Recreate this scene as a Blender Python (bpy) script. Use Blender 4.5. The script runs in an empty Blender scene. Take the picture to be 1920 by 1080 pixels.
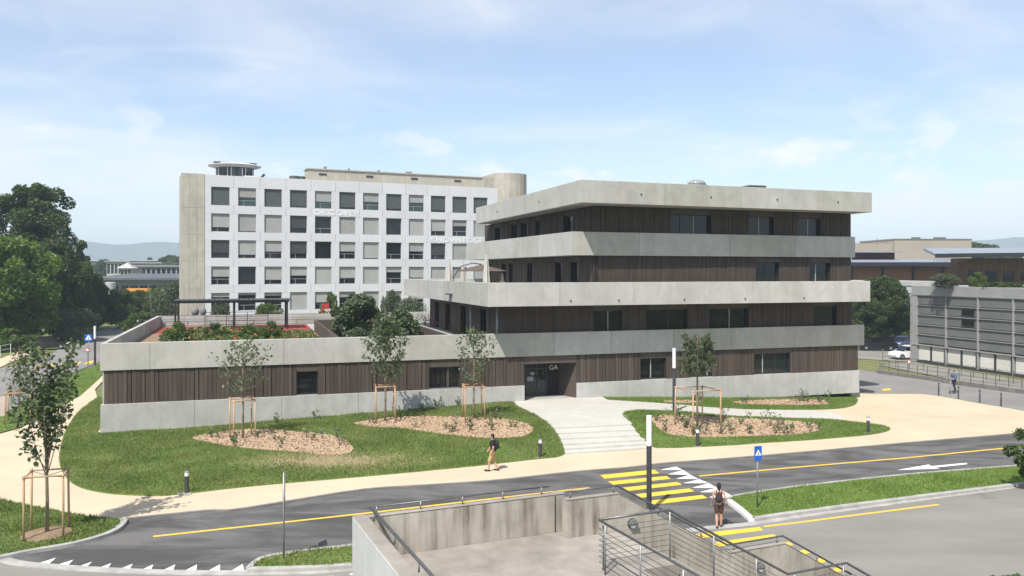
import bpy, bmesh, math, random
import numpy as np
from mathutils import Vector, Matrix
from mathutils.geometry import delaunay_2d_cdt

# ------------------------------------------------------------------ camera, sky, sun, exposure
scene = bpy.context.scene
COL = scene.collection
R = math.radians
CAM_H, FPX, HOR = 9.55, 1530.0, 508.0          # camera height, focal length and horizon row on a 1920 px wide frame

cam_data = bpy.data.cameras.new('camera')
cam_data.sensor_width = 36.0
cam_data.lens = 36.0 * FPX / 1920.0
cam_data.shift_y = -(540.0 - HOR) / 1920.0
cam_data.clip_start = 0.5
cam_data.clip_end = 12000.0
camera = bpy.data.objects.new('camera', cam_data)
COL.objects.link(camera)
camera.location = (0, 0, CAM_H)
camera.rotation_euler = (R(90), 0, 0)
scene.camera = camera

SUN_ELEV = 54.0
SUN_DIR = Vector((0.45, 0.893, 0)).normalized()         # where shadows point
SUN_AZ = math.atan2(-SUN_DIR.x, -SUN_DIR.y)

SKY_SEED = 0.4
world = bpy.data.worlds.new('World')
scene.world = world
world.use_nodes = True
wn, wl = world.node_tree.nodes, world.node_tree.links
wn.clear()
w_out = wn.new('ShaderNodeOutputWorld')
w_bg = wn.new('ShaderNodeBackground')
w_bg.inputs['Strength'].default_value = 0.125
sky = wn.new('ShaderNodeTexSky')
sky.sky_type = 'NISHITA'
sky.sun_disc = False
sky.sun_elevation = R(SUN_ELEV)
sky.sun_rotation = SUN_AZ % (2 * math.pi)
sky.altitude = 400
sky.air_density = 1.0
sky.dust_density = 0.7
sky.ozone_density = 2.0
w_tc = wn.new('ShaderNodeTexCoord')


def wmath(op, a, b=None, clamp=False):
    n = wn.new('ShaderNodeMath'); n.operation = op; n.use_clamp = clamp
    for i, v in enumerate((a, b)):
        if v is None: continue
        if isinstance(v, (int, float)): n.inputs[i].default_value = v
        else: wl.new(v, n.inputs[i])
    return n.outputs[0]


def wnoise(vec, scale, detail, rough, dist=0.0):
    n = wn.new('ShaderNodeTexNoise'); n.inputs['Scale'].default_value = scale
    n.inputs['Detail'].default_value = detail; n.inputs['Roughness'].default_value = rough
    n.inputs['Distortion'].default_value = dist
    wl.new(vec, n.inputs['Vector'])
    return n.outputs['Fac']


def wramp(fac, a, b):
    n = wn.new('ShaderNodeMapRange'); n.interpolation_type = 'SMOOTHSTEP'
    wl.new(fac, n.inputs['Value'])
    n.inputs['From Min'].default_value = a; n.inputs['From Max'].default_value = b
    return n.outputs['Result']


w_sep = wn.new('ShaderNodeSeparateXYZ'); wl.new(w_tc.outputs['Generated'], w_sep.inputs[0])
zc = wmath('MAXIMUM', w_sep.outputs['Z'], 0.0)
den = wmath('ADD', zc, 0.16)
cx = wmath('DIVIDE', w_sep.outputs['X'], den); cy = wmath('DIVIDE', w_sep.outputs['Y'], den)
w_comb = wn.new('ShaderNodeCombineXYZ')
wl.new(cx, w_comb.inputs[0]); wl.new(wmath('MULTIPLY', cy, 1.5), w_comb.inputs[1]); w_comb.inputs[2].default_value = SKY_SEED
layer = w_comb.outputs[0]                                   # a flat cloud layer overhead
veil = wramp(wnoise(layer, 0.55, 5, 0.56, 0.35), 0.38, 0.72)
wisps = wramp(wnoise(layer, 1.7, 6, 0.58, 0.8), 0.50, 0.82)
w_map = wn.new('ShaderNodeMapping'); w_map.inputs['Scale'].default_value = (1.0, 1.0, 1.9)
w_map.inputs['Location'].default_value = (0.33, 0.1, 0.0)
wl.new(w_tc.outputs['Generated'], w_map.inputs['Vector'])
cum = wramp(wnoise(w_map.outputs[0], 9.5, 5, 0.55, 0.1), 0.575, 0.69)
lowband = wmath('MULTIPLY', wramp(w_sep.outputs['Z'], 0.015, 0.05), wmath('SUBTRACT', 1.0, wramp(w_sep.outputs['Z'], 0.10, 0.22)))
cum = wmath('MULTIPLY', cum, lowband)
cover = wmath('ADD', wmath('MULTIPLY', veil, 0.66), wmath('MULTIPLY', wisps, 0.24))
cover = wmath('ADD', cover, wmath('MULTIPLY', cum, 0.75), clamp=True)
cover = wmath('ADD', wmath('MULTIPLY', cover, 0.88), 0.15, clamp=True)
w_mix = wn.new('ShaderNodeMixRGB')
wl.new(cover, w_mix.inputs['Fac'])
w_gain = wn.new('ShaderNodeMixRGB'); w_gain.blend_type = 'MULTIPLY'; w_gain.inputs['Fac'].default_value = 1
wl.new(sky.outputs['Color'], w_gain.inputs[1]); w_gain.inputs[2].default_value = (1.0, 1.0, 1.0, 1)
wl.new(w_gain.outputs[0], w_mix.inputs[1])
w_mix.inputs[2].default_value = (6.1, 6.22, 6.4, 1)
wl.new(w_mix.outputs[0], w_bg.inputs['Color'])
wl.new(w_bg.outputs[0], w_out.inputs['Surface'])

sun_data = bpy.data.lights.new('sun', 'SUN')
sun_data.energy = 4.9
sun_data.angle = R(0.53)
sun_data.color = (1.0, 0.955, 0.88)
sun = bpy.data.objects.new('sun', sun_data)
COL.objects.link(sun)
ldir = SUN_DIR * math.cos(R(SUN_ELEV)) + Vector((0, 0, -math.sin(R(SUN_ELEV))))
sun.rotation_euler = ldir.to_track_quat('-Z', 'Y').to_euler()
sun.location = (-20, -40, 80)

scene.view_settings.view_transform = 'Standard'
scene.view_settings.look = 'None'
scene.view_settings.exposure = 0.52
scene.view_settings.gamma = 1.0
scene.view_settings.use_curve_mapping = False
scene.render.engine = 'CYCLES'
cy_ = scene.cycles
cy_.use_denoising = True
cy_.max_bounces = 6
cy_.transparent_max_bounces = 12
cy_.volume_bounces = 0
cy_.sample_clamp_indirect = 6.0
rnd = random.Random(7)
nrng = np.random.default_rng(11)

# ------------------------------------------------------------------ materials
MATS = {}


def nodes_of(name):
    m = bpy.data.materials.new(name); m.use_nodes = True
    nt = m.node_tree; nt.nodes.clear()
    out = nt.nodes.new('ShaderNodeOutputMaterial')
    b = nt.nodes.new('ShaderNodeBsdfPrincipled')
    nt.links.new(b.outputs[0], out.inputs['Surface'])
    return m, nt, b, out


def tnoise(nt, scale, detail=4, rough=0.55, stretch=(1, 1, 1), dist=0.0, coord='Position'):
    n = nt.nodes.new('ShaderNodeTexNoise')
    n.inputs['Scale'].default_value = scale; n.inputs['Detail'].default_value = detail
    n.inputs['Roughness'].default_value = rough; n.inputs['Distortion'].default_value = dist
    mp = nt.nodes.new('ShaderNodeMapping'); mp.inputs['Scale'].default_value = stretch
    if coord == 'Position':
        g = nt.nodes.new('ShaderNodeNewGeometry'); nt.links.new(g.outputs['Position'], mp.inputs['Vector'])
    else:
        g = nt.nodes.new('ShaderNodeTexCoord'); nt.links.new(g.outputs['Object'], mp.inputs['Vector'])
    nt.links.new(mp.outputs[0], n.inputs['Vector'])
    return n.outputs['Fac']


def tramp(nt, fac, a, b, lo=0.0, hi=1.0):
    n = nt.nodes.new('ShaderNodeMapRange'); nt.links.new(fac, n.inputs['Value'])
    n.inputs['From Min'].default_value = a; n.inputs['From Max'].default_value = b
    n.inputs['To Min'].default_value = lo; n.inputs['To Max'].default_value = hi
    return n.outputs['Result']


def tmix(nt, fac, c1, c2, mode='MIX'):
    n = nt.nodes.new('ShaderNodeMixRGB'); n.blend_type = mode
    for i, v in ((0, fac), (1, c1), (2, c2)):
        if isinstance(v, (int, float)): n.inputs[i].default_value = v
        elif isinstance(v, tuple): n.inputs[i].default_value = (*v[:3], 1)
        else: nt.links.new(v, n.inputs[i])
    return n.outputs[0]


def bumpit(nt, b, fac, strength, dist):
    n = nt.nodes.new('ShaderNodeBump'); n.inputs['Strength'].default_value = strength
    n.inputs['Distance'].default_value = dist
    nt.links.new(fac, n.inputs['Height']); nt.links.new(n.outputs[0], b.inputs['Normal'])


def pm(name, c1, c2=None, scale=2.0, rough=0.8, fine=None, fine_amt=0.12, stretch=(1, 1, 1), bump=0.0,
       spec=0.3, metal=0.0, lo=0.35, hi=0.65, objrand=0.0, dist=0.0, emit=None):
    """plain procedural surface: two tones mixed by noise, finer grain on top"""
    m, nt, b, out = nodes_of(name)
    c2 = c2 or tuple(x * 0.86 for x in c1)
    f = tramp(nt, tnoise(nt, scale, 5, 0.6, stretch, dist), lo, hi)
    col = tmix(nt, f, c1, c2)
    fs = fine or scale * 9
    fn = tnoise(nt, fs, 3, 0.6, stretch)
    gr = tramp(nt, fn, 0.25, 0.75, 1 - fine_amt, 1 + fine_amt)
    gc = nt.nodes.new('ShaderNodeCombineXYZ')
    for i in range(3): nt.links.new(gr, gc.inputs[i])
    col = tmix(nt, 1.0, col, gc.outputs[0], 'MULTIPLY')
    if objrand:
        oi = nt.nodes.new('ShaderNodeObjectInfo')
        rr = tramp(nt, oi.outputs['Random'], 0, 1, 1 - objrand, 1 + objrand)
        rc = nt.nodes.new('ShaderNodeCombineXYZ')
        for i in range(3): nt.links.new(rr, rc.inputs[i])
        col = tmix(nt, 1.0, col, rc.outputs[0], 'MULTIPLY')
    nt.links.new(col, b.inputs['Base Color'])
    b.inputs['Roughness'].default_value = rough
    b.inputs['Specular IOR Level'].default_value = spec
    b.inputs['Metallic'].default_value = metal
    if bump: bumpit(nt, b, fn, bump, 0.02)
    if emit: b.inputs['Emission Color'].default_value = (*emit[:3], 1); b.inputs['Emission Strength'].default_value = emit[3]
    MATS[name] = m
    return m


def concrete(name, base, warm, panel=0.05, streak=0.0, cloud=0.10):
    """cast concrete: cloudy tone, faint vertical board marks, pores, optional dark run-off streaks"""
    m, nt, b, out = nodes_of(name)
    c = tmix(nt, tramp(nt, tnoise(nt, 0.35, 5, 0.62), 0.35, 0.65), base, warm)
    cl = tramp(nt, tnoise(nt, 1.1, 6, 0.65, (1, 1, 0.8), 0.6), 0.3, 0.7, 1 - cloud, 1 + cloud)
    vs = tramp(nt, tnoise(nt, 2.4, 3, 0.5, (1, 1, 0.06)), 0.3, 0.7, 1 - cloud * 0.45, 1 + cloud * 0.45)
    fn = tnoise(nt, 26, 3, 0.65)
    fg = tramp(nt, fn, 0.25, 0.75, 0.95, 1.05)
    for f in (cl, vs, fg):
        cc = nt.nodes.new('ShaderNodeCombineXYZ')
        for i in range(3): nt.links.new(f, cc.inputs[i])
        c = tmix(nt, 1.0, c, cc.outputs[0], 'MULTIPLY')
    if panel:
        oi = nt.nodes.new('ShaderNodeObjectInfo')
        rr = tramp(nt, oi.outputs['Random'], 0, 1, 1 - panel, 1 + panel)
        rc = nt.nodes.new('ShaderNodeCombineXYZ')
        nt.links.new(rr, rc.inputs[0]); nt.links.new(rr, rc.inputs[1])
        nt.links.new(tramp(nt, oi.outputs['Random'], 0, 1, 1 - panel * 1.35, 1 + panel * 1.35), rc.inputs[2])
        c = tmix(nt, 1.0, c, rc.outputs[0], 'MULTIPLY')
    if streak:
        s1 = tramp(nt, tnoise(nt, 5.5, 4, 0.6, (1, 1, 0.07)), 0.44, 0.70)
        s2 = tramp(nt, tnoise(nt, 1.3, 4, 0.6, (1, 1, 0.5)), 0.38, 0.62)
        s = nt.nodes.new('ShaderNodeMath'); s.operation = 'MULTIPLY'
        nt.links.new(s1, s.inputs[0]); nt.links.new(s2, s.inputs[1]); s.use_clamp = True
        sm = nt.nodes.new('ShaderNodeMath'); sm.operation = 'MULTIPLY'; sm.inputs[1].default_value = streak
        nt.links.new(s.outputs[0], sm.inputs[0])
        c = tmix(nt, sm.outputs[0], c, (0.12, 0.10, 0.065))
    nt.links.new(c, b.inputs['Base Color'])
    b.inputs['Roughness'].default_value = 0.85; b.inputs['Specular IOR Level'].default_value = 0.25
    bumpit(nt, b, fn, 0.12, 0.02)
    MATS[name] = m
    return m


def leafmat(name, c1, c2, trans=0.35, scale=0.9):
    m, nt, b, out = nodes_of(name)
    c = tmix(nt, tramp(nt, tnoise(nt, scale, 4, 0.7), 0.3, 0.7), c1, c2)
    oi = nt.nodes.new('ShaderNodeObjectInfo')
    rr = tramp(nt, oi.outputs['Random'], 0, 1, 0.85, 1.15)
    fn = tramp(nt, tnoise(nt, 14, 2, 0.6), 0.25, 0.75, 0.72, 1.28)
    for f in (rr, fn):
        cc = nt.nodes.new('ShaderNodeCombineXYZ')
        for i in range(3): nt.links.new(f, cc.inputs[i])
        c = tmix(nt, 1.0, c, cc.outputs[0], 'MULTIPLY')
    nt.links.new(c, b.inputs['Base Color'])
    b.inputs['Roughness'].default_value = 0.55; b.inputs['Specular IOR Level'].default_value = 0.35
    t = nt.nodes.new('ShaderNodeBsdfTranslucent')
    tc = tmix(nt, 1.0, c, (1.15, 1.25, 0.55), 'MULTIPLY')
    nt.links.new(tc, t.inputs['Color'])
    mx = nt.nodes.new('ShaderNodeMixShader'); mx.inputs[0].default_value = trans
    nt.links.new(b.outputs[0], mx.inputs[1]); nt.links.new(t.outputs[0], mx.inputs[2])
    nt.links.new(mx.outputs[0], out.inputs['Surface'])
    MATS[name] = m
    return m


def glassmat(name, tint, rough=0.04, spec=0.6):
    m, nt, b, out = nodes_of(name)
    c = tmix(nt, tramp(nt, tnoise(nt, 0.9, 3, 0.5), 0.3, 0.7), tint, tuple(x * 0.6 for x in tint))
    nt.links.new(c, b.inputs['Base Color'])
    b.inputs['Roughness'].default_value = rough
    b.inputs['Specular IOR Level'].default_value = spec
    MATS[name] = m
    return m


concrete('concrete_new', (0.405, 0.396, 0.368), (0.36, 0.351, 0.322), 0.085, cloud=0.105, streak=0.09)
concrete('concrete_base', (0.40, 0.395, 0.375), (0.355, 0.35, 0.33), 0.05, cloud=0.11, streak=0.07)
concrete('concrete_deck', (0.36, 0.35, 0.33), (0.30, 0.29, 0.27), 0.0)
concrete('concrete_old', (0.42, 0.385, 0.33), (0.33, 0.30, 0.25), 0.02, streak=0.95, cloud=0.18)
concrete('concrete_pale', (0.47, 0.47, 0.46), (0.42, 0.42, 0.41), 0.02, streak=0.12)
concrete('concrete_floor', (0.305, 0.275, 0.24), (0.235, 0.213, 0.185), 0.0, cloud=0.18)
concrete('concrete_beige', (0.435, 0.40, 0.345), (0.375, 0.345, 0.295), 0.02, streak=0.30)
concrete('paving_white', (0.46, 0.445, 0.405), (0.43, 0.415, 0.375), 0.015, cloud=0.06)
pm('kerb_stone', (0.40, 0.385, 0.36), (0.28, 0.27, 0.255), 1.6, 0.85, fine=30, bump=0.1)
pm('kerb_dark', (0.20, 0.19, 0.175), (0.14, 0.135, 0.13), 1.6, 0.85)
pm('sand_path', (0.52, 0.432, 0.312), (0.465, 0.385, 0.278), 0.35, 0.95, fine=14, fine_amt=0.07, spec=0.1, bump=0.05)
pm('mulch', (0.42, 0.305, 0.205), (0.34, 0.24, 0.16), 3.0, 0.95, fine=16, fine_amt=0.22, bump=0.5, spec=0.1)
pm('chip', (0.46, 0.34, 0.235), (0.37, 0.268, 0.182), 9.0, 0.95, fine=20, fine_amt=0.2, spec=0.1)
pm('dirt', (0.26, 0.185, 0.125), (0.18, 0.13, 0.085), 2.0, 0.95, fine=14, fine_amt=0.25, bump=0.3, spec=0.1)
pm('earth_stain', (0.30, 0.235, 0.165), (0.48, 0.39, 0.27), 2.2, 0.95, fine=9, fine_amt=0.2, spec=0.1)


def lawnmat(name):
    """clover lawn, worn brown in one spot"""
    m, nt, b, out = nodes_of(name)
    c = tmix(nt, tramp(nt, tnoise(nt, 0.45, 5, 0.6), 0.35, 0.65), (0.138, 0.192, 0.052), (0.100, 0.145, 0.038))
    g = nt.nodes.new('ShaderNodeNewGeometry'); mp = nt.nodes.new('ShaderNodeMapping')
    mp.inputs['Location'].default_value = (9.1 / 4.2, -40.6 / 1.6, 0); mp.inputs['Scale'].default_value = (1 / 4.2, 1 / 1.6, 0)
    nt.links.new(g.outputs['Position'], mp.inputs['Vector'])
    ln = nt.nodes.new('ShaderNodeVectorMath'); ln.operation = 'LENGTH'; nt.links.new(mp.outputs[0], ln.inputs[0])
    ad = nt.nodes.new('ShaderNodeMath'); ad.operation = 'MULTIPLY_ADD'; nt.links.new(tnoise(nt, 0.9, 5, 0.65), ad.inputs[0]); ad.inputs[1].default_value = 1.9; nt.links.new(ln.outputs['Value'], ad.inputs[2])
    wm = tramp(nt, ad.outputs[0], 1.35, 2.3, 0.85, 0.0)
    cl = nt.nodes.new('ShaderNodeClamp'); nt.links.new(wm, cl.inputs[0])
    c = tmix(nt, cl.outputs[0], c, (0.27, 0.20, 0.125))
    fn = tnoise(nt, 7, 3, 0.6); fg = tramp(nt, fn, 0.25, 0.75, 0.70, 1.30)
    cc = nt.nodes.new('ShaderNodeCombineXYZ')
    for k in range(3): nt.links.new(fg, cc.inputs[k])
    c = tmix(nt, 1.0, c, cc.outputs[0], 'MULTIPLY')
    nt.links.new(c, b.inputs['Base Color']); b.inputs['Roughness'].default_value = 0.95; b.inputs['Specular IOR Level'].default_value = 0.1
    bumpit(nt, b, fn, 0.4, 0.02)
    MATS[name] = m


lawnmat('lawn')
pm('ground', (0.115, 0.15, 0.05), (0.16, 0.155, 0.075), 0.03, 0.95, fine=0.9, fine_amt=0.25, spec=0.1)
pm('asphalt_new', (0.130, 0.124, 0.117), (0.062, 0.059, 0.057), 0.30, 0.8, fine=40, fine_amt=0.12, spec=0.35, dist=1.8, bump=0.05, stretch=(0.55, 1.5, 1), lo=0.38, hi=0.60)
pm('asphalt_old', (0.235, 0.222, 0.198), (0.185, 0.176, 0.160), 0.25, 0.9, fine=35, fine_amt=0.09, spec=0.2, stretch=(0.5, 1.6, 1))
pm('asphalt_mid', (0.225, 0.215, 0.205), (0.185, 0.178, 0.170), 0.2, 0.9, fine=30, fine_amt=0.07, spec=0.2)
pm('paint_yellow', (0.70, 0.45, 0.05), (0.34, 0.25, 0.09), 5, 0.75, fine=24, fine_amt=0.12, lo=0.58, hi=0.76)
pm('paint_white', (0.70, 0.70, 0.68), (0.36, 0.36, 0.35), 5, 0.75, fine=24, fine_amt=0.10, lo=0.58, hi=0.76)
pm('wood', (0.080, 0.061, 0.048), (0.054, 0.041, 0.034), 5, 0.8, fine=30, fine_amt=0.18, stretch=(1, 1, 0.06), objrand=0.20)
pm('wood_panel', (0.088, 0.070, 0.058), (0.072, 0.057, 0.047), 4, 0.75, fine=30, stretch=(1, 1, 0.06))
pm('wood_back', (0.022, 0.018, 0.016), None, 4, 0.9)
pm('soffit', (0.34, 0.335, 0.32), (0.30, 0.295, 0.28), 0.6, 0.9)
pm('frame_dark', (0.020, 0.019, 0.018), (0.028, 0.027, 0.026), 4, 0.45, spec=0.5)
pm('frame_grey', (0.32, 0.33, 0.33), (0.28, 0.29, 0.29), 4, 0.45, spec=0.5)
pm('metal_dark', (0.035, 0.036, 0.038), (0.05, 0.05, 0.052), 5, 0.5, spec=0.5)
pm('metal_rail', (0.16, 0.16, 0.155), (0.11, 0.11, 0.108), 6, 0.4, metal=0.6)
pm('metal_galv', (0.30, 0.305, 0.305), (0.23, 0.235, 0.24), 5, 0.45, metal=0.55)
pm('metal_black', (0.018, 0.018, 0.019), None, 5, 0.45, spec=0.5)
pm('lamp_white', (0.80, 0.80, 0.80), (0.76, 0.76, 0.77), 4, 0.35, spec=0.5)
pm('facade_white', (0.585, 0.585, 0.60), (0.55, 0.55, 0.567), 0.5, 0.6, fine=8, fine_amt=0.04, objrand=0.04)
pm('letter_white', (0.78, 0.78, 0.79), None, 3, 0.5)
pm('blind_grey', (0.33, 0.325, 0.315), (0.29, 0.285, 0.275), 0.6, 0.85, fine=5, fine_amt=0.03, objrand=0.12)
pm('blind_white', (0.62, 0.60, 0.56), (0.58, 0.56, 0.52), 0.6, 0.85, objrand=0.06)
pm('panel_beige', (0.42, 0.385, 0.315), (0.38, 0.35, 0.29), 0.4, 0.8, objrand=0.05)
pm('panel_grey', (0.150, 0.150, 0.150), (0.125, 0.125, 0.125), 0.5, 0.55, fine=6, fine_amt=0.06, objrand=0.06)
pm('trim_grey', (0.30, 0.30, 0.296), (0.26, 0.26, 0.256), 0.8, 0.6)
pm('panel_light', (0.40, 0.41, 0.42), (0.34, 0.35, 0.36), 0.4, 0.6, objrand=0.06)
pm('tank_dark', (0.06, 0.075, 0.068), (0.09, 0.10, 0.095), 3, 0.5)
pm('roof_gravel', (0.34, 0.335, 0.32), (0.26, 0.255, 0.245), 1.5, 0.95, fine=12, fine_amt=0.2)
pm('roof_metal', (0.24, 0.26, 0.30), (0.20, 0.22, 0.255), 0.3, 0.5, spec=0.5)
pm('roof_dark', (0.10, 0.105, 0.115), (0.08, 0.085, 0.095), 0.3, 0.7)
pm('fascia_dark', (0.022, 0.025, 0.035), None, 2, 0.6)
pm('ochre_wall', (0.255, 0.112, 0.046), (0.215, 0.095, 0.04), 0.5, 0.8, objrand=0.1)
pm('brown_wall', (0.15, 0.075, 0.036), (0.11, 0.055, 0.028), 0.5, 0.8)
pm('red_wall', (0.095, 0.028, 0.026), (0.06, 0.02, 0.02), 0.4, 0.8)
pm('far_beige', (0.34, 0.295, 0.245), (0.31, 0.27, 0.225), 0.2, 0.9, fine_amt=0.03)
pm('far_grey', (0.27, 0.275, 0.28), (0.22, 0.225, 0.23), 0.2, 0.9)
pm('far_white', (0.40, 0.395, 0.38), (0.34, 0.335, 0.325), 0.3, 0.8)
pm('rubber_red', (0.26, 0.048, 0.040), (0.22, 0.042, 0.036), 1.0, 0.9)
pm('totem_red', (0.42, 0.05, 0.04), None, 2, 0.6)
pm('totem_yellow', (0.62, 0.46, 0.06), None, 2, 0.6)
pm('canvas', (0.115, 0.085, 0.068), (0.095, 0.07, 0.057), 2, 0.9)
pm('canvas_pale', (0.48, 0.455, 0.40), (0.38, 0.355, 0.31), 3, 0.9, stretch=(1, 1, 0.2))
pm('timber_pole', (0.48, 0.315, 0.19), (0.36, 0.225, 0.13), 3, 0.85, fine=20, stretch=(1, 1, 0.15), objrand=0.12)
pm('bark_young', (0.27, 0.215, 0.155), (0.18, 0.14, 0.10), 5, 0.95, fine=25, fine_amt=0.2, stretch=(1, 1, 0.3))
pm('bark', (0.17, 0.135, 0.10), (0.10, 0.08, 0.06), 5, 0.95, fine=25, fine_amt=0.25, stretch=(1, 1, 0.3), bump=0.3)
pm('sign_blue', (0.012, 0.12, 0.52), None, 2, 0.45, spec=0.4)
pm('sign_white', (0.80, 0.80, 0.80), None, 2, 0.45)
pm('sign_black', (0.012, 0.012, 0.012), None, 2, 0.5)
pm('sign_red', (0.45, 0.03, 0.03), None, 2, 0.5)
pm('skin', (0.48, 0.285, 0.205), (0.44, 0.25, 0.175), 6, 0.55)
pm('skin_brown', (0.30, 0.165, 0.110), (0.27, 0.145, 0.095), 6, 0.55)
pm('hair_dark', (0.018, 0.013, 0.010), None, 12, 0.6)
pm('cloth_black', (0.016, 0.016, 0.022), (0.026, 0.026, 0.034), 6, 0.9)
pm('cloth_sand', (0.46, 0.325, 0.155), (0.40, 0.28, 0.13), 6, 0.9)
pm('cloth_pink', (0.50, 0.40, 0.36), None, 6, 0.9)
pm('cloth_check', (0.10, 0.058, 0.045), (0.05, 0.03, 0.025), 20, 0.9)
pm('cloth_denim', (0.10, 0.17, 0.27), (0.075, 0.13, 0.22), 6, 0.9)
pm('cloth_navy', (0.02, 0.028, 0.06), None, 6, 0.9)
pm('pack_brown', (0.045, 0.03, 0.026), (0.03, 0.021, 0.02), 8, 0.85)
pm('shoe_white', (0.70, 0.68, 0.64), None, 8, 0.7)
pm('shoe_dark', (0.02, 0.02, 0.022), None, 8, 0.7)
pm('sole', (0.05, 0.05, 0.05), None, 8, 0.8)
pm('eye_dark', (0.01, 0.008, 0.006), None, 8, 0.3)
pm('lip', (0.34, 0.15, 0.13), None, 8, 0.5)
pm('rubber', (0.016, 0.016, 0.016), (0.024, 0.024, 0.024), 8, 0.9)
pm('car_black', (0.012, 0.012, 0.014), None, 3, 0.22, spec=0.6)
pm('car_blue', (0.075, 0.10, 0.20), None, 3, 0.25, spec=0.6)
pm('car_white', (0.76, 0.76, 0.76), None, 3, 0.25, spec=0.6)
pm('car_orange', (0.62, 0.27, 0.03), None, 3, 0.4, spec=0.5)
pm('rim', (0.45, 0.46, 0.47), None, 5, 0.35, metal=0.7)
pm('taillight', (0.30, 0.015, 0.012), None, 5, 0.3)
pm('bike_red', (0.36, 0.02, 0.025), None, 5, 0.4)
pm('bike_blue', (0.02, 0.30, 0.42), None, 5, 0.4)
pm('bike_dark', (0.03, 0.03, 0.034), None, 5, 0.4)
pm('hill_blue', (0.055, 0.085, 0.055), (0.075, 0.10, 0.06), 0.004, 0.95, spec=0.0)
glassmat('glass_dark', (0.010, 0.011, 0.012), 0.04, 0.30)
glassmat('glass_blue', (0.016, 0.020, 0.023), 0.03, 0.42)
glassmat('glass_teal', (0.030, 0.060, 0.058), 0.05, 0.8)
glassmat('glass_dome', (0.30, 0.30, 0.31), 0.15, 0.6)
leafmat('leaf_dark', (0.042, 0.066, 0.017), (0.068, 0.100, 0.025), 0.32, 0.45)
leafmat('leaf_mid', (0.064, 0.104, 0.022), (0.102, 0.150, 0.034), 0.34, 0.45)
leafmat('leaf_bright', (0.105, 0.180, 0.034), (0.150, 0.220, 0.050), 0.40, 0.45)
leafmat('leaf_grey', (0.075, 0.098, 0.056), (0.10, 0.12, 0.070), 0.25, 0.5)
leafmat('leaf_young', (0.078, 0.112, 0.052), (0.115, 0.150, 0.072), 0.30, 1.2)
leafmat('leaf_shrub', (0.075, 0.120, 0.038), (0.11, 0.15, 0.050), 0.30, 2.0)
leafmat('leaf_dry', (0.22, 0.20, 0.15), (0.16, 0.145, 0.105), 0.30, 2.0)
leafmat('needle_young', (0.075, 0.098, 0.048), (0.105, 0.125, 0.062), 0.25, 1.5)
leafmat('needle', (0.066, 0.094, 0.042), (0.100, 0.132, 0.056), 0.15, 1.0)
leafmat('grass_blade', (0.130, 0.205, 0.040), (0.185, 0.245, 0.062), 0.40, 0.5)
leafmat('grass_dark', (0.104, 0.170, 0.036), (0.225, 0.240, 0.085), 0.40, 0.42)
leafmat('flower_red', (0.50, 0.09, 0.05), (0.42, 0.14, 0.04), 0.2, 3.0)


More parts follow.
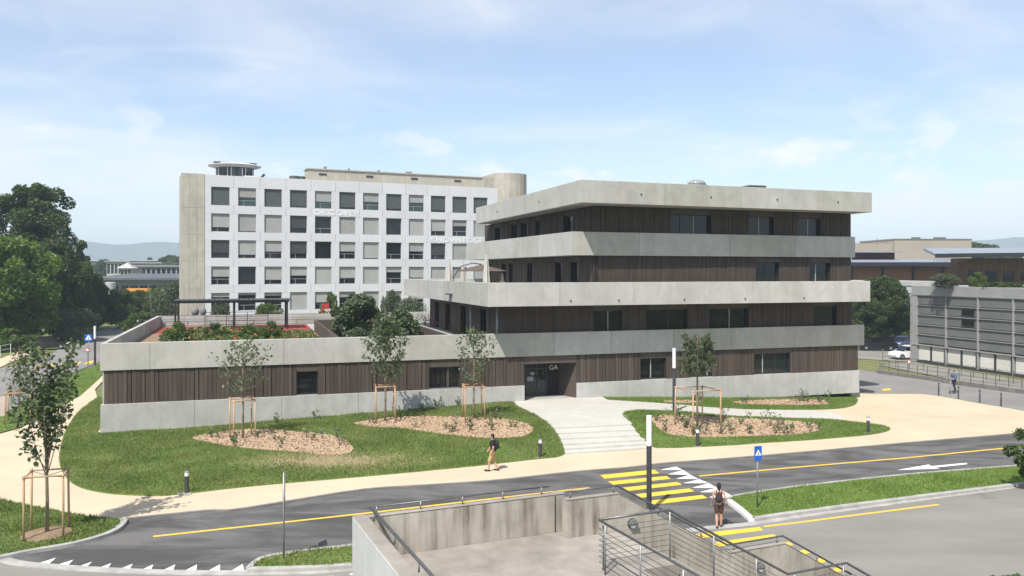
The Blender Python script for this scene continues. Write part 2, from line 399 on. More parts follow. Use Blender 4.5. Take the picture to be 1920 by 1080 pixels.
# ------------------------------------------------------------------ mesh helpers
class MB:
    """collects simple solids into one mesh"""

    def __init__(self):
        self.v, self.f = [], []

    def add(self, vs, fs):
        o = len(self.v); self.v += [tuple(p) for p in vs]; self.f += [tuple(i + o for i in q) for q in fs]
        return self

    def box(self, x0, x1, y0, y1, z0, z1):
        vs = [(x, y, z) for z in (z0, z1) for y in (y0, y1) for x in (x0, x1)]
        return self.add(vs, [(0, 2, 3, 1), (4, 5, 7, 6), (0, 1, 5, 4), (2, 6, 7, 3), (0, 4, 6, 2), (1, 3, 7, 5)])

    def obox(self, p, u, v, w):
        """box from corner p along three edge vectors"""
        p, u, v, w = Vector(p), Vector(u), Vector(v), Vector(w)
        vs = [p, p + u, p + v, p + u + v, p + w, p + u + w, p + v + w, p + u + v + w]
        return self.add(vs, [(0, 2, 3, 1), (4, 5, 7, 6), (0, 1, 5, 4), (2, 6, 7, 3), (0, 4, 6, 2), (1, 3, 7, 5)])

    def prism(self, poly, z0, z1):
        """vertical extrusion of a 2-D outline; z0, z1 numbers or lists"""
        n = len(poly)
        za = z0 if isinstance(z0, (list, tuple)) else [z0] * n
        zb = z1 if isinstance(z1, (list, tuple)) else [z1] * n
        vs = [(p[0], p[1], za[i]) for i, p in enumerate(poly)] + [(p[0], p[1], zb[i]) for i, p in enumerate(poly)]
        fs = [(i, (i + 1) % n, n + (i + 1) % n, n + i) for i in range(n)]
        return self.add(vs, fs + [tuple(range(n - 1, -1, -1)), tuple(range(n, 2 * n))])

    def tube(self, pts, radii, seg=8, cap=True):
        pts = [Vector(p) for p in pts]
        if isinstance(radii, (int, float)): radii = [radii] * len(pts)
        vs, fs, prev = [], [], None
        for i, p in enumerate(pts):
            t = (pts[min(i + 1, len(pts) - 1)] - pts[max(i - 1, 0)])
            t = t.normalized() if t.length > 1e-9 else Vector((0, 0, 1))
            if prev is None:
                a = t.orthogonal().normalized()
            else:
                a = (prev - t * prev.dot(t))
                a = a.normalized() if a.length > 1e-6 else t.orthogonal().normalized()
            prev = a; b = t.cross(a)
            for k in range(seg):
                an = 2 * math.pi * k / seg
                vs.append(p + (a * math.cos(an) + b * math.sin(an)) * radii[i])
        for i in range(len(pts) - 1):
            for k in range(seg):
                k2 = (k + 1) % seg
                fs.append((i * seg + k, i * seg + k2, (i + 1) * seg + k2, (i + 1) * seg + k))
        if cap:
            fs += [tuple(range(seg - 1, -1, -1)), tuple((len(pts) - 1) * seg + k for k in range(seg))]
        return self.add(vs, fs)

    def lathe(self, prof, c=(0, 0, 0), seg=20):
        vs, fs = [], []
        for r, z in prof:
            for k in range(seg):
                an = 2 * math.pi * k / seg
                vs.append((c[0] + r * math.cos(an), c[1] + r * math.sin(an), c[2] + z))
        for i in range(len(prof) - 1):
            for k in range(seg):
                k2 = (k + 1) % seg
                fs.append((i * seg + k, i * seg + k2, (i + 1) * seg + k2, (i + 1) * seg + k))
        fs += [tuple(range(seg - 1, -1, -1)), tuple((len(prof) - 1) * seg + k for k in range(seg))]
        return self.add(vs, fs)

    def ball(self, c, rx, ry=None, rz=None, seg=12, rings=8):
        ry = rx if ry is None else ry; rz = rx if rz is None else rz
        vs, fs = [], []
        for i in range(1, rings):
            th = math.pi * i / rings
            for k in range(seg):
                an = 2 * math.pi * k / seg
                vs.append((c[0] + rx * math.sin(th) * math.cos(an), c[1] + ry * math.sin(th) * math.sin(an), c[2] + rz * math.cos(th)))
        nt, nb = len(vs), len(vs) + 1
        vs += [(c[0], c[1], c[2] + rz), (c[0], c[1], c[2] - rz)]
        for i in range(rings - 2):
            for k in range(seg):
                k2 = (k + 1) % seg
                fs.append((i * seg + k, (i + 1) * seg + k, (i + 1) * seg + k2, i * seg + k2))
        for k in range(seg):
            k2 = (k + 1) % seg
            fs.append((nt, k, k2)); fs.append((nb, (rings - 2) * seg + k2, (rings - 2) * seg + k))
        return self.add(vs, fs)

    def torus(self, c, axis, R0, r0, seg=24, sub=6):
        axis = Vector(axis).normalized(); a = axis.orthogonal().normalized(); b = axis.cross(a); c = Vector(c)
        vs, fs = [], []
        for i in range(seg):
            an = 2 * math.pi * i / seg; d = a * math.cos(an) + b * math.sin(an)
            for k in range(sub):
                bn = 2 * math.pi * k / sub
                vs.append(c + d * (R0 + r0 * math.cos(bn)) + axis * (r0 * math.sin(bn)))
        for i in range(seg):
            for k in range(sub):
                i2, k2 = (i + 1) % seg, (k + 1) % sub
                fs.append((i * sub + k, i2 * sub + k, i2 * sub + k2, i * sub + k2))
        return self.add(vs, fs)

    def mesh(self, name, mat, smooth=False, bevel=0.0):
        me = bpy.data.meshes.new(name)
        me.from_pydata(self.v, [], self.f)
        bm = bmesh.new(); bm.from_mesh(me)
        bmesh.ops.recalc_face_normals(bm, faces=bm.faces)
        if bevel:
            bmesh.ops.bevel(bm, geom=list(bm.edges), offset=bevel, segments=1, affect='EDGES', clamp_overlap=True)
        bm.to_mesh(me); bm.free()
        if smooth:
            me.polygons.foreach_set('use_smooth', [True] * len(me.polygons))
        me.materials.append(MATS[mat])
        return me

    def build(self, name, mat, parent=None, smooth=False, bevel=0.0, **kw):
        return link(name, self.mesh(name, mat, smooth, bevel), parent, **kw)


def link(name, me, parent=None, loc=None, rotz=None, kind=None):
    o = bpy.data.objects.new(name, me); COL.objects.link(o)
    if parent: o.parent = parent
    if loc is not None: o.location = loc
    if rotz is not None: o.rotation_euler = (0, 0, rotz)
    if kind: o['kind'] = kind
    return o


def tag(o, label, cat, group=None):
    o['label'] = label; o['category'] = cat
    if group: o['group'] = group
    return o


def thing(name, label, cat, loc=(0, 0, 0), rotz=0.0, group=None):
    o = bpy.data.objects.new(name, None); COL.objects.link(o)
    o.location = loc; o.rotation_euler = (0, 0, rotz); o.empty_display_size = 0.3
    return tag(o, label, cat, group)


def copy_tree(o, parent=None):
    c = o.copy(); COL.objects.link(c)
    if parent: c.parent = parent
    for ch in list(o.children): copy_tree(ch, c)
    return c


def fast_mesh(name, verts, faces_n, mat, smooth=False):
    """verts (N*k,3) numpy, consecutive groups of faces_n vertices form one face"""
    me = bpy.data.meshes.new(name)
    nv = len(verts); nf = nv // faces_n
    me.vertices.add(nv); me.vertices.foreach_set('co', np.asarray(verts, dtype=np.float32).ravel())
    me.loops.add(nv); me.loops.foreach_set('vertex_index', np.arange(nv, dtype=np.int32))
    me.polygons.add(nf)
    me.polygons.foreach_set('loop_start', np.arange(0, nv, faces_n, dtype=np.int32))
    me.polygons.foreach_set('loop_total', np.full(nf, faces_n, dtype=np.int32))
    me.update(calc_edges=True); me.validate()
    me.materials.append(MATS[mat])
    return me


def text_mesh(body, size, depth, mat):
    cu = bpy.data.curves.new('text', 'FONT'); cu.body = body; cu.size = size; cu.extrude = depth
    cu.align_x = 'LEFT'
    o = bpy.data.objects.new('text', cu); COL.objects.link(o)
    dg = bpy.context.evaluated_depsgraph_get()
    me = bpy.data.meshes.new_from_object(o.evaluated_get(dg))
    bpy.data.objects.remove(o)
    me.materials.clear(); me.materials.append(MATS[mat])
    return me


# ------------------------------------------------------------------ the site: facade frame and terrain
A0 = Vector((-24.07, 47.7, 0)); FANG = R(17.85)
U = Vector((math.cos(FANG), math.sin(FANG), 0)); N = Vector((math.sin(FANG), -math.cos(FANG), 0))


def lerp_tab(tab, x):
    if x <= tab[0][0]: return tab[0][1]
    for (a, b), (c, d) in zip(tab, tab[1:]):
        if x <= c: return b + (d - b) * (x - a) / (c - a)
    return tab[-1][1]


PROF = [(-2, 0), (6, 0.08), (24, 0.64), (32, 0.64), (42, 0.10), (54, -0.45)]


def ground_z(x, y):
    rx, ry = x - A0.x, y - A0.y
    s = rx * U.x + ry * U.y; d = rx * N.x + ry * N.y
    p = lerp_tab(PROF, s)
    t = min(1, max(0, (d - 8.0) / 5.8)); t = t * t * (3 - 2 * t)
    if s < -2 or y > 140: return 0.0 if s < 30 else (-0.45 if d < 8 else 0.0)
    return p * (1 - t)


def P(px, py, z):
    """photo pixel to the point at height z"""
    Y = (CAM_H - z) * FPX / (py - HOR)
    return Vector(((px - 960) / FPX * Y, Y, z))


def D(px, Y, z):
    return Vector(((px - 960) / FPX * Y, Y, z))


def zat(py, Y):
    return CAM_H - (py - HOR) * Y / FPX


def G(px, py):
    z = 0.0
    for _ in range(12):
        p = P(px, py, z); z = ground_z(p.x, p.y)
    return Vector((p.x, p.y, z))


def smooth_closed(pts, n=6):
    out = []
    L = len(pts)
    for i in range(L):
        p0, p1, p2, p3 = pts[i - 1], pts[i], pts[(i + 1) % L], pts[(i + 2) % L]
        for k in range(n):
            t = k / n
            out.append(tuple(0.5 * ((2 * p1[j]) + (-p0[j] + p2[j]) * t + (2 * p0[j] - 5 * p1[j] + 4 * p2[j] - p3[j]) * t * t
                                    + (-p0[j] + 3 * p1[j] - 3 * p2[j] + p3[j]) * t ** 3) for j in range(2)))
    return out


def smooth_open(pts, n=6):
    out = []
    L = len(pts)
    for i in range(L - 1):
        p0, p1, p2, p3 = pts[max(i - 1, 0)], pts[i], pts[i + 1], pts[min(i + 2, L - 1)]
        for k in range(n):
            t = k / n
            out.append(tuple(0.5 * ((2 * p1[j]) + (-p0[j] + p2[j]) * t + (2 * p0[j] - 5 * p1[j] + 4 * p2[j] - p3[j]) * t * t
                                    + (-p0[j] + 3 * p1[j] - 3 * p2[j] + p3[j]) * t ** 3) for j in range(2)))
    return out + [tuple(pts[-1][:2])]


def gxy(pxs):
    return [(lambda q: (q.x, q.y))(G(*p)) for p in pxs]


def inside(poly, x, y):
    """vectorised point in polygon"""
    x, y = np.asarray(x), np.asarray(y)
    c = np.zeros(x.shape, bool); n = len(poly); j = n - 1
    for i in range(n):
        xi, yi = poly[i]; xj, yj = poly[j]
        if yi != yj:
            c ^= ((yi > y) != (yj > y)) & (x < (xj - xi) * (y - yi) / (yj - yi) + xi)
        j = i
    return c


def drape(name, poly, mat, off, step=1.2, skirt=0.0, zf=None, kind='structure'):
    """a sheet over the terrain with a given outline, 'off' above it, with an optional edge"""
    zf = zf or ground_z
    bd = []
    for i, p in enumerate(poly):
        q = poly[(i + 1) % len(poly)]
        L = math.hypot(q[0] - p[0], q[1] - p[1]); k = max(1, int(L / (step * 1.5)))
        bd += [(p[0] + (q[0] - p[0]) * t / k, p[1] + (q[1] - p[1]) * t / k) for t in range(k)]
    nb = len(bd)
    xs = [p[0] for p in bd]; ys = [p[1] for p in bd]
    gx, gy = np.meshgrid(np.arange(min(xs), max(xs), step), np.arange(min(ys), max(ys), step))
    gx = gx.ravel() + 0.013; gy = gy.ravel() + 0.017
    k = inside(bd, gx, gy)
    pts = [Vector(p) for p in bd] + [Vector((a, b)) for a, b in zip(gx[k], gy[k])]
    vs, es, fs, *_ = delaunay_2d_cdt(pts, [(i, (i + 1) % nb) for i in range(nb)], [], 1, 1e-4)
    V = [(v.x, v.y, zf(v.x, v.y) + off) for v in vs]
    F = [tuple(f) for f in fs]
    me = bpy.data.meshes.new(name)
    if skirt:
        o = len(V)
        ring = [(p[0], p[1], zf(*p) + off) for p in bd]
        V += ring + [(p[0], p[1], p[2] - skirt) for p in ring]
        F += [(o + i, o + (i + 1) % nb, o + nb + (i + 1) % nb, o + nb + i) for i in range(nb)]
    me.from_pydata(V, [], F)
    bm = bmesh.new(); bm.from_mesh(me)
    for f in bm.faces:
        f.normal_update()
        if abs(f.normal.z) > 0.5 and f.normal.z < 0: f.normal_flip()
    bm.to_mesh(me); bm.free()
    me.polygons.foreach_set('use_smooth', [not skirt] * len(me.polygons))
    me.materials.append(MATS[mat])
    return link(name, me, kind=kind)


def ribbon(name, line, w, off, h, mat, parent=None, kind='structure', side=0.0):
    """a strip of width w along a line on the terrain, h thick (kerbs, painted lines)"""
    pts = [Vector((p[0], p[1], 0)) for p in line]
    L, Rr = [], []
    for i, p in enumerate(pts):
        t = (pts[min(i + 1, len(pts) - 1)] - pts[max(i - 1, 0)]).normalized(); nn = Vector((-t.y, t.x, 0))
        L.append(p + nn * (w / 2 + side)); Rr.append(p - nn * (w / 2 - side))
    n = len(pts); V = []; F = []
    for q in L + Rr: V.append((q.x, q.y, ground_z(q.x, q.y) + off))
    F += [(i, n + i, n + i + 1, i + 1) for i in range(n - 1)]
    if h:
        o = len(V)
        V += [(a, b, c - h) for a, b, c in V]
        F += [(i, i + 1, o + i + 1, o + i) for i in range(n - 1)]
        F += [(n + i, o + n + i, o + n + i + 1, n + i + 1) for i in range(n - 1)]
        F += [(0, o, o + n, n), (n - 1, 2 * n - 1, o + 2 * n - 1, o + n - 1)]
    m = MB(); m.v, m.f = V, F
    ob = m.build(name, mat, parent)
    if kind and not parent: ob['kind'] = kind
    return ob


def patch(name, corners, off, mat):
    """a flat painted patch on the road"""
    m = MB(); m.add([(c[0], c[1], ground_z(c[0], c[1]) + off) for c in corners], [tuple(range(len(corners)))])
    o = m.build(name, mat); o['kind'] = 'structure'
    return o


# ------------------------------------------------------------------ ground, roads, paths, lawns
def build_ground():
    # one sheet to the horizon: fine near the buildings, coarse beyond, edges past the hills
    def axis(lo, hi, step, far):
        a = list(np.arange(lo, hi + 1e-6, step)); k = step
        l, h = a[0], a[-1]
        while h < far:
            k *= 1.6; h += k; a.append(h); l -= k; a.insert(0, l)
        return a
    xs = axis(-60, 70, 2.5, 3900); ys = axis(4, 130, 2.5, 3900)
    V = [(x, y, ground_z(x, y) - 0.10) for y in ys for x in xs]
    nx = len(xs)
    F = [(j * nx + i, j * nx + i + 1, (j + 1) * nx + i + 1, (j + 1) * nx + i) for j in range(len(ys) - 1) for i in range(nx - 1)]
    m = MB(); m.v, m.f = V, F
    o = m.build('ground', 'ground', smooth=True); o['kind'] = 'structure'


build_ground()

ROAD_TOP = [(236, 972), (385, 957), (440, 955), (560, 936), (684, 917), (800, 909), (920, 901), (1080, 884), (1180, 876),
            (1248, 868), (1330, 862), (1500, 848), (1700, 830), (1890, 814), (1990, 804)]
MAIN_EDGE = [(-60, 1042), (0, 1052), (60, 1062), (250, 1073), (460, 1076), (684, 1068), (1040, 1030), (1290, 997), (1400, 986),
             (1500, 969), (1700, 941), (1915, 912), (2010, 898)]
top_xy = gxy(ROAD_TOP); main_xy = smooth_open(gxy(MAIN_EDGE), 5)

# main road: a wide lane strip on the near side of MAIN_EDGE
near = [(p[0] + 0.36 * 9.5, p[1] - 0.93 * 9.5) for p in main_xy]
drape('road', main_xy + near[::-1], 'asphalt_old', -0.050, 3.0)
# near pavement in front of the camera
near2 = [(p[0] + 0.36 * 16, p[1] - 0.93 * 16) for p in main_xy]
drape('pavement', near + near2[::-1], 'asphalt_mid', -0.030, 3.0)
# side road with new asphalt
side_low = gxy([(-60, 1036), (0, 1046), (60, 1057), (250, 1069), (460, 1072), (684, 1064), (1040, 1026), (1290, 993), (1404, 981), (1500, 966),
                (1700, 938), (1915, 909), (2010, 895)])
left_in = gxy([(-60, 1020), (-40, 1005), (60, 1000), (140, 985)])
drape('side_road', side_low[::-1] + left_in + top_xy, 'asphalt_new', -0.040, 2.0)
# rough seam between the two asphalts
ribbon('road_gutter', smooth_open(side_low, 5), 0.40, -0.022, 0.05, 'kerb_stone')
# sand coloured paths and plaza
path_px = [(-80, 955), (-20, 935), (60, 950), (160, 967), (232, 975)] + ROAD_TOP[:-1] + [(1980, 806), (1990, 790), (1920, 769), (1833, 754), (1767, 742),
           (1722, 737), (1633, 737), (1604, 735), (1560, 722), (1300, 745), (1000, 755), (600, 780), (200, 800), (178, 730), (205, 700), (187, 706), (150, 742),
           (40, 802), (0, 813), (-80, 850)]
drape('path', gxy(path_px), 'sand_path', -0.010, 1.5)
ribbon('path_edge', smooth_open(top_xy, 4), 0.16, 0.012, 0.07, 'kerb_dark')
# far left: street running back, its pavement and crossing; far right: street, parking, ramp
drape('back_street', gxy([(-60, 798), (0, 777), (30, 762), (80, 730), (120, 705), (150, 692), (187, 678), (230, 650), (300, 612), (345, 597), (300, 593), (262, 599),
                          (230, 606), (180, 622), (130, 640), (115, 650), (90, 668), (60, 680), (0, 690), (-60, 700)]), 'asphalt_mid', -0.045, 6)
drape('footpath', gxy([(-60, 696), (0, 672), (70, 645), (112, 630), (118, 634), (70, 658), (0, 688), (-60, 712)]), 'sand_path', -0.03, 5)
drape('right_street', gxy([(1604, 736), (1633, 738), (1722, 738), (1767, 743), (1833, 755), (1920, 770), (2010, 784), (2010, 756), (1920, 738), (1800, 722), (1660, 700), (1602, 690),
                           (1540, 682), (1480, 686), (1560, 724)]), 'asphalt_mid', -0.045, 4)
drape('parking', gxy([(1540, 652), (1603, 651), (1760, 655), (1715, 677), (1660, 675), (1603, 671), (1540, 668)]), 'asphalt_old', -0.05, 8)
drape('ramp_pavement', gxy([(1648, 684), (1712, 678), (1920, 714), (2010, 731), (2010, 748), (1920, 733), (1800, 714)]), 'asphalt_old', -0.03, 5)
for k in range(5):
    x0 = 60 + k * 24
    patch('road_marking', gxy([(x0, 691 - k * 2.2), (x0 + 14, 689.5 - k * 2.2), (x0 + 22, 684 - k * 2.2), (x0 + 9, 685.5 - k * 2.2)]), -0.038, 'paint_yellow')
patch('road_marking', gxy([(1652, 729), (1668, 727), (1672, 730), (1657, 732)]), -0.038, 'paint_yellow')

# lawns (raised a little over the path) ------------------------------------------------
def fac(s, d):
    return (A0.x + U.x * s + N.x * d, A0.y + U.y * s + N.y * d)


LAWN_A = smooth_open(gxy([(187, 742), (150, 770), (125, 805), (112, 850), (116, 882), (142, 910), (200, 925), (290, 930), (345, 926), (480, 911), (700, 892), (870, 876),
                          (1000, 862), (1058, 853), (1050, 822), (1030, 796), (1000, 776), (968, 761)]), 5) + [fac(25.4, -0.35), fac(-0.3, -0.35), fac(-0.3, -8.0)]
LAWN_B = smooth_closed(gxy([(1168, 776), (1197, 770), (1267, 772), (1385, 781), (1535, 786), (1590, 790), (1645, 797), (1669, 804), (1645, 813), (1560, 822), (1400, 833), (1300, 839),
                            (1245, 841), (1222, 838), (1196, 816), (1180, 796)]), 5)
LAWN_C = smooth_open(gxy([(1140, 750), (1250, 757), (1330, 764), (1400, 768), (1470, 769), (1560, 767), (1598, 761), (1608, 752), (1604, 745)]), 5) + [fac(54.0, -0.3), fac(32.0, -0.3)]
LAWN_D = smooth_open(gxy([(-60, 915), (0, 937), (100, 957), (160, 968), (228, 975), (231, 981), (206, 999), (140, 1019), (60, 1033), (0, 1044), (-60, 1050)]), 5)
ISL_L = smooth_open(gxy([(468, 1064), (492, 1050), (532, 1040), (600, 1031), (690, 1021), (760, 1012)]), 5) + gxy([(900, 1000), (880, 1046), (760, 1056), (600, 1066)])
ISL_R = smooth_open(gxy([(1412, 972), (1390, 953), (1368, 937), (1390, 931), (1500, 915), (1700, 893), (1910, 876), (2010, 866)]), 5) + gxy([(2010, 898), (1915, 908), (1700, 935), (1500, 961)])
LAWN_E = gxy([(-60, 845), (0, 812), (40, 801), (100, 769), (150, 742), (188, 708), (200, 690), (187, 684), (150, 696), (120, 709), (80, 734), (30, 767), (0, 782), (-60, 806)])
for nm, poly in (('lawn', LAWN_A), ('lawn', LAWN_B), ('lawn', LAWN_C), ('lawn', LAWN_D), ('lawn', LAWN_E)):
    drape(nm, poly, 'lawn', 0.030, 1.2, skirt=0.08)
drape('verge', ISL_L, 'lawn', 0.05, 1.2, skirt=0.14)
drape('verge', ISL_R, 'lawn', 0.05, 1.2, skirt=0.14)

# kerbs
ribbon('kerb', smooth_open(gxy([(229, 974), (232, 981), (207, 1000), (140, 1020), (60, 1034), (0, 1046), (-60, 1053)]), 5), 0.22, 0.075, 0.18, 'kerb_stone')
ribbon('kerb', smooth_open(gxy([(466, 1068), (488, 1051), (530, 1041), (600, 1032), (690, 1022), (900, 999)]), 5), 0.18, 0.085, 0.18, 'kerb_stone')
ribbon('kerb', smooth_open(gxy([(466, 1070), (520, 1069), (600, 1066), (690, 1059), (900, 1040)]), 5), 0.26, 0.085, 0.18, 'kerb_stone')
ribbon('kerb', smooth_open(gxy([(1368, 936), (1390, 930), (1500, 914), (1700, 892), (1910, 875), (2010, 865)]), 5), 0.16, 0.085, 0.18, 'kerb_stone')
ribbon('kerb', smooth_open(gxy([(1412, 975), (1450, 969), (1500, 962), (1700, 936), (1915, 909), (2010, 899)]), 5), 0.26, 0.085, 0.18, 'kerb_stone')
ribbon('kerb', smooth_open(gxy([(1366, 940), (1388, 957), (1410, 976)]), 5), 0.26, 0.085, 0.18, 'paint_white')
ribbon('kerb', smooth_open(gxy([(1604, 736), (1633, 738), (1722, 738), (1767, 743), (1833, 755), (1920, 770), (2010, 784)]), 4), 0.14, 0.015, 0.1, 'kerb_dark')

# planting beds ---------------------------------------------------------------------------
BEDS = [smooth_closed(gxy(b), 5) for b in (
    [(362, 822), (400, 814), (470, 806), (560, 811), (630, 820), (655, 834), (662, 845), (640, 854), (580, 851), (500, 845), (430, 838), (385, 830)],
    [(662, 795), (720, 786), (800, 782), (900, 785), (960, 789), (995, 800), (998, 811), (970, 821), (900, 822), (830, 815), (750, 804), (690, 800)],
    [(1222, 786), (1260, 780), (1330, 783), (1420, 787), (1500, 792), (1537, 800), (1535, 808), (1500, 815), (1420, 819), (1330, 821), (1270, 818), (1238, 806)],
    [(1375, 755), (1450, 750.5), (1530, 751), (1556, 756), (1540, 760), (1450, 761), (1400, 759.5)],
    [(1243, 754.5), (1280, 752), (1318, 754), (1290, 757.5)])]
for b in BEDS:
    drape('planting_bed', b, 'mulch', 0.055, 0.8, skirt=0.05)


def scatter(poly, dens, holes=()):
    xs = np.array([p[0] for p in poly]); ys = np.array([p[1] for p in poly])
    n = int((xs.max() - xs.min()) * (ys.max() - ys.min()) * dens)
    x = nrng.uniform(xs.min(), xs.max(), n); y = nrng.uniform(ys.min(), ys.max(), n)
    k = inside(poly, x, y)
    for h in holes: k &= ~inside(h, x, y)
    return x[k], y[k]


GZ = np.vectorize(ground_z)


def grass(name, poly, dens, off, mat, h=(0.05, 0.13), holes=(), label=None, worn=False):
    x, y = scatter(poly, dens, holes)
    if worn:      # thinning out towards the worn spot
        e = np.hypot((x + 9.1) / 4.2, (y - 40.6) / 1.6); keep = nrng.random(len(x)) < np.clip((e - 0.15) / 1.25, 0.12, 1)
        x, y = x[keep], y[keep]
    # patchy growth: taller and shorter areas
    pat = 0.5 + 0.5 * np.sin(x * 0.9 + np.sin(y * 0.7) * 2) * np.sin(y * 1.1 + np.sin(x * 0.6) * 2)
    n = len(x); z = GZ(x, y) + off - 0.01
    hh = nrng.uniform(h[0], h[1], n) * (0.65 + 0.7 * pat)
    a = nrng.uniform(0, 2 * np.pi, n); w = nrng.uniform(0.012, 0.028, n)
    lx, ly = nrng.normal(0, 0.045, n), nrng.normal(0, 0.045, n)
    v = np.empty((n, 3, 3))
    v[:, 0] = np.stack([x - np.cos(a) * w, y - np.sin(a) * w, z], 1)
    v[:, 1] = np.stack([x + np.cos(a) * w, y + np.sin(a) * w, z], 1)
    v[:, 2] = np.stack([x + lx, y + ly, z + hh], 1)
    o = link('grass', fast_mesh(name, v.reshape(-1, 3), 3, mat), kind='stuff')
    tag(o, label, 'grass')


grass('grass', LAWN_A, 420, 0.03, 'grass_dark', (0.05, 0.14), BEDS[:2], 'clover-rich green grass of the wide lawn below the long wing', True)
grass('grass', LAWN_B, 420, 0.03, 'grass_blade', (0.05, 0.12), BEDS[2:3], 'fresh green grass around the planting bed right of the steps')
grass('grass', LAWN_C, 420, 0.03, 'grass_blade', (0.05, 0.12), BEDS[3:], 'fresh green grass strip along the building foot right of the entrance')
grass('grass', LAWN_D, 420, 0.03, 'grass_dark', (0.05, 0.14), (), 'green grass of the rounded corner lawn under the staked tree')
grass('grass', ISL_L, 380, 0.05, 'grass_dark', (0.05, 0.14), (), 'green grass of the short verge beside the concrete stair tower')
grass('grass', ISL_R, 380, 0.05, 'grass_blade', (0.05, 0.14), (), 'green grass of the long verge between the two roads')
grass('grass', LAWN_E, 120, 0.03, 'grass_blade', (0.05, 0.12), (), 'green grass between the sand path and the back street')


def chips(poly, dens, label):
    x, y = scatter(poly, dens); n = len(x)
    a = nrng.uniform(0, 2 * np.pi, n); L = nrng.uniform(0.02, 0.07, n); W = nrng.uniform(0.012, 0.03, n)
    z = GZ(x, y) + 0.06 + nrng.uniform(0, 0.035, n)
    dx, dy = np.cos(a) * L, np.sin(a) * L; ex, ey = -np.sin(a) * W, np.cos(a) * W
    t1, t2 = nrng.uniform(-0.03, 0.03, n), nrng.uniform(-0.02, 0.02, n)
    v = np.empty((n, 4, 3))
    for k, (sa, sb) in enumerate(((-1, -1), (1, -1), (1, 1), (-1, 1))):
        v[:, k] = np.stack([x + sa * dx + sb * ex, y + sa * dy + sb * ey, z + sa * t1 + sb * t2], 1)
    tag(link('wood_chips', fast_mesh('wood_chips', v.reshape(-1, 3), 4, 'chip'), kind='stuff'), label, 'mulch')


for b, lab in zip(BEDS, ('loose brown wood chips in the bed around the tree below the single window', 'loose brown wood chips in the bed between the two staked trees',
                         'loose brown wood chips in the bed right of the entrance steps', 'loose brown wood chips in the oval bed near the building corner',
                         'loose brown wood chips in the tiny bed beside the tall lamp')):
    chips(b, 85, lab)

# road markings -------------------------------------------------------------------------
def zp(x, y): return (1080 + x / 4.155, 820 + y / 4.155)


ribbon('road_marking', gxy([(287, 1004), (500, 981), (700, 959), (900, 936), (1105, 913)]), 0.17, -0.034, 0, 'paint_yellow')
ribbon('road_marking', gxy([(1311, 891), (1500, 874), (1700, 857), (1905, 837), (2000, 828)]), 0.17, -0.034, 0, 'paint_yellow')
ribbon('road_marking', gxy([(1432, 985), (1500, 977), (1600, 964), (1760, 944)]), 0.15, -0.044, 0, 'paint_yellow')
for q in ([(190, 288), (610, 246), (650, 274), (222, 316)], [(250, 338), (705, 295), (738, 317), (292, 363)], [(345, 387), (790, 342), (826, 363), (383, 414)],
          [(448, 438), (885, 392), (920, 415), (490, 466)], [(545, 490), (985, 443), (1025, 466), (590, 520)]):
    patch('road_marking', gxy([zp(*c) for c in q]), -0.034, 'paint_yellow')
for q in ([(655, 246), (780, 222), (832, 249)], [(715, 282), (836, 250), (892, 286)], [(780, 316), (892, 286), (955, 320)], [(835, 351), (962, 321), (1032, 351)],
          [(905, 386), (1036, 352), (1100, 387)], [(965, 421), (1098, 386), (1160, 421)], [(1035, 461), (1160, 418), (1242, 464)]):
    patch('road_marking', gxy([zp(*c) for c in q]), -0.034, 'paint_white')
ca = [Vector(p) for p in gxy([zp(905, 745), zp(1430, 690), zp(1460, 715), zp(935, 780)])]
cb = [Vector(p) for p in gxy([zp(1030, 815), zp(1540, 745), zp(1575, 770), zp(1060, 850)])]
for k in range(7):
    q = [a + (b - a) * k for a, b in zip(ca, cb)]
    patch('road_marking', [tuple(p) for p in q], -0.044, 'paint_yellow')
for q in ([(260, 985), (350, 995), (420, 935)], [(390, 1000), (490, 1010), (550, 950)], [(535, 1018), (630, 1022), (690, 965)], [(690, 1030), (795, 1033), (835, 975)],
          [(855, 1037), (960, 1040), (995, 980)], [(1015, 1045), (1125, 1045), (1150, 985)], [(1185, 1045), (1290, 1047), (1315, 985)], [(1355, 1047), (1470, 1047), (1478, 985)],
          [(1535, 1047), (1650, 1047), (1650, 985)], [(1715, 1045), (1835, 1045), (1820, 982)]):
    patch('road_marking', gxy([(c[0] / 4, 810 + c[1] / 4) for c in q]), -0.034, 'paint_white')
patch('road_marking', gxy([(1682, 880), (1741, 869.6), (1747, 872.5), (1812, 866.5), (1814, 869), (1752, 875.5), (1764, 877)]), -0.034, 'paint_white')
for q in ([(655, 1073), (684, 1069), (684, 1072), (658, 1076)], [(590, 1080), (625, 1077), (628, 1081), (596, 1085)]):
    patch('road_marking', gxy(q), -0.044, 'paint_white')
mh = G(1845, 928)
m = MB(); m.lathe([(0.42, -0.048), (0.42, -0.040), (0.36, -0.040), (0.36, -0.043)], (mh.x, mh.y, mh.z), 24)
m.build('manhole_cover', 'kerb_dark')['kind'] = 'structure'

# entrance platform and broad steps ---------------------------------------------------------
PLAT_Z = 0.68


def plat_z(x, y):
    rx, ry = x - A0.x, y - A0.y; s = rx * U.x + ry * U.y
    return max(ground_z(x, y), PLAT_Z if s < 33 else ground_z(x, y))


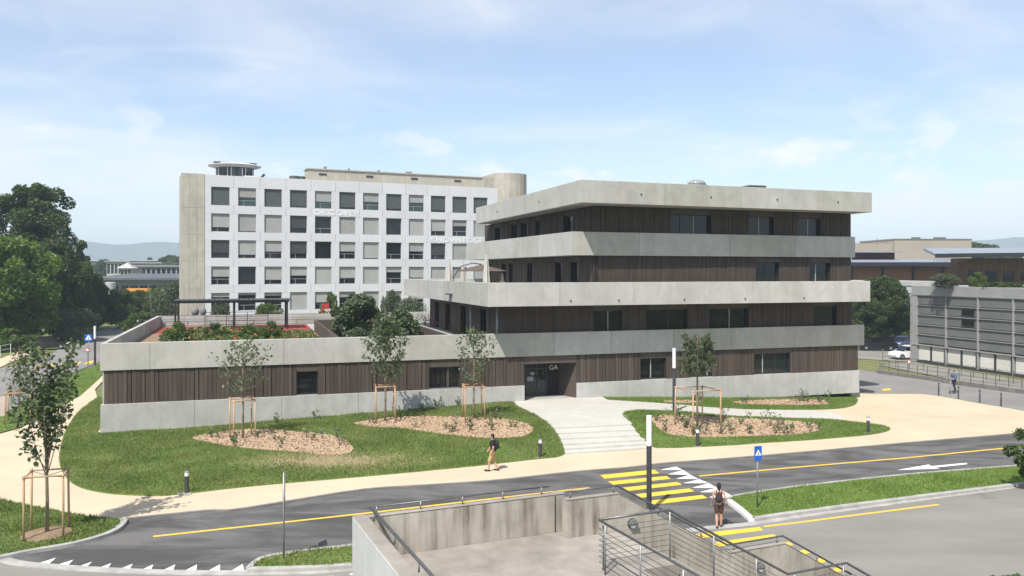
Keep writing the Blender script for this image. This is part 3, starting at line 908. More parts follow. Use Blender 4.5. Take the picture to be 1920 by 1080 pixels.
plat = gxy([(962, 759), (1020, 793), (1181, 786), (1170, 775), (1197, 769.5), (1267, 771.5), (1385, 780.5), (1535, 785.5), (1588, 789), (1560, 776), (1520, 770.5),
            (1470, 769.5), (1400, 768.5), (1330, 764.5), (1250, 757.5), (1140, 750.5)])
st_l0, st_r0 = P(1029, 795, PLAT_Z), P(1180, 786, PLAT_Z)
st_l1, st_r1 = P(1060, 853, 0.0), P(1224, 842, 0.0)
pl = [fac(25.55, -0.3)] + [tuple(P(px_, py_, 0.67).to_2d()) for px_, py_ in ((970, 761), (1001, 776.5), (1016, 785))] + [(st_l0.x, st_l0.y), (st_r0.x, st_r0.y)] + plat[3:] + [fac(32.0, -0.3)]
drape('entrance_platform', pl, 'paving_white', 0.035, 1.0, skirt=0.12, zf=lambda x, y: max(ground_z(x, y), 0.0) if (x - A0.x) * U.x + (y - A0.y) * U.y > 33.5 else max(ground_z(x, y), 0.64))
steps = thing('entrance_steps', 'broad pale concrete steps rising from the sand path to the entrance', 'steps', (st_l1.x, st_l1.y, 0))
NS = 6
EL = [(0.0, 1060, 853), (0.30, 1057, 838), (0.55, 1050, 822), (0.8, 1040, 807), (1.0, 1029, 795)]
ER = [(0.0, 1224, 842), (0.30, 1212, 829), (0.55, 1197, 816), (0.8, 1186, 800), (1.0, 1180, 786)]
def edge_pt(tab, t):
    z = 0.675 * t
    return P(lerp_tab([(a, b) for a, b, c in tab], t), lerp_tab([(a, c) for a, b, c in tab], t), z)
off = Vector((st_l1.x, st_l1.y, 0))
for k in range(NS):
    t0, t1 = k / NS, (k + 1) / NS
    z1 = 0.675 * (k + 1) / NS
    a, b, c, d = edge_pt(EL, t0), edge_pt(ER, t0), edge_pt(ER, min(1, t1 + 0.02)), edge_pt(EL, min(1, t1 + 0.02))
    MB().prism([(q - off).to_2d() for q in (a, b, c, d)], -0.15, z1 - (0.004 if k == NS - 1 else 0)).build('step', 'paving_white', steps, bevel=0.012)


# ------------------------------------------------------------------ main building (local x along the facade, y inward)
def toL(p):
    r = Vector((p[0] - A0.x, p[1] - A0.y, 0))
    return Vector((r.dot(U), -r.dot(N)))


CL = toL((0, 0))


def px_on(line_p, line_q, px):
    """distance along a local wall line at which a photo column crosses it"""
    d = Vector(((px - 960) / FPX, 1.0, 0)); d = Vector((d.dot(U), -d.dot(N)))
    p, q = Vector(line_p), Vector(line_q); e = (q - p).normalized()
    # CL + a d = p + t e
    det = d.x * (-e.y) - d.y * (-e.x)
    r = p - CL
    return (d.x * r.y - d.y * r.x) / det


def inset_poly(poly, t):
    n = len(poly); out = []
    area = sum(poly[i][0] * poly[(i + 1) % n][1] - poly[(i + 1) % n][0] * poly[i][1] for i in range(n))
    sg = 1 if area > 0 else -1
    ts = t if isinstance(t, (list, tuple)) else [t] * n
    lines = []
    for i in range(n):
        p, q = Vector(poly[i]), Vector(poly[(i + 1) % n]); e = (q - p).normalized(); nn = Vector((-e.y, e.x)) * sg
        lines.append((p + nn * ts[i], e))
    for i in range(n):
        (p, e), (q, f) = lines[i - 1], lines[i]
        det = e.x * (-f.y) - e.y * (-f.x); r = q - p
        a = (r.x * (-f.y) - r.y * (-f.x)) / det
        out.append(p + e * a)
    return out


bld = thing('campus_building', 'stepped concrete building with dark timber walls between pale concrete bands', 'building', A0, FANG)


def band(poly, z0, z1, thick, plen, seed, floor_z=None, edges=None, bev=0.015):
    """a concrete band: mitred precast panels around a slab outline"""
    inn = inset_poly(poly, thick); rr = random.Random(seed); n = len(poly)
    for i in range(n):
        if edges and i not in edges: lens = 1
        else: lens = None
        a, b = Vector(poly[i]), Vector(poly[(i + 1) % n]); c, d = inn[i], inn[(i + 1) % n]
        L = (b - a).length
        k = 1 if lens else max(1, round(L / plen))
        cuts = [0.0] + [(j + rr.uniform(-0.22, 0.22)) / k for j in range(1, k)] + [1.0]
        for t0, t1 in zip(cuts, cuts[1:]):
            g = 0.006 / L
            u0, u1 = (t0 + g if t0 > 0 else 0), (t1 - g if t1 < 1 else 1)
            MB().prism([a.lerp(b, u0), a.lerp(b, u1), c.lerp(d, u1), c.lerp(d, u0)], z0, z1).build('fascia_panel', 'concrete_new', bld, bevel=bev)
    core = inset_poly(poly, thick * 0.5)
    MB().prism(core, z0 + 0.02, floor_z if floor_z else z0 + 0.4).build('floor_slab', 'soffit', bld)


SL1 = [Vector((0, 0)), Vector((54.5, 0)), Vector((54.5, 31)), Vector((0, 31))]
SL2 = [Vector((23.04, -1.9)), Vector((53.4, -1.9)), Vector((53.4, 25)), toL((-10.55, 79.6))]
SL3 = [toL((4.06, 55.2)), Vector((53.46, -0.2)), Vector((53.46, 25)), toL((-4.44, 80.0))]
SL4 = [toL((4.53, 53.4)), Vector((53.55, -1.9)), Vector((53.55, 26)), toL((-3.45, 77.7))]
Z1, Z2, Z3, Z4 = (3.70, 5.30), (7.21, 8.78), (10.61, 12.22), (14.03, 15.54)

# band of the ground floor: panels only, its deck has a planted court cut out of it
inn1 = inset_poly(SL1, 0.28); rr1 = random.Random(5)
for i in range(4):
    a, b, c, d = SL1[i], SL1[(i + 1) % 4], inn1[i], inn1[(i + 1) % 4]
    L = (b - a).length; k = round(L / 6.2)
    cuts = [0] + [(j + rr1.uniform(-0.2, 0.2)) / k for j in range(1, k)] + [1]
    if i == 0: cuts = [0, 0.049, 0.19, 0.30, 0.425, 0.52, 0.60, 0.69, 0.78, 0.87, 0.94, 1.0]
    for t0, t1 in zip(cuts, cuts[1:]):
        g = 0.006 / L
        u0, u1 = (t0 + g if t0 > 0 else 0), (t1 - g if t1 < 1 else 1)
        MB().prism([a.lerp(b, u0), a.lerp(b, u1), c.lerp(d, u1), c.lerp(d, u0)], *Z1).build('fascia_panel', 'concrete_new', bld, bevel=0.015)
CT = (13.65, 20.95, 0.30, 19.8)           # the court: s0, s1, y0, y1
for q in ((0.27, CT[0], 0.27, 30.73), (CT[0] + 0.01, CT[1] - 0.01, CT[3], 30.73), (CT[1], 54.2, 0.27, 30.73)):
    MB().box(q[0], q[1], q[2], q[3], 3.72, 4.30).build('roof_deck', 'concrete_deck', bld)
band(SL2, *Z2, 0.28, 5.4, 12, floor_z=7.75)
band(SL3, *Z3, 0.28, 5.6, 21, floor_z=11.2)
band(SL4, *Z4, 0.30, 6.0, 33, floor_z=15.1)


class Run:
    """a straight stretch of timber-clad wall with window openings"""

    def __init__(self, p, q, z0, z1, clad='joined', inward=None):
        self.p, self.q = Vector(p), Vector(q); self.L = (self.q - self.p).length
        self.e = (self.q - self.p).normalized()
        self.i = Vector((-self.e.y, self.e.x)) if inward is None else Vector(inward)
        self.z0, self.z1 = z0, z1; self.op = []; self.clad = clad

    def at(self, t, w, z):
        v = self.p + self.e * t + self.i * w
        return Vector((v.x, v.y, z))

    def bx(self, m, t0, t1, w0, w1, z0, z1):
        m.obox(self.at(t0, w0, z0), self.e.to_3d() * (t1 - t0), self.i.to_3d() * (w1 - w0), Vector((0, 0, z1 - z0)))

    def window(self, px0, px1, zb, zt, bars=(0.5,), glass='glass_dark', px=True):
        t0, t1 = (px_on(self.p, self.q, px0), px_on(self.p, self.q, px1)) if px else (px0, px1)
        self.op.append((min(t0, t1), max(t0, t1), zb, zt, bars, glass))

    def build(self, pitch=0.19, seed=1):
        if self.clad == 'boards': pitch = 0.25
        rr = random.Random(seed); z0, z1 = self.z0, self.z1
        ops = sorted(self.op)
        w = MB(); t = 0.0
        solid = []
        for o in ops:
            solid.append((t, o[0], z0, z1)); t = o[1]
            if o[2] > z0 + 0.02: solid.append((o[0], o[1], z0, o[2]))
            if o[3] < z1 - 0.02: solid.append((o[0], o[1], o[3], z1))
        solid.append((t, self.L, z0, z1))
        for s in solid:
            if s[1] - s[0] > 0.01: self.bx(w, s[0], s[1], 0.05, 0.40, s[2], s[3])
        w.build('wall', 'wood_back', bld)
        # boards: alternate proud and flush, with open joints; plain lintel boards above openings
        joined = MB()
        spans = []; t = 0.0
        for o in ops: spans.append((t, o[0])); t = o[1]
        spans.append((t, self.L))
        for a, b in spans:
            n = max(1, round((b - a) / pitch)); pt = (b - a) / n
            if b - a < 0.05: continue
            for k in range(n):
                proud = rr.choice((0.0, 0.0, 0.018, 0.03))
                x0, x1 = a + k * pt + 0.008, a + (k + 1) * pt - 0.008
                if rr.random() < 0.25:
                    x1 -= pt * 0.14
                if self.clad == 'boards':
                    m = MB(); self.bx(m, x0, x1, 0.0 - proud, 0.048, z0 + 0.004, z1 - 0.03)
                    m.build('board', 'wood', bld)
                else:
                    self.bx(joined, x0, x1, 0.0 - proud, 0.048, z0 + 0.004, z1 - 0.03)
        if joined.v: joined.build('cladding', 'wood', bld, kind='stuff')
        for o in ops:
            if o[3] < z1 - 0.06:
                m = MB(); self.bx(m, o[0] + 0.01, o[1] - 0.01, 0.005, 0.045, o[3] + 0.004, z1 - 0.03)
                m.build('lintel_board', 'wood_panel', bld)
            if o[2] > z0 + 0.06:
                m = MB(); self.bx(m, o[0] + 0.01, o[1] - 0.01, 0.005, 0.045, z0 + 0.004, o[2] - 0.004)
                m.build('sill_board', 'wood_panel', bld)
            if o[5] is None: continue
            f = MB(); fw = 0.06; ya, yb = 0.24, 0.32
            self.bx(f, o[0], o[0] + fw, ya, yb, o[2], o[3]); self.bx(f, o[1] - fw, o[1], ya, yb, o[2], o[3])
            self.bx(f, o[0] + fw, o[1] - fw, ya, yb, o[2], o[2] + fw); self.bx(f, o[0] + fw, o[1] - fw, ya, yb, o[3] - fw, o[3])
            win = f.build('window', 'frame_dark', bld)
            edges = [o[0] + fw] + [o[0] + (o[1] - o[0]) * b for b in o[4]] + [o[1] - fw]
            for b in edges[1:-1]:
                g = MB(); self.bx(g, b - 0.035, b + 0.035, ya - 0.01, yb - 0.005, o[2] + fw, o[3] - fw); g.build('mullion', 'frame_grey' if rr.random() < 0.5 else 'frame_dark', win)
            for a, b in zip(edges, edges[1:]):
                g = MB(); self.bx(g, a + 0.005, b - 0.005, ya + 0.035, ya + 0.05, o[2] + fw, o[3] - fw); g.build('pane', o[5], win)
            s = MB(); self.bx(s, o[0] + 0.004, o[1] - 0.004, -0.02, ya - 0.004, o[2] - 0.035, o[2] - 0.001); s.build('sill', 'frame_grey', win)


# ground floor: concrete base panels and timber boards
bp = (0, 0.12)
ent0, ent1 = px_on((0, 0.12), (54, 0.12), 983), px_on((0, 0.12), (54, 0.12), 1081)
rb = random.Random(9)
for s0, s1 in ((0.0, ent0), (ent1, 54.05)):
    n = round((s1 - s0) / 5.0); cuts = [s0] + [s0 + (s1 - s0) * (j + rb.uniform(-0.2, 0.2)) / n for j in range(1, n)] + [s1]
    for a, b in zip(cuts, cuts[1:]):
        zb = -0.35 if a < 36 else -0.04
        MB().box(a + 0.005, b - 0.005, 0.02, 0.42, zb, 1.72).build('base_panel', 'concrete_base', bld, bevel=0.012)
MB().box(34, 53.7, 0.75, 1.0, -0.8, -0.05).build('plinth', 'wood_back', bld)
MB().box(0.2, ent0 - 0.05, 0.45, 0.8, -0.5, 3.7).build('inner_wall', 'wood_back', bld)
MB().box(ent1 + 0.05, 53.9, 0.46, 0.8, -0.02, 3.7).build('inner_wall', 'wood_back', bld)
# end walls of the wing
MB().box(0.05, 0.4, 0.45, 30.9, -0.3, 3.69).build('end_wall', 'concrete_base', bld)
MB().box(53.6, 54.0, 0.45, 30.9, -0.6, 3.69).build('end_wall', 'concrete_base', bld)
r1 = Run((0.18, 0.12), (ent0, 0.12), 1.72, 3.70, 'boards')
r1.window(556, 596, 1.76, 3.22, (), 'glass_dark'); r1.window(805, 862, 1.78, 3.18, (0.5,), 'glass_dark')
r1.build(seed=3)
r1b = Run((ent1, 0.12), (54.0, 0.12), 1.72, 3.70, 'boards')
r1b.window(1201, 1249, 1.76, 3.26, (0.45,), 'glass_dark'); r1b.window(1292, 1336, 1.76, 3.2, (0.85,), 'glass_blue'); r1b.window(1414, 1482, 1.76, 3.3, (0.28, 0.62), 'glass_blue')
r1b.build(seed=4)
# first floor under the wide band: timber walls set back over the roof deck
s2l = 20 + px_on((20, 0.35), (54, 0.35), 946)
r2 = Run((s2l, 0.35), (53.6, 0.35), 4.30, 7.21)
for a, b in ((1113, 1166), (1212, 1289), (1330, 1403)): r2.window(a, b, 4.45, 6.75, (0.55,), 'glass_dark')
r2.window(1525, 1569, 4.45, 6.85, (0.4,), 'glass_blue')
r2.build(seed=5)
r2l = Run((s2l, 24.5), (s2l, 0.40), 4.30, 7.21)
for a in (2.2, 6.5, 12.0, 18.0): r2l.window(a, a + 1.9, 4.32, 6.7, (0.5,), 'glass_dark', px=False)
r2l.build(seed=6)
# upper floors
W3 = inset_poly(SL3, [0.32, 0.15, 0.3, 1.75])
for lv, (za, zb), fw, lw in ((3, (7.75, 10.61), ((1418, 1461, 0.45), (1517, 1557, 0.40)), ((1.2, 2.1), (5.3, 6.6), (7.4, 8.5), (12.2, 13.4), (18.4, 20.0), (21.5, 23.2))),
                             (4, (11.2, 14.03), ((1258, 1333, 0.35), (1405, 1451, 0.45), (1497, 1539, 0.5)), ((3.2, 5.0), (8.0, 9.6), (10.6, 12.6), (14.2, 15.2), (20.2, 22.2)))):
    r = Run(W3[0], W3[1], za, zb)
    for a, b, t in fw: r.window(a, b, za + 0.25, zb - 0.42, (t,) if b - a < 60 else (0.27, 0.6), 'glass_blue')
    r.build(seed=7 + lv)
    rl = Run(W3[3], W3[0], za, zb)
    for a, b in lw:
        if b < rl.L - 0.4: rl.window(a, b, za + 0.25, zb - 0.40, (0.6,), 'glass_blue', px=False)
    rl.build(seed=17 + lv)
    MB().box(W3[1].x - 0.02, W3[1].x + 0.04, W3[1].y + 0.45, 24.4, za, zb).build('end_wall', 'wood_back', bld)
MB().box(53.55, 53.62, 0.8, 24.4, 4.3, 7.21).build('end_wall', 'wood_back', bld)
# dark interior cores so that nothing shines through
MB().box(s2l + 0.9, 53.2, 1.4, 24, 4.31, 7.2).build('core', 'wood_back', bld)
cc = inset_poly(W3, 0.9)
MB().prism(cc, 7.76, 10.6).build('core', 'wood_back', bld); MB().prism(cc, 11.21, 14.02).build('core', 'wood_back', bld)

# columns under the wide band
for sx, yy in ((s2l - 0.40, 0.75), (23.95, px_on((23.95, -1), (23.95, 25), 883) - 1)):
    MB().lathe([(0.10, 4.3), (0.10, 7.22)], (sx, yy, 0), 12).build('column', 'metal_galv', bld, smooth=True)
# drain spouts
for poly, zz, pxs in ((SL2, 7.55, (1070, 1160, 1283, 1397, 1507)), (SL4, 14.72, (1202, 1333, 1457, 1571))):
    for px in pxs:
        t = px_on(poly[0], poly[1], px); e = (poly[1] - poly[0]).normalized(); q = poly[0] + e * t; nn = Vector((e.y, -e.x))
        MB().tube([(q.x - nn.x * 0.05, q.y - nn.y * 0.05, zz), (q.x + nn.x * 0.06, q.y + nn.y * 0.06, zz - 0.005)], 0.055, 10).build('drain_spout', 'metal_dark', bld)
for t in (7.0, 17.5):
    q = SL4[3].lerp(SL4[0], t / 25.4); e = (SL4[0] - SL4[3]).normalized(); nn = Vector((e.y, -e.x))
    MB().tube([(q.x - nn.x * 0.05, q.y - nn.y * 0.05, 14.72), (q.x + nn.x * 0.06, q.y + nn.y * 0.06, 14.715)], 0.05, 10).build('drain_spout', 'metal_dark', bld)
# roof lights
def rooftop(px, Y):
    return toL(D(px, Y, 0))
q = rooftop(1306, 66)
dome = MB().lathe([(0.75, 15.1), (0.75, 16.42), (0.82, 16.42), (0.82, 16.50)], (q.x, q.y, 0), 20).build('roof_light', 'metal_galv', bld)
MB().lathe([(0.76, 16.505), (0.72, 16.66), (0.60, 16.80), (0.38, 16.90), (0.10, 16.94)], (q.x, q.y, 0), 20).build('dome', 'glass_dome', dome, smooth=True)
q = rooftop(1413, 67)
MB().box(q.x - 0.8, q.x + 0.8, q.y - 0.6, q.y + 0.6, 15.1, 16.52).build('roof_hatch', 'metal_dark', bld, bevel=0.02)

# entrance: recessed porch, glazed doors, name letters
e0, e1, dep = ent0, ent1, 1.9
ew = thing('entrance_door', 'dark glazed entrance doors recessed under the GA letters', 'door', A0 + U * e0, FANG)
W = e1 - e0
hz = 3.16
MB().box(e0, e1, 0.12, dep + 0.3, hz, 3.70).build('porch_ceiling', 'wood_panel', bld)
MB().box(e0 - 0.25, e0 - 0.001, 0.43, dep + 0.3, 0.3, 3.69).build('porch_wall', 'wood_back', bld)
m = MB(); m.prism([(e1 + 0.02, 0.13), (e1 + 0.25, 0.13), (e1 + 0.25, dep + 0.3), (e1 - 0.75, dep + 0.3)], 0.30, hz - 0.003); m.build('porch_wall', 'wood_panel', bld)
MB().box(e0, e1, 0.10, dep + 0.3, 0.3, 0.672).build('porch_floor', 'concrete_deck', bld)
dw = W * 0.60
MB().box(dw + 0.04, W - 0.5, dep, dep + 0.2, 0.675, hz - 0.004).build('side_panel', 'wood_back', ew)
fr = MB(); fy0, fy1 = dep - 0.02, dep + 0.08
xs = [0.0, dw * 0.30, dw * 0.34, dw * 0.64, dw * 0.68, dw]
for a in (0.0, dw * 0.30, dw * 0.64, dw - 0.07): fr.box(a, a + 0.08, fy0, fy1, 0.675, hz - 0.004)
fr.box(0.08, dw - 0.08, fy0 + 0.003, fy1 - 0.003, hz - 0.10, hz - 0.008); fr.box(0.08, dw - 0.08, fy0 + 0.003, fy1 - 0.003, 0.678, 0.78); fr.box(0.08, dw - 0.08, fy0 + 0.003, fy1 - 0.003, 2.55, 2.62)
fr.build('door_frame', 'frame_dark', ew)
for a, b in ((0.085, dw * 0.30 - 0.005), (dw * 0.30 + 0.085, dw * 0.64 - 0.005), (dw * 0.64 + 0.085, dw - 0.08)):
    MB().box(a, b, dep + 0.02, dep + 0.035, 0.785, 2.545).build('glass_pane', 'glass_blue', ew)
    MB().box(a, b, dep + 0.02, dep + 0.035, 2.625, hz - 0.105).build('glass_pane', 'glass_blue', ew)
for a, z, w_, h_ in ((dw * 0.16, 1.75, 0.20, 0.32), (dw * 0.46, 2.15, 0.30, 0.22), (dw * 0.36, 1.75, 0.46, 0.30)):
    MB().box(a, a + w_, dep + 0.012, dep + 0.018, z, z + h_).build('notice', 'frame_grey', ew)
for a in (dw * 0.60, dw * 0.72):
    MB().tube([(a, dep - 0.03, 1.2), (a, dep - 0.08, 1.25), (a, dep - 0.08, 2.0), (a, dep - 0.03, 2.05)], 0.015, 8).build('door_handle', 'metal_galv', ew)
tm = text_mesh('GA', 0.48, 0.02, 'letter_white')
o = link('letters', tm, ew, (dw + 0.14, dep - 0.03, 2.50)); o.rotation_euler = (R(90), 0, 0)

# planted court in the roof deck
MB().box(CT[0] - 0.01, CT[0] + 0.14, CT[2], CT[3], 0.2, 5.30).build('court_wall', 'wood_panel', bld)
MB().box(CT[1] - 0.14, CT[1] + 0.01, CT[2], CT[3], 0.2, 5.30).build('court_wall', 'wood_panel', bld)
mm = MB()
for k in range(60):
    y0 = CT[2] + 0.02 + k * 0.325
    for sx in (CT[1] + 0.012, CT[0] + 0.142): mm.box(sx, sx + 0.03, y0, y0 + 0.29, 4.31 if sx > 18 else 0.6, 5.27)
mm.build('court_cladding', 'wood_back', bld, kind='stuff')  # shade on the court walls is put into this near-black timber colour
MB().box(CT[0] + 0.14, CT[1] - 0.14, CT[3] - 0.15, CT[3], 0.2, 5.30).build('court_wall', 'wood_panel', bld)
MB().box(CT[0] + 0.14, CT[1] - 0.14, 0.82, CT[3] - 0.16, -0.1, 0.25).build('court_soil', 'dirt', bld)

def L2W(s, y, z=0.0):
    return A0 + U * s - N * y + Vector((0, 0, z))


# ------------------------------------------------------------------ white office block behind
WB = Vector((-41.5, 110.0, 0)); WANG = R(24.8)
WU = Vector((math.cos(WANG), math.sin(WANG), 0))
wb = thing('office_block', 'white panelled office block with rows of square windows and a rooftop pavilion', 'building', WB, WANG)


def wpx(px, off=0.0):
    k = (px - 960) / FPX; wi = Vector((-WU.y, WU.x, 0)); o = WB + wi * off
    return (k * o.y - o.x) / (WU.x - k * WU.y)


cols = [(396, 430), (445, 479), (494, 527), (542, 574), (589, 620), (634, 665), (679, 708), (723, 751), (765, 793), (806, 834), (848, 875), (888, 914)]
cs = [(wpx(a), wpx(b)) for a, b in cols]
pitch = (cs[-1][0] - cs[0][0]) / 11.0
ww = sum(b - a for a, b in cs) / 12.0
c0 = cs[0][0]
RZ = [(zat(384, 110.4), zat(350, 110.4))]
fl = 3.60
for k in range(1, 6): RZ.append((RZ[0][0] - fl * k, RZ[0][1] - fl * k))
TOP = zat(327, 110.0)
x_end = 43.2; x_beg = 0.0
ncol = 13
MB().box(x_beg + 0.1, x_end - 0.02, 0.45, 17.0, -1.0, TOP - 0.35).build('wall', 'wood_back', wb)
MB().box(x_beg + 0.1, x_end - 0.02, 0.46, 17.0, TOP - 0.34, TOP - 0.15).build('roof', 'roof_gravel', wb)
piers = [x_beg] + [c0 + k * pitch for k in range(12)]
# spandrel and pier panels, one by one, with open joints
zz = [TOP] + [z for pr in RZ for z in (pr[1], pr[0])]
for r in range(len(RZ) + 1):
    zt = TOP if r == 0 else RZ[r - 1][0]
    zb = RZ[r][1] if r < len(RZ) else -1.0
    edges = [x_beg] + [c0 + k * pitch + ww + (pitch - ww) * 0.5 for k in range(12)]
    edges[-1] = x_end
    for a, b in zip(edges, edges[1:]):
        MB().box(a + 0.016, b - 0.016, 0.0, 0.44, zb + 0.012, zt - 0.012).build('spandrel_panel', 'facade_white', wb)
for r, (zb, zt) in enumerate(RZ):
    for k in range(13):
        a = x_beg if k == 0 else c0 + (k - 1) * pitch + ww
        b = c0 + k * pitch if k < 12 else x_end
        MB().box(a + 0.004, b - 0.004, 0.005, 0.44, zb - 0.004, zt + 0.004).build('pier_panel', 'facade_white', wb)
# windows: frame, panes, roller blind at its own height
drops = ["0 .5 0 0 .6 0 .5 0 .45 0 0 0", ".75 .95 1 0 0 1 1 0 1 .7 .35 1", "0 .8 .6 0 0 .55 .95 0 .5 0 1 1", ".55 0 .75 .5 1 .65 1 .3 .65 1 1 1", ".2 .1 .15 1 .6 .3 1 1 .5 1 1 1", "0 0 .4 1 .6 0 1 1 .5 1 1 1"]
drops = [[float(v) for v in d.split()] for d in drops]
rw = random.Random(4)
for r, (zb, zt) in enumerate(RZ):
    for k in range(12):
        a = c0 + k * pitch; b = a + ww; dv = drops[r][k]
        dark = dv < 0.01
        f = MB()
        f.box(a, a + 0.05, 0.26, 0.34, zb, zt); f.box(b - 0.05, b, 0.26, 0.34, zb, zt); f.box(a + 0.05, b - 0.05, 0.26, 0.34, zt - 0.05, zt); f.box(a + 0.05, b - 0.05, 0.26, 0.34, zb, zb + 0.05)
        win = f.build('window', 'frame_grey' if r else 'frame_dark', wb)
        MB().box(a + 0.05, b - 0.05, 0.36, 0.38, zb + 0.05, zt - 0.05).build('pane', ('glass_teal' if r == 0 else 'glass_blue') if dv > 0.01 or rw.random() < 0.5 else 'glass_blue', win)
        if not dark or rw.random() < 0.6:
            zr = zb + (zt - zb) * 0.30; g = MB(); g.box(a + 0.05, b - 0.05, 0.30, 0.335, zr - 0.03, zr + 0.03); xm = a + ww * 0.34; g.box(xm - 0.025, xm + 0.025, 0.30, 0.335, zb + 0.05, zr - 0.03)
            g.build('glazing_bar', 'frame_grey', win)
        if dv > 0.01:
            zl = zt - 0.05 - (zt - zb - 0.12) * dv
            MB().box(a + 0.03, b - 0.03, 0.20, 0.215, zl, zt - 0.01).build('blind', 'blind_grey', win)
            MB().box(a + 0.03, b - 0.03, 0.19, 0.225, zl - 0.04, zl - 0.002).build('blind_rail', 'frame_grey', win)
        elif r == 0:
            MB().box(a + 0.03, b - 0.03, 0.20, 0.212, zb + (zt - zb) * (0.12 if k % 2 else 0.02), zt - 0.01).build('blind', 'tank_dark', win)
        else:
            MB().box(a + 0.03, b - 0.03, 0.22, 0.232, zb + (zt - zb) * 0.30, zt - 0.01).build('blind', 'metal_dark', win) if k % 3 == 0 else None
# lettering on the spandrels
for body, px0, px1, zz_ in (('DISCOVER', 588, 673, RZ[0][0] - 0.98), ('KNOWLEDGE', 806, 905, RZ[1][0] - 0.98)):
    me = text_mesh(body, 1.05, 0.012, 'letter_white')
    x0, x1 = wpx(px0), wpx(px1); wdt = max(v.co.x for v in me.vertices) - min(v.co.x for v in me.vertices)
    o = link('letters', me, wb, (x0, -0.03, zz_)); o.rotation_euler = (R(90), 0, 0); o.scale = ((x1 - x0) / wdt, 1, 1)
# rounded stair shafts of beige concrete at both ends
def shaft(pxa, pxb, off, z1, depth, bulge):
    a, b = wpx(pxa, off), wpx(pxb, off); w_ = b - a; n = 10; poly = []
    for k in range(n + 1):
        t = math.pi * k / n; poly.append((a + w_ / 2 - math.cos(t) * w_ / 2, off - math.sin(t) * bulge))
    poly += [(b, off + depth), (a, off + depth)]
    zs = [-1.0]
    zs += [z for z in np.arange(z1 - 3.6 * 6 - 1.2, z1 - 1, 3.6) if z > -0.5] + [z1]
    for z0_, z1_ in zip(zs, zs[1:]):
        MB().prism(poly, z0_ + 0.008, z1_ - 0.008).build('shaft_ring', 'concrete_beige', wb)
    return a, b
za_ = zat(325, 109.5); xl = wpx(340, -0.05)
for r in range(7):
    z1_ = za_ - (0 if r == 0 else 4.6 + 3.6 * (r - 1)); z0_ = za_ - (4.6 + 3.6 * r)
    for k in range(3):
        a, b = xl + (0.04 - xl) * k / 3, xl + (0.04 - xl) * (k + 1) / 3
        MB().box(a + 0.012, b - 0.012, -0.06, 0.5, max(z0_, -1) + 0.012, z1_ - 0.012).build('shaft_panel', 'concrete_beige', wb)
MB().box(xl + 0.02, 0.09, 0.3, 6.0, -1, za_ - 0.05).build('shaft_core', 'concrete_beige', wb)
s0, s1 = shaft(923, 985, 9.0, zat(325, 137), 6.0, 2.6)
MB().box(wpx(905, 9.0), s0 + 0.3, 8.6, 14.0, 5, zat(331, 136)).build('shaft_block', 'concrete_beige', wb)
# plant floor of beige panels
pa, pb = wpx(577, 4.0), wpx(905, 4.0); zp1 = zat(317, 121)
npn = 30
for k in range(npn):
    a, b = pa + (pb - pa) * k / npn, pa + (pb - pa) * (k + 1) / npn
    MB().box(a + 0.008, b - 0.008, 4.0, 4.2, TOP - 0.2, zp1 - 0.16).build('penthouse_panel', 'panel_beige', wb)
MB().box(pa - 0.15, pb + 0.15, 3.85, 6.5, zp1 - 0.155, zp1).build('penthouse_roof', 'panel_beige', wb)
MB().box(pa, pa + 0.3, 4.21, 6.4, TOP - 0.2, zp1 - 0.16).build('penthouse_wall', 'panel_beige', wb)
for px in (605, 693, 777, 858):
    a = wpx(px, 4.0); MB().box(a - 0.55, a + 0.55, 3.93, 3.995, TOP + (zp1 - TOP) * 0.55, TOP + (zp1 - TOP) * 0.68).build('louvre', 'metal_dark', wb)
for px, h, w_ in ((609, 0.55, 0.4), (653, 0.4, 0.2), (709, 0.4, 0.25), (722, 0.25, 0.15), (765, 0.45, 0.9)):
    a = wpx(px, 6.0); MB().box(a - w_ / 2, a + w_ / 2, 5.4, 6.0, zp1, zp1 + h).build('roof_vent', 'metal_galv' if w_ > 0.3 else 'metal_dark', wb, bevel=0.03)
for px in (552, 566):
    a = wpx(px, 3.0); MB().lathe([(0.75 if px < 560 else 0.5, TOP - 0.2), (0.75 if px < 560 else 0.5, TOP + 0.62), (0.6 if px < 560 else 0.4, TOP + 0.7)], (a, 3.0, 0), 20).build('roof_tank', 'tank_dark', wb, smooth=False)
# round pavilion with a wide disc roof
pc = wpx(442, 3.5); pr = 2.55
kx, ky = pc, 4.6
MB().lathe([(pr, TOP - 0.2), (pr, TOP + 1.55)], (kx, ky, 0), 8).build('pavilion_wall', 'metal_dark', wb)
for k in range(8):
    an = R(22.5 + 45 * k); an2 = R(22.5 + 45 * (k + 1)); mid = (an + an2) / 2
    if math.sin(mid) > 0.3: continue
    cxx, cyy = kx + math.cos(mid) * pr * 0.93, ky + math.sin(mid) * pr * 0.93
    tx, ty = -math.sin(mid), math.cos(mid); nx, ny = math.cos(mid), math.sin(mid)
    m = MB(); m.obox((cxx - tx * 0.8, cyy - ty * 0.8, TOP - 0.1), (tx * 1.6, ty * 1.6, 0), (nx * 0.08, ny * 0.08, 0), (0, 0, 1.5))
    w_ = m.build('pavilion_window', 'glass_teal' if k % 2 else 'glass_blue', wb)
    for s_ in (-0.8, -0.05, 0.7):
        m = MB(); m.obox((cxx + tx * s_, cyy + ty * s_, TOP - 0.1), (tx * 0.1, ty * 0.1, 0), (nx * 0.12, ny * 0.12, 0), (0, 0, 1.5)); m.build('mullion', 'letter_white', w_)
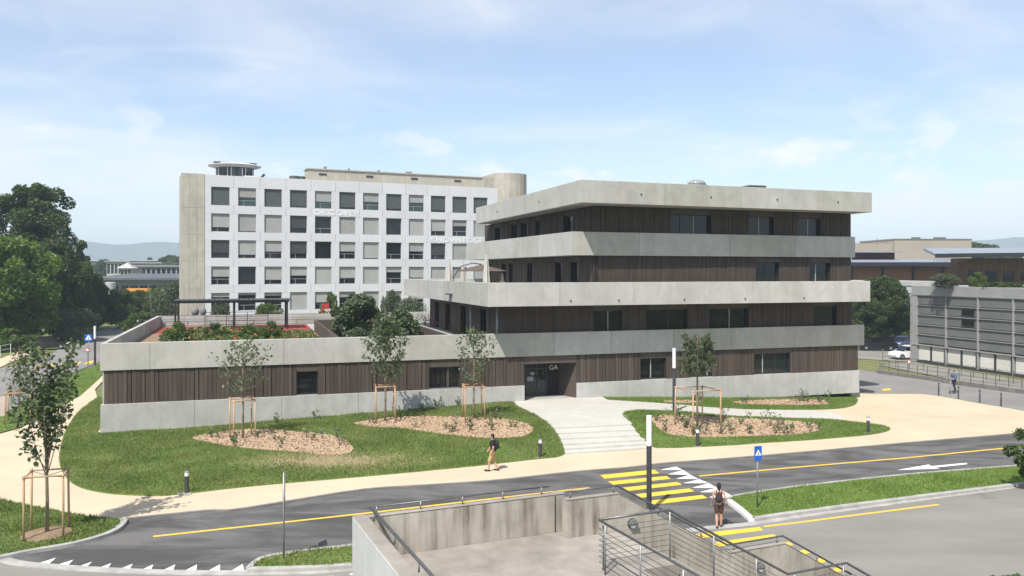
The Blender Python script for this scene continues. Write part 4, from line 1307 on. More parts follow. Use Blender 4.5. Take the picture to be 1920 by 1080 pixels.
MB().lathe([(pr + 0.1, TOP + 1.5), (pr * 1.36, TOP + 1.75), (pr * 1.44, TOP + 1.84), (pr * 1.36, TOP + 1.93), (pr * 0.9, TOP + 2.16), (pr * 0.85, TOP + 2.20)], (kx, ky, 0), 16).build('pavilion_roof', 'facade_white', wb, smooth=False)
for k in range(5):
    MB().box(kx - 2.9 + k * 1.2, kx - 1.9 + k * 1.2, ky - 1.2, ky + 0.8, TOP + 2.24, TOP + 2.32).build('roof_panel', 'metal_galv', wb)
a = wpx(470, 1.5); MB().box(a - 0.9, a + 0.6, 1.3, 2.2, TOP - 0.2, TOP + 0.25).build('roof_unit', 'letter_white', wb)
a = wpx(491, 1.2); m = MB(); m.obox((a, 1.2, TOP - 0.15), (0.5, 0, 0.6), (0, 0.5, 0), (-0.25, 0, 0.2)); m.build('roof_vent', 'metal_dark', wb)

# ------------------------------------------------------------------ grey panelled workshop on the right
GB = Vector((44.7, 91.0, -0.45)); gd = Vector((3.55, -14.1, 0)).normalized(); GANG = math.atan2(gd.y, gd.x)
gb = thing('panelled_workshop', 'grey workshop with horizontal panel rows above a strip of blinded windows', 'building', GB, GANG)
gi = Vector((-gd.y, gd.x, 0))
GLn = 46.0


def gpx(px):
    k = (px - 960) / FPX
    return (k * GB.y - GB.x) / (gd.x - k * gd.y)


zb0 = 0.45
MB().box(0.3, GLn, 0.40, 20.0, 0, 8.0).build('wall', 'metal_dark', gb)
MB().box(-0.1, GLn, -0.10, 20.1, 7.32, 8.38).build('parapet', 'trim_grey', gb, bevel=0.02)
gx = [gpx(p) for p in (1719, 1771, 1833, 1900)]; dx = (gx[-1] - gx[0]) / 3.0
pos = [gx[0] + k * dx for k in range(-0, 14) if gx[0] + k * dx < GLn]
rows = [6.87, 5.80, 4.73, 3.66, 2.59, 1.52]
for k, a in enumerate(pos):
    b = min(a + dx, GLn)
    for zt, zb in zip(rows, rows[1:]):
        MB().box(a + 0.14, b - 0.14, 0.06, 0.38, zb + zb0 + 0.10, zt + zb0 - 0.05).build('panel', 'panel_grey', gb)
        MB().box(a + 0.13, b - 0.13, -0.06, 0.37, zt + zb0 - 0.045, zt + zb0 + 0.02).build('ledge', 'trim_grey', gb)
    MB().box(a - 0.07, a + 0.07, -0.07, 0.39, 0.0, 7.31).build('pilaster', 'trim_grey', gb)
    for j in range(2):
        p0, p1 = a + 0.2 + j * (dx - 0.3) / 2, a + 0.2 + (j + 1) * (dx - 0.3) / 2 - 0.25
        if p1 < GLn:
            wn_ = MB().box(p0, p1, 0.10, 0.14, 0.22, 1.78).build('blind', 'blind_white', gb)
            MB().box(p1 + 0.002, p1 + 0.2, 0.05, 0.2, 0.2, 1.8).build('window_post', 'metal_dark', gb)
MB().box(0.0, GLn, -0.12, 0.38, 1.82, 1.93).build('ledge', 'trim_grey', gb)
MB().box(0.0, GLn, -0.02, 0.3, -0.1, 0.18).build('plinth', 'metal_dark', gb)
MB().box(-0.35, gx[0] - 0.13, -0.05, 2.0, -0.1, 7.31).build('corner_post', 'trim_grey', gb)
for k in range(7): MB().tube([(-0.1, -0.04, 1.2 + k), (-0.1, -0.08, 1.2 + k)], 0.05, 8).build('post_bolt', 'metal_dark', gb)
a0, a1 = gpx(1803), gpx(1827)
for zt, zb in ((5.80, 4.73), (4.73, 3.66)):
    wv = MB().box(a0, a1, -0.02, 0.015, zb + zb0 + 0.22, zt + zb0 - 0.10).build('window', 'frame_dark', gb)
    MB().box(a0 + 0.08, a1 - 0.08, -0.03, -0.022, zb + zb0 + 0.3, zt + zb0 - 0.18).build('pane', 'glass_dark', wv)
# light grey neighbour seen past the trees
lo = D(1560, 122, -0.45)
lg = thing('light_hall', 'light grey metal hall with ribbed walls behind the roadside trees', 'building', lo, R(10))
MB().box(0, 20, 0.25, 18, 0, 8.1).build('wall', 'trim_grey', lg); MB().box(-0.2, 20.2, 0, 18.2, 7.75, 8.4).build('parapet', 'far_white', lg)
for k in range(6): MB().box(0, 20, 0.10, 0.245, 0.6 + k * 1.2, 0.6 + k * 1.2 + 1.05).build('wall_panel', 'panel_light', lg)

# ochre hall with wide metal roofs, brown hall and beige block beyond
oo = D(1575, 150, -0.45)
oh = thing('ochre_hall', 'low ochre walled hall under two stepped metal roofs', 'building', oo, R(4))
def ox(px): return (px - 1575) / FPX * 150
zr = lambda py, Y=150: zat(py, Y) + 0.45
MB().box(0, ox(1760), 0.6, 20, 0, zr(497)).build('wall', 'red_wall', oh)
for k in range(6):
    a = ox(1540 + k * 59.5); b = ox(1540 + (k + 1) * 59.5)
    MB().box(max(a, 0) + 0.18, b - 0.18, 0.3, 0.59, 1.0, zr(499)).build('wall_panel', 'ochre_wall', oh)
    MB().box(b - 0.17, b + 0.17, 0.1, 0.59, 0.5, zr(497)).build('post', 'fascia_dark', oh)
m = MB(); m.prism([(-1, -1.6), (ox(1845), -1.6), (ox(1845), 12), (-1, 12)], [zr(497), zr(497), zr(488), zr(488)], [zr(491), zr(491), zr(484), zr(484)]); m.build('lower_roof', 'roof_metal', oh)
MB().box(-1, ox(1845), -1.75, -1.61, zr(499), zr(492)).build('roof_edge', 'fascia_dark', oh)
MB().box(0, ox(1738), 10, 22, zr(488), zr(471)).build('upper_wall', 'red_wall', oh)
m = MB(); m.prism([(-1, 8), (ox(1742), 8), (ox(1742), 24), (-1, 24)], [zr(471.5)] * 2 + [zr(468)] * 2, [zr(469)] * 2 + [zr(465)] * 2); m.build('upper_roof', 'roof_metal', oh)
MB().box(ox(1615), ox(1618), 4, 4.3, zr(487), zr(481)).build('roof_vent', 'far_white', oh)
bo = D(1800, 128, -0.45)
bh = thing('brown_hall', 'brown timber hall with a far-projecting dark edged metal roof', 'building', bo, R(-3))
def bx_(px): return (px - 1800) / FPX * 128
zq = lambda py: zat(py, 128) + 0.45
MB().box(0, bx_(2060), 0.6, 3, 0, zq(484)).build('wall', 'brown_wall', bh)
for k in range(7):
    a = bx_(1815 + k * 32); MB().box(a, a + 2.0, 0.45, 0.59, zq(528), zq(508)).build('window', 'glass_dark', bh)
    MB().box(a - 0.15, a - 0.002, 0.4, 0.62, zq(530), zq(484)).build('post', 'ochre_wall', bh)
m = MB(); m.prism([(bx_(1738), -3.0), (bx_(2060), -3.0), (bx_(2060), 5), (bx_(1760), 5)], [zq(481), zq(477), zq(466), zq(468)], [zq(476), zq(472.5), zq(462), zq(464)]); m.build('roof', 'roof_metal', bh)
m = MB(); m.prism([(bx_(1738), -3.2), (bx_(2060), -3.2), (bx_(2060), -3.02), (bx_(1738), -3.02)], [zq(484), zq(480), zq(480), zq(484)], [zq(476.5), zq(473), zq(473), zq(476.5)]); m.build('roof_edge', 'fascia_dark', bh)
rails_ = MB()
for k in range(12): rails_.tube([(bx_(1745 + k * 5), -1.0, zq(492)), (bx_(1749 + k * 5), -1.0, zq(485))], 0.04, 5)
rails_.build('lattice', 'metal_galv', bh)
be = D(1600, 230, 0)
bb = thing('beige_block', 'windowless beige block with small vents rising behind the metal roofs', 'building', be, R(2))
def ex(px): return (px - 1600) / FPX * 230
zw = lambda py: zat(py, 230)
MB().box(0, ex(1675), 0, 20, 0, zw(457)).build('low_wing', 'far_beige', bb)
MB().box(ex(1675), ex(1822), -1.0, 20, 0, zw(449)).build('block', 'far_beige', bb)
MB().box(ex(1674), ex(1823), -1.2, 20.2, zw(448.9), zw(447.5)).build('roof_edge', 'far_grey', bb)
for px in (1731, 1740, 1774, 1783, 1790):
    MB().box(ex(px) - 0.5, ex(px) + 0.5, 4, 5, zw(447.6), zw(443.5)).build('roof_vent', 'metal_dark', bb, bevel=0.1)
MB().tube([(ex(1655), 3, zw(457)), (ex(1655), 3, zw(446))], 0.06, 6).build('antenna', 'metal_dark', bb)

# ------------------------------------------------------------------ far campus on the left
def far_box(name, label, cat, px0, px1, py_top, py_bot, Y, mat, depth=14, roof=None, group=None, extras=None):
    o = D(px0, Y, 0); w_ = (px1 - px0) / FPX * Y
    t = thing(name, label, cat, o, 0, group)
    z1 = zat(py_top, Y); z0 = max(-0.2, zat(py_bot, Y)) if py_bot else -0.2
    MB().box(0, w_, 0, depth, z0, z1).build('wall', mat, t)
    MB().box(-0.6, w_ + 0.6, -0.8, depth + 0.5, z1 + 0.002, z1 + 0.45).build('roof', roof or 'far_grey', t)
    return t, w_, z1


def rowin(t, w_, z0, z1, n, mat='glass_dark', fill=0.7):
    for k in range(n):
        a = w_ * (k + 0.15) / n; b = a + w_ / n * fill
        MB().box(a, b, -0.06, -0.002, z0, z1).build('window', mat, t)


t, w_, z1 = far_box('lecture_hall', 'low hall with a broad dark grey sloping roof beside the white silo', 'building', 189, 350, 527, 0, 215, 'far_grey', 20, 'far_grey')
m = MB(); m.prism([(-2, -3), (w_ + 2, -3), (w_ + 2, 20), (-2, 20)], [z1 + 0.3] * 2 + [zat(514, 230) - 0.4] * 2, [z1 + 0.8] * 2 + [zat(513, 230)] * 2); m.build('sloping_roof', 'roof_dark', t)
rowin(t, w_, 2.0, z1 - 1.2, 9)
si = D(207, 205, 0)
s = thing('silo', 'small white cylindrical silo in front of the dark roof', 'silo', si)
MB().lathe([(1.25, 0), (1.25, zat(530, 205)), (0.8, zat(529, 205))], (0, 0, 0), 18).build('drum', 'far_white', s, smooth=False)
MB().box(1.2, 1.35, -0.2, 0.2, 0.1, zat(531, 205)).build('ladder', 'metal_galv', s)
t, w_, z1 = far_box('long_building', 'long flat roofed building stretching below the blue hills', 'building', 120, 352, 489.5, 0, 390, 'far_grey', 18, 'far_white'); rowin(t, w_, 6, z1 - 1.5, 22)
t, w_, z1 = far_box('campus_house', 'pale campus house with dark upper window band', 'building', 200, 243, 491, 0, 330, 'far_white', 14); rowin(t, w_, 8.5, z1 - 0.8, 6)
t, w_, z1 = far_box('campus_house', 'sand coloured campus house behind the white tent roof', 'building', 242, 302, 494, 0, 310, 'far_beige', 14); rowin(t, w_, 5, z1 - 2.5, 7)
t, w_, z1 = far_box('campus_house', 'low dark grey campus house with a strip of dark windows', 'building', 255, 340, 500, 0, 280, 'far_grey', 12); rowin(t, w_, 5.5, z1 - 0.6, 9)
t, w_, z1 = far_box('campus_house', 'small beige house under the white tent roof', 'building', 226, 246, 502, 0, 262, 'far_beige', 8); rowin(t, w_, 7, z1 - 0.8, 3)
m = MB(); q = D(239, 258, zat(503, 258)); m.add([(q.x - 2.6, q.y - 2, q.z), (q.x + 2.6, q.y - 2, q.z), (q.x + 2.6, q.y + 2, q.z), (q.x - 2.6, q.y + 2, q.z), (q.x, q.y, q.z + 1.8)], [(0, 1, 4), (1, 2, 4), (2, 3, 4), (3, 0, 4), (0, 3, 2, 1)])
tent = thing('tent_roof', 'small white peaked tent roof among the far campus houses', 'tent', (0, 0, 0)); m.build('canopy', 'far_white', tent)
for sx in (-2.5, 2.5): MB().tube([(q.x + sx, q.y - 1.9, q.z + 0.02), (q.x + sx, q.y - 1.9, 0)], 0.06, 6).build('pole', 'metal_galv', tent)
oc = D(256, 196, 0)
oc_t = thing('site_container', 'orange site container with a small window in the distance', 'container', oc)
w_ = 40 / FPX * 196
MB().box(-w_ / 2, w_ / 2, 0, 2.5, zat(551, 196), zat(541, 196)).build('body', 'car_orange', oc_t, bevel=0.03)
MB().box(-0.2, 0.5, -0.03, -0.002, zat(548, 196), zat(544, 196)).build('window', 'glass_dark', oc_t)
MB().box(-w_ / 2, w_ / 2, -2, 3, -0.1, zat(551.1, 196)).build('platform', 'far_grey', oc_t)

# ------------------------------------------------------------------ hills on the horizon
def hills():
    xs = np.linspace(-3400, 3400, 120)
    def ridge(x):
        px = 960 + x / 3000.0 * FPX
        h = 40 + 12 * math.sin(px * 0.004 + 1.0) + 4 * math.sin(px * 0.017) + 2 * math.sin(px * 0.05)
        h += 8 * math.exp(-((px - 330) / 90) ** 2) + 10 * math.exp(-((px - 1900) / 160) ** 2)
        return CAM_H + h / FPX * 3000
    V, F = [], []
    for x in xs:
        h = ridge(x)
        V += [(x * 0.93, 2750, -0.5), (x * 0.97, 2900, h * 0.62), (x, 3000, h), (x * 1.05, 3300, h * 0.3)]
    n = len(xs)
    for i in range(n - 1):
        for k in range(3): F.append((i * 4 + k, (i + 1) * 4 + k, (i + 1) * 4 + k + 1, i * 4 + k + 1))
    m = MB(); m.v, m.f = V, F
    m.build('hills', 'hill_blue', smooth=True)['kind'] = 'structure'


hills()


# ------------------------------------------------------------------ foreground stair tower (local x along its walls, y away from the camera)
SANG = R(23.5)
SU = Vector((math.cos(SANG), math.sin(SANG), 0)); SV = Vector((-math.sin(SANG), math.cos(SANG), 0))
SO = P(700, 970, 4.12); SO.z = 0.0
stw = thing('stair_tower', 'weathered concrete terrace and stair tower with metal railings in the foreground', 'stairs', SO, SANG)


def toS(p):
    r = Vector((p[0] - SO.x, p[1] - SO.y, 0)); return Vector((r.dot(SU), r.dot(SV)))


FZ, WZ, RZ_ = 3.22, 4.12, 4.30
wa = toS(P(1042, 930, WZ)); x1 = wa.x                 # end of first far wall
x2 = toS(P(1160, 912, RZ_)).x                          # top of the flight
run, drop = 3.33, 1.90
lx0 = x2 + run                                         # landing starts
lx1 = lx0 + 1.84
run2, drop2 = 2.45, 1.40
yb = toS(P(1160, 912, RZ_)).y                          # back rail line
yf = toS(P(1256, 956, RZ_)).y                          # front rail line
# terrace floor, left part solid down to the ground
MB().box(-0.18, x1 + 0.6, -9.0, -0.02, FZ - 0.30, FZ).build('terrace_floor', 'concrete_floor', stw)
MB().box(x1 + 0.601, x2 + 0.02, yf - 0.02, yb + 0.02, FZ - 0.30, FZ - 0.003).build('terrace_floor', 'concrete_floor', stw)
fx = toS(P(1130, 978, RZ_)).x
MB().box(x1 + 0.602, fx + 0.1, -9.0, yf - 0.03, FZ - 0.30, FZ - 0.002).build('terrace_floor', 'concrete_floor', stw)
# outer walls
MB().box(-0.42, -0.16, -9.3, 0.22, -0.3, WZ).build('side_wall', 'concrete_pale', stw, bevel=0.015)
MB().box(-0.155, x1 + 0.30, 0.0, 0.21, -0.3, WZ).build('far_wall', 'concrete_old', stw, bevel=0.015)
MB().box(-0.42, -0.10, -9.3, 0.23, WZ + 0.002, WZ + 0.022).build('coping', 'concrete_floor', stw, bevel=0.01)
MB().box(-0.095, x1 + 0.30, -0.012, 0.222, WZ + 0.003, WZ + 0.022).build('coping', 'concrete_floor', stw, bevel=0.01)
MB().box(x1 + 0.01, x1 + 0.03, -0.015, -0.002, 2.9, WZ - 0.02).build('wall_joint', 'metal_dark', stw)
m = MB(); yw0, yw1 = yb - 0.02, yb + 0.19
prof = [(x1 + 0.05, WZ), (x2, WZ), (lx0, WZ - drop), (lx1, WZ - drop), (lx1 + run2, WZ - drop - drop2)]
for (a, za), (b, zb) in zip(prof, prof[1:]):
    m.add([(a, yw0, -0.3), (b, yw0, -0.3), (b, yw1, -0.3), (a, yw1, -0.3), (a, yw0, za), (b, yw0, zb), (b, yw1, zb), (a, yw1, za)],
          [(0, 3, 2, 1), (4, 5, 6, 7), (0, 1, 5, 4), (2, 3, 7, 6)] + ([(0, 4, 7, 3)] if a == prof[0][0] else []) + ([(1, 2, 6, 5)] if b == prof[-1][0] else []))
m.build('stair_wall', 'concrete_old', stw)
for (a, za), (b, zb) in zip(prof, prof[1:]):
    m = MB(); m.add([(a, yw0 - 0.012, za + 0.003), (b, yw0 - 0.012, zb + 0.003), (b, yw1 + 0.012, zb + 0.003), (a, yw1 + 0.012, za + 0.003),
                     (a, yw0 - 0.012, za + 0.02), (b, yw0 - 0.012, zb + 0.02), (b, yw1 + 0.012, zb + 0.02), (a, yw1 + 0.012, za + 0.02)],
                    [(0, 3, 2, 1), (4, 5, 6, 7), (0, 1, 5, 4), (2, 3, 7, 6), (0, 4, 7, 3), (1, 2, 6, 5)])
    m.build('coping', 'concrete_floor', stw)
# steps and landing
ns = 11
for k in range(ns):
    a = x2 + run * k / ns; b = x2 + run * (k + 1) / ns; z = FZ - drop * (k + 1) / ns
    MB().box(a + 0.02, b + 0.04, yf + 0.03, yb - 0.03, z - 0.22, z).build('step', 'concrete_floor', stw, bevel=0.008)
MB().box(lx0 + 0.05, lx1 + 0.02, yf + 0.02, yb - 0.03, FZ - drop - 0.25, FZ - drop - 0.004).build('landing', 'concrete_floor', stw)
for k in range(8):
    a = lx1 + run2 * k / 8; b = lx1 + run2 * (k + 1) / 8; z = FZ - drop - drop2 * (k + 1) / 8
    MB().box(a + 0.025, b + 0.04, yf + 0.03, yb - 0.03, z - 0.2, z).build('step', 'concrete_floor', stw, bevel=0.008)
# lower yard and wall in front of the stairs
MB().box(fx + 0.2, lx1 + 3, yf - 6.5, yf - 0.05, 0.9, 1.15).build('lower_floor', 'concrete_floor', stw)
MB().box(fx + 0.11, fx + 0.30, -9.0, yf - 0.10, 0.9, FZ - 0.31).build('yard_wall', 'concrete_old', stw)
MB().box(fx + 0.31, x2 + 0.0, yf - 0.02, yf + 0.12, 0.9, FZ - 0.31).build('yard_wall', 'concrete_old', stw)
MB().box(fx - 0.1, x2 + 0.05, yf - 0.30, yf - 0.025, FZ - 0.29, FZ - 0.005).build('slab_edge', 'concrete_floor', stw)
m = MB(); m.add([(x2 + 0.01, yf - 0.02, 0.9), (lx0, yf - 0.02, 0.9), (lx0, yf + 0.02, 0.9), (x2 + 0.01, yf + 0.02, 0.9), (x2 + 0.01, yf - 0.02, FZ - 0.25), (lx0, yf - 0.02, FZ - drop - 0.25), (lx0, yf + 0.02, FZ - drop - 0.25), (x2 + 0.01, yf + 0.02, FZ - 0.25)],
                [(0, 3, 2, 1), (4, 5, 6, 7), (0, 1, 5, 4), (2, 3, 7, 6), (0, 4, 7, 3), (1, 2, 6, 5)])
m.build('stringer_wall', 'concrete_old', stw)


def railing(name, label, path, n_wires, post_at, dz=1.05, top_r=0.026, wire_mat='metal_rail', post_r=0.019, wire_r=0.007, low=None):
    """handrail on posts with stretched rods below; path in stair-tower coordinates at rail height"""
    t = thing(name, label, 'railing', SO, SANG)
    pts = [Vector(p) for p in path]
    MB().tube(pts, top_r, 8).build('handrail', 'metal_rail', t, smooth=True)
    for k in range(n_wires):
        off = (k + 1.6) * (dz - 0.1) / (n_wires + 1.2)
        MB().tube([p - Vector((0, 0, off)) for p in pts], wire_r, 6).build('rail_rod', wire_mat, t, smooth=True)
    for p, h in post_at:
        MB().tube([Vector(p), Vector(p) - Vector((0, 0, h))], post_r, 8).build('post', 'metal_galv', t, smooth=True)
    return t


def zrail(x):
    return lerp_tab([(x2, RZ_), (lx0, RZ_ - drop), (lx1, RZ_ - drop), (lx1 + run2, RZ_ - drop - drop2)], x)


yr = yb + 0.085
xs_ = [x1 + 0.2, x2 - 0.1, x2 + 1.2, x2 + 2.5, lx0 + 0.2, lx1 - 0.2, lx1 + 1.2, lx1 + run2]
railing('handrail', 'dark handrail on short posts along the top of the stair wall nearest the crossing',
        [(x1 + 0.15, yr, RZ_), (x2, yr, RZ_), (lx0, yr, RZ_ - drop), (lx1, yr, RZ_ - drop), (lx1 + run2, yr, RZ_ - drop - drop2)], 0, [((x, yr, zrail(x)), 0.16) for x in xs_])
railing('handrail', 'thin metal handrail on stubs above the stained far terrace wall', [(-0.25, 0.10, RZ_ + 0.02), (x1 - 0.1, 0.10, RZ_ + 0.02)], 0,
        [((x, 0.10, RZ_ + 0.02), 0.16) for x in np.linspace(0.1, x1 - 0.3, 5)], top_r=0.016)
railing('handrail', 'double pipe handrail lying along the pale side wall of the terrace', [(-0.05, 0.05, RZ_ + 0.03), (-0.05, -9.0, RZ_ + 0.03)], 0,
        [((-0.05, y, RZ_ + 0.03), 0.2) for y in np.linspace(-0.3, -8.5, 6)], top_r=0.032)
xs_ = [fx + 0.10, x2 + 0.02, x2 + 1.2, x2 + 2.4, lx0 + 0.2, lx1 - 0.1, lx1 + 1.2]
railing('stair_railing', 'open stair railing with horizontal rods following the front of the flight',
        [(fx, yf, RZ_), (x2, yf, RZ_), (lx0, yf, RZ_ - drop), (lx1, yf, RZ_ - drop), (lx1 + run2, yf, RZ_ - drop - drop2)], 7, [((x, yf, zrail(x)), 1.1) for x in xs_], top_r=0.030)
railing('terrace_railing', 'galvanised terrace railing with rods running towards the viewer', [(fx, yf, RZ_ - 0.01), (fx, -9.0, RZ_ - 0.01)], 7,
        [((fx, y, RZ_ - 0.01), 1.1) for y in (yf - 0.25, yf - 1.6, yf - 3.0, yf - 4.4)], top_r=0.026)


def wall_lamp(px, py, label):
    # on the inner face of the stair wall
    y = yw0 - 0.01
    k = (px - 960) / FPX; o = SO + SV * y
    x = (k * o.y - o.x) / (SU.x - k * SU.y)
    Yw = (o + SU * x).y; z = zat(py, Yw)
    t = thing('bulkhead_lamp', label, 'lamp', (o + SU * x).to_3d() + Vector((0, 0, z)), SANG, 'round bulkhead lamps on the stair wall')
    def disc(r0, y0, y1, nm, mat, half=None):
        m = MB(); n = 24; V = []
        for yy, rr_ in ((y0, r0), (y1, r0 * 0.93)):
            for j in range(n): V.append((math.cos(2 * math.pi * j / n) * rr_, yy, math.sin(2 * math.pi * j / n) * rr_))
        m.add(V, [(j, (j + 1) % n, n + (j + 1) % n, n + j) for j in range(n)] + [tuple(range(n)), tuple(range(2 * n - 1, n - 1, -1))]); m.build(nm, mat, t)
    disc(0.125, 0.0, -0.06, 'housing', 'metal_dark'); disc(0.105, -0.061, -0.075, 'glass', 'lamp_white')
    m = MB(); n = 12
    V = [(math.cos(math.pi * j / n) * 0.118, yy, math.sin(math.pi * j / n) * 0.118) for yy in (-0.062, -0.10) for j in range(n + 1)]
    m.add(V, [(j, j + 1, n + 2 + j, n + 1 + j) for j in range(n)] + [tuple(range(n + 1)), tuple(range(2 * n + 1, n, -1))]); m.build('visor', 'metal_galv', t)
    MB().box(-0.118, 0.118, -0.105, -0.062, -0.02, 0.0).build('slot', 'metal_black', t)


wall_lamp(1185, 981, 'round bulkhead lamp on the stair wall beside the upper landing')
wall_lamp(1424, 1063, 'round bulkhead lamp on the stair wall beside the lower landing')

# ------------------------------------------------------------------ vegetation helpers
def leaf_verts(c, size, n_dir=None, up=0.35, aspect=1.6):
    n = len(c)
    nd = nrng.normal(size=(n, 3)); nd[:, 2] += up * 2
    nd /= np.linalg.norm(nd, axis=1, keepdims=True) + 1e-9
    a = np.cross(nd, nrng.normal(size=(n, 3))); a /= np.linalg.norm(a, axis=1, keepdims=True) + 1e-9
    b = np.cross(nd, a)
    s = (size * nrng.uniform(0.6, 1.35, n))[:, None]
    v = np.empty((n, 4, 3))
    v[:, 0] = c - a * s * aspect * 0.5; v[:, 1] = c + b * s * 0.5; v[:, 2] = c + a * s * aspect * 0.5; v[:, 3] = c - b * s * 0.5
    v[:, 1] += nd * s * 0.12; v[:, 3] += nd * s * 0.12
    return v.reshape(-1, 3)


def clump_points(centers, radii, n, shell=0.55):
    """leaf positions: thick towards each clump's outside, thin inside"""
    w = np.array([r ** 2 for r in radii]); idx = nrng.choice(len(centers), n, p=w / w.sum())
    d = nrng.normal(size=(n, 3)); d /= np.linalg.norm(d, axis=1, keepdims=True)
    r = nrng.uniform(0, 1, n) ** (1 / 3.0); r = shell + (1 - shell) * r if False else np.where(nrng.random(n) < 0.7, nrng.uniform(0.72, 1.06, n), r)
    c = np.array(centers)[idx]; R_ = np.array(radii)[idx]
    return c + d * (r * R_)[:, None] * np.array([1, 1, 0.82])


def crown_mesh(name, h0, h1, rx, n_clump, n_leaf, size, mat, seed, shape='round', clump_r=0.30):
    """irregular tree crown made of many leaf clumps"""
    rr = random.Random(seed); cs_, rs = [], []
    H = h1 - h0
    for k in range(n_clump):
        t = rr.random() ** 0.8
        if shape == 'round': prof = math.sqrt(max(0.02, 1 - (2 * t - 0.9) ** 2 / 1.25))
        elif shape == 'cone': prof = max(0.10, (1 - t) ** 0.8)
        elif shape == 'column': prof = min(1.0, 0.55 + t) * math.sqrt(max(0.05, 1 - max(0, (t - 0.55) / 0.47) ** 2))
        else: prof = 1.0
        an = rr.uniform(0, 2 * math.pi); q = rx * prof * math.sqrt(rr.random()) * rr.uniform(0.75, 1.12)
        r = rx * clump_r * rr.uniform(0.55, 1.25) * (0.6 + 0.4 * prof)
        cs_.append((math.cos(an) * q, math.sin(an) * q, h0 + H * (0.06 + 0.88 * t))); rs.append(r)
    pts = clump_points(cs_, rs, n_leaf)
    return fast_mesh(name, leaf_verts(pts, size), 4, mat), cs_, rs


def trunk_mesh(name, h, r, limbs, seed, mat='bark'):
    rr = random.Random(seed); m = MB()
    pts = [Vector((0, 0, -0.15))]; k = 5
    for i in range(1, k + 1): pts.append(Vector((rr.uniform(-1, 1) * r * 0.5, rr.uniform(-1, 1) * r * 0.5, h * i / k)))
    m.tube(pts, [r * 1.25] + [r * (1 - 0.75 * i / k) for i in range(1, k + 1)], 8)
    for c in limbs:
        c = Vector(c); z = min(max(c.z - abs(c.to_2d().length) * 0.8, h * 0.25), h * 0.95); st = Vector((0, 0, z))
        mid = st.lerp(c, 0.5) + Vector((0, 0, -0.05 * (c - st).length))
        m.tube([st, mid, c], [r * 0.42, r * 0.26, r * 0.07], 6)
    return m.mesh(name, mat, True)


KIND_CACHE = {}


def tree_kind(key, h, rx, h0, n_clump, n_leaf, size, mat, shape, seed, clump_r=0.30):
    if key not in KIND_CACHE:
        cm, cs_, rs = crown_mesh('crown', h0, h, rx, n_clump, n_leaf, size, mat, seed, shape, clump_r)
        tm_ = trunk_mesh('trunk', h * 0.85, max(0.10, h * 0.018), cs_[::max(1, len(cs_) // 12)], seed)
        KIND_CACHE[key] = (tm_, cm)
    return KIND_CACHE[key]


def place_tree(key, loc, scale, rot, label, group, name='tree', cat='tree'):
    tm_, cm = KIND_CACHE[key]
    t = thing(name, label, cat, loc, rot, group)
    t.scale = scale if isinstance(scale, tuple) else (scale,) * 3
    link('trunk', tm_, t); link('crown', cm, t)
    return t


tree_kind('poplar', 15, 4.6, 1.5, 120, 34000, 0.19, 'leaf_dark', 'column', 1, 0.22)
tree_kind('round_dark', 10, 4.4, 0.8, 95, 27000, 0.20, 'leaf_dark', 'round', 2, 0.25)
tree_kind('round_mid', 9, 4.2, 0.6, 90, 25000, 0.19, 'leaf_mid', 'round', 3, 0.25)
tree_kind('round_bright', 10, 4.6, 0.8, 95, 27000, 0.20, 'leaf_bright', 'round', 4, 0.25)
tree_kind('shrub_grey', 4, 2.8, 0.1, 40, 9000, 0.16, 'leaf_grey', 'round', 5, 0.34)
tree_kind('conifer', 9, 2.2, 0.6, 60, 12000, 0.20, 'needle', 'cone', 6, 0.3)
tree_kind('shrub_mid', 2.2, 1.5, 0.05, 30, 4500, 0.13, 'leaf_mid', 'round', 7, 0.36)

BG = 'trees along the back street'
def T(key, px, py_base, Y, scale, rot, label, group=BG, name='tree', dz=0.0):
    q = D(px, Y, 0); place_tree(key, (q.x, q.y, ground_z(q.x, q.y) - 0.1 + dz), scale, rot, label, group, name)


T('poplar', 66, 0, 126, (1.42, 1.42, 1.56), 0.4, 'tallest dark dense tree towering over the left street')
T('poplar', -45, 0, 132, (1.2, 1.2, 1.25), 1.9, 'dark tall tree half cut by the picture edge behind the bright one')
T('round_bright', 4, 0, 104, (1.35, 1.3, 1.42), 0.9, 'bright yellow-green leafy tree in front of the tallest dark tree')
T('round_mid', 48, 0, 108, (0.95, 0.95, 1.50), 0.2, 'mid green tree between the bright tree and the dark broad one')
T('round_dark', 100, 0, 118, (1.0, 1.0, 1.48), 2.2, 'dark broad tree hanging over the pale footpath')
T('round_mid', 148, 0, 124, (0.72, 0.72, 1.25), 1.2, 'mid green tree at the bend of the street above the blue sign')
T('conifer', 152, 0, 136, (1.3, 1.3, 1.72), 0.0, 'narrow dark conifer peeking above the street trees')
T('shrub_grey', 140, 0, 111, (1.10, 1.10, 1.10), 0.3, 'grey-green rounded shrub at the end of the pale footpath', BG, 'shrub')
T('shrub_mid', 20, 0, 98, (1.5, 1.5, 1.2), 0.3, 'low bush behind the white rail by the footpath', BG, 'shrub')
T('round_mid', 222, 0, 136, (0.78, 0.78, 0.74), 0.6, 'mid green tree where the street disappears')
T('round_dark', 182, 0, 134, (0.6, 0.6, 0.82), 5.1, 'dark tree leaning over the bend of the street')
T('round_dark', 262, 0, 150, (0.8, 0.8, 0.62), 3.3, 'low dark tree below the orange container')
T('round_mid', 305, 0, 128, (0.72, 0.72, 0.80), 2.6, 'mid green tree against the beige stair shaft')
T('shrub_grey', 328, 0, 118, (1.1, 1.1, 1.9), 1.7, 'pale grey-green shrub touching the beige stair shaft', BG, 'shrub')
T('shrub_mid', 268, 0, 122, (1.9, 1.9, 1.5), 1.0, 'leafy shrub just beyond the terrace parapet', BG, 'shrub')
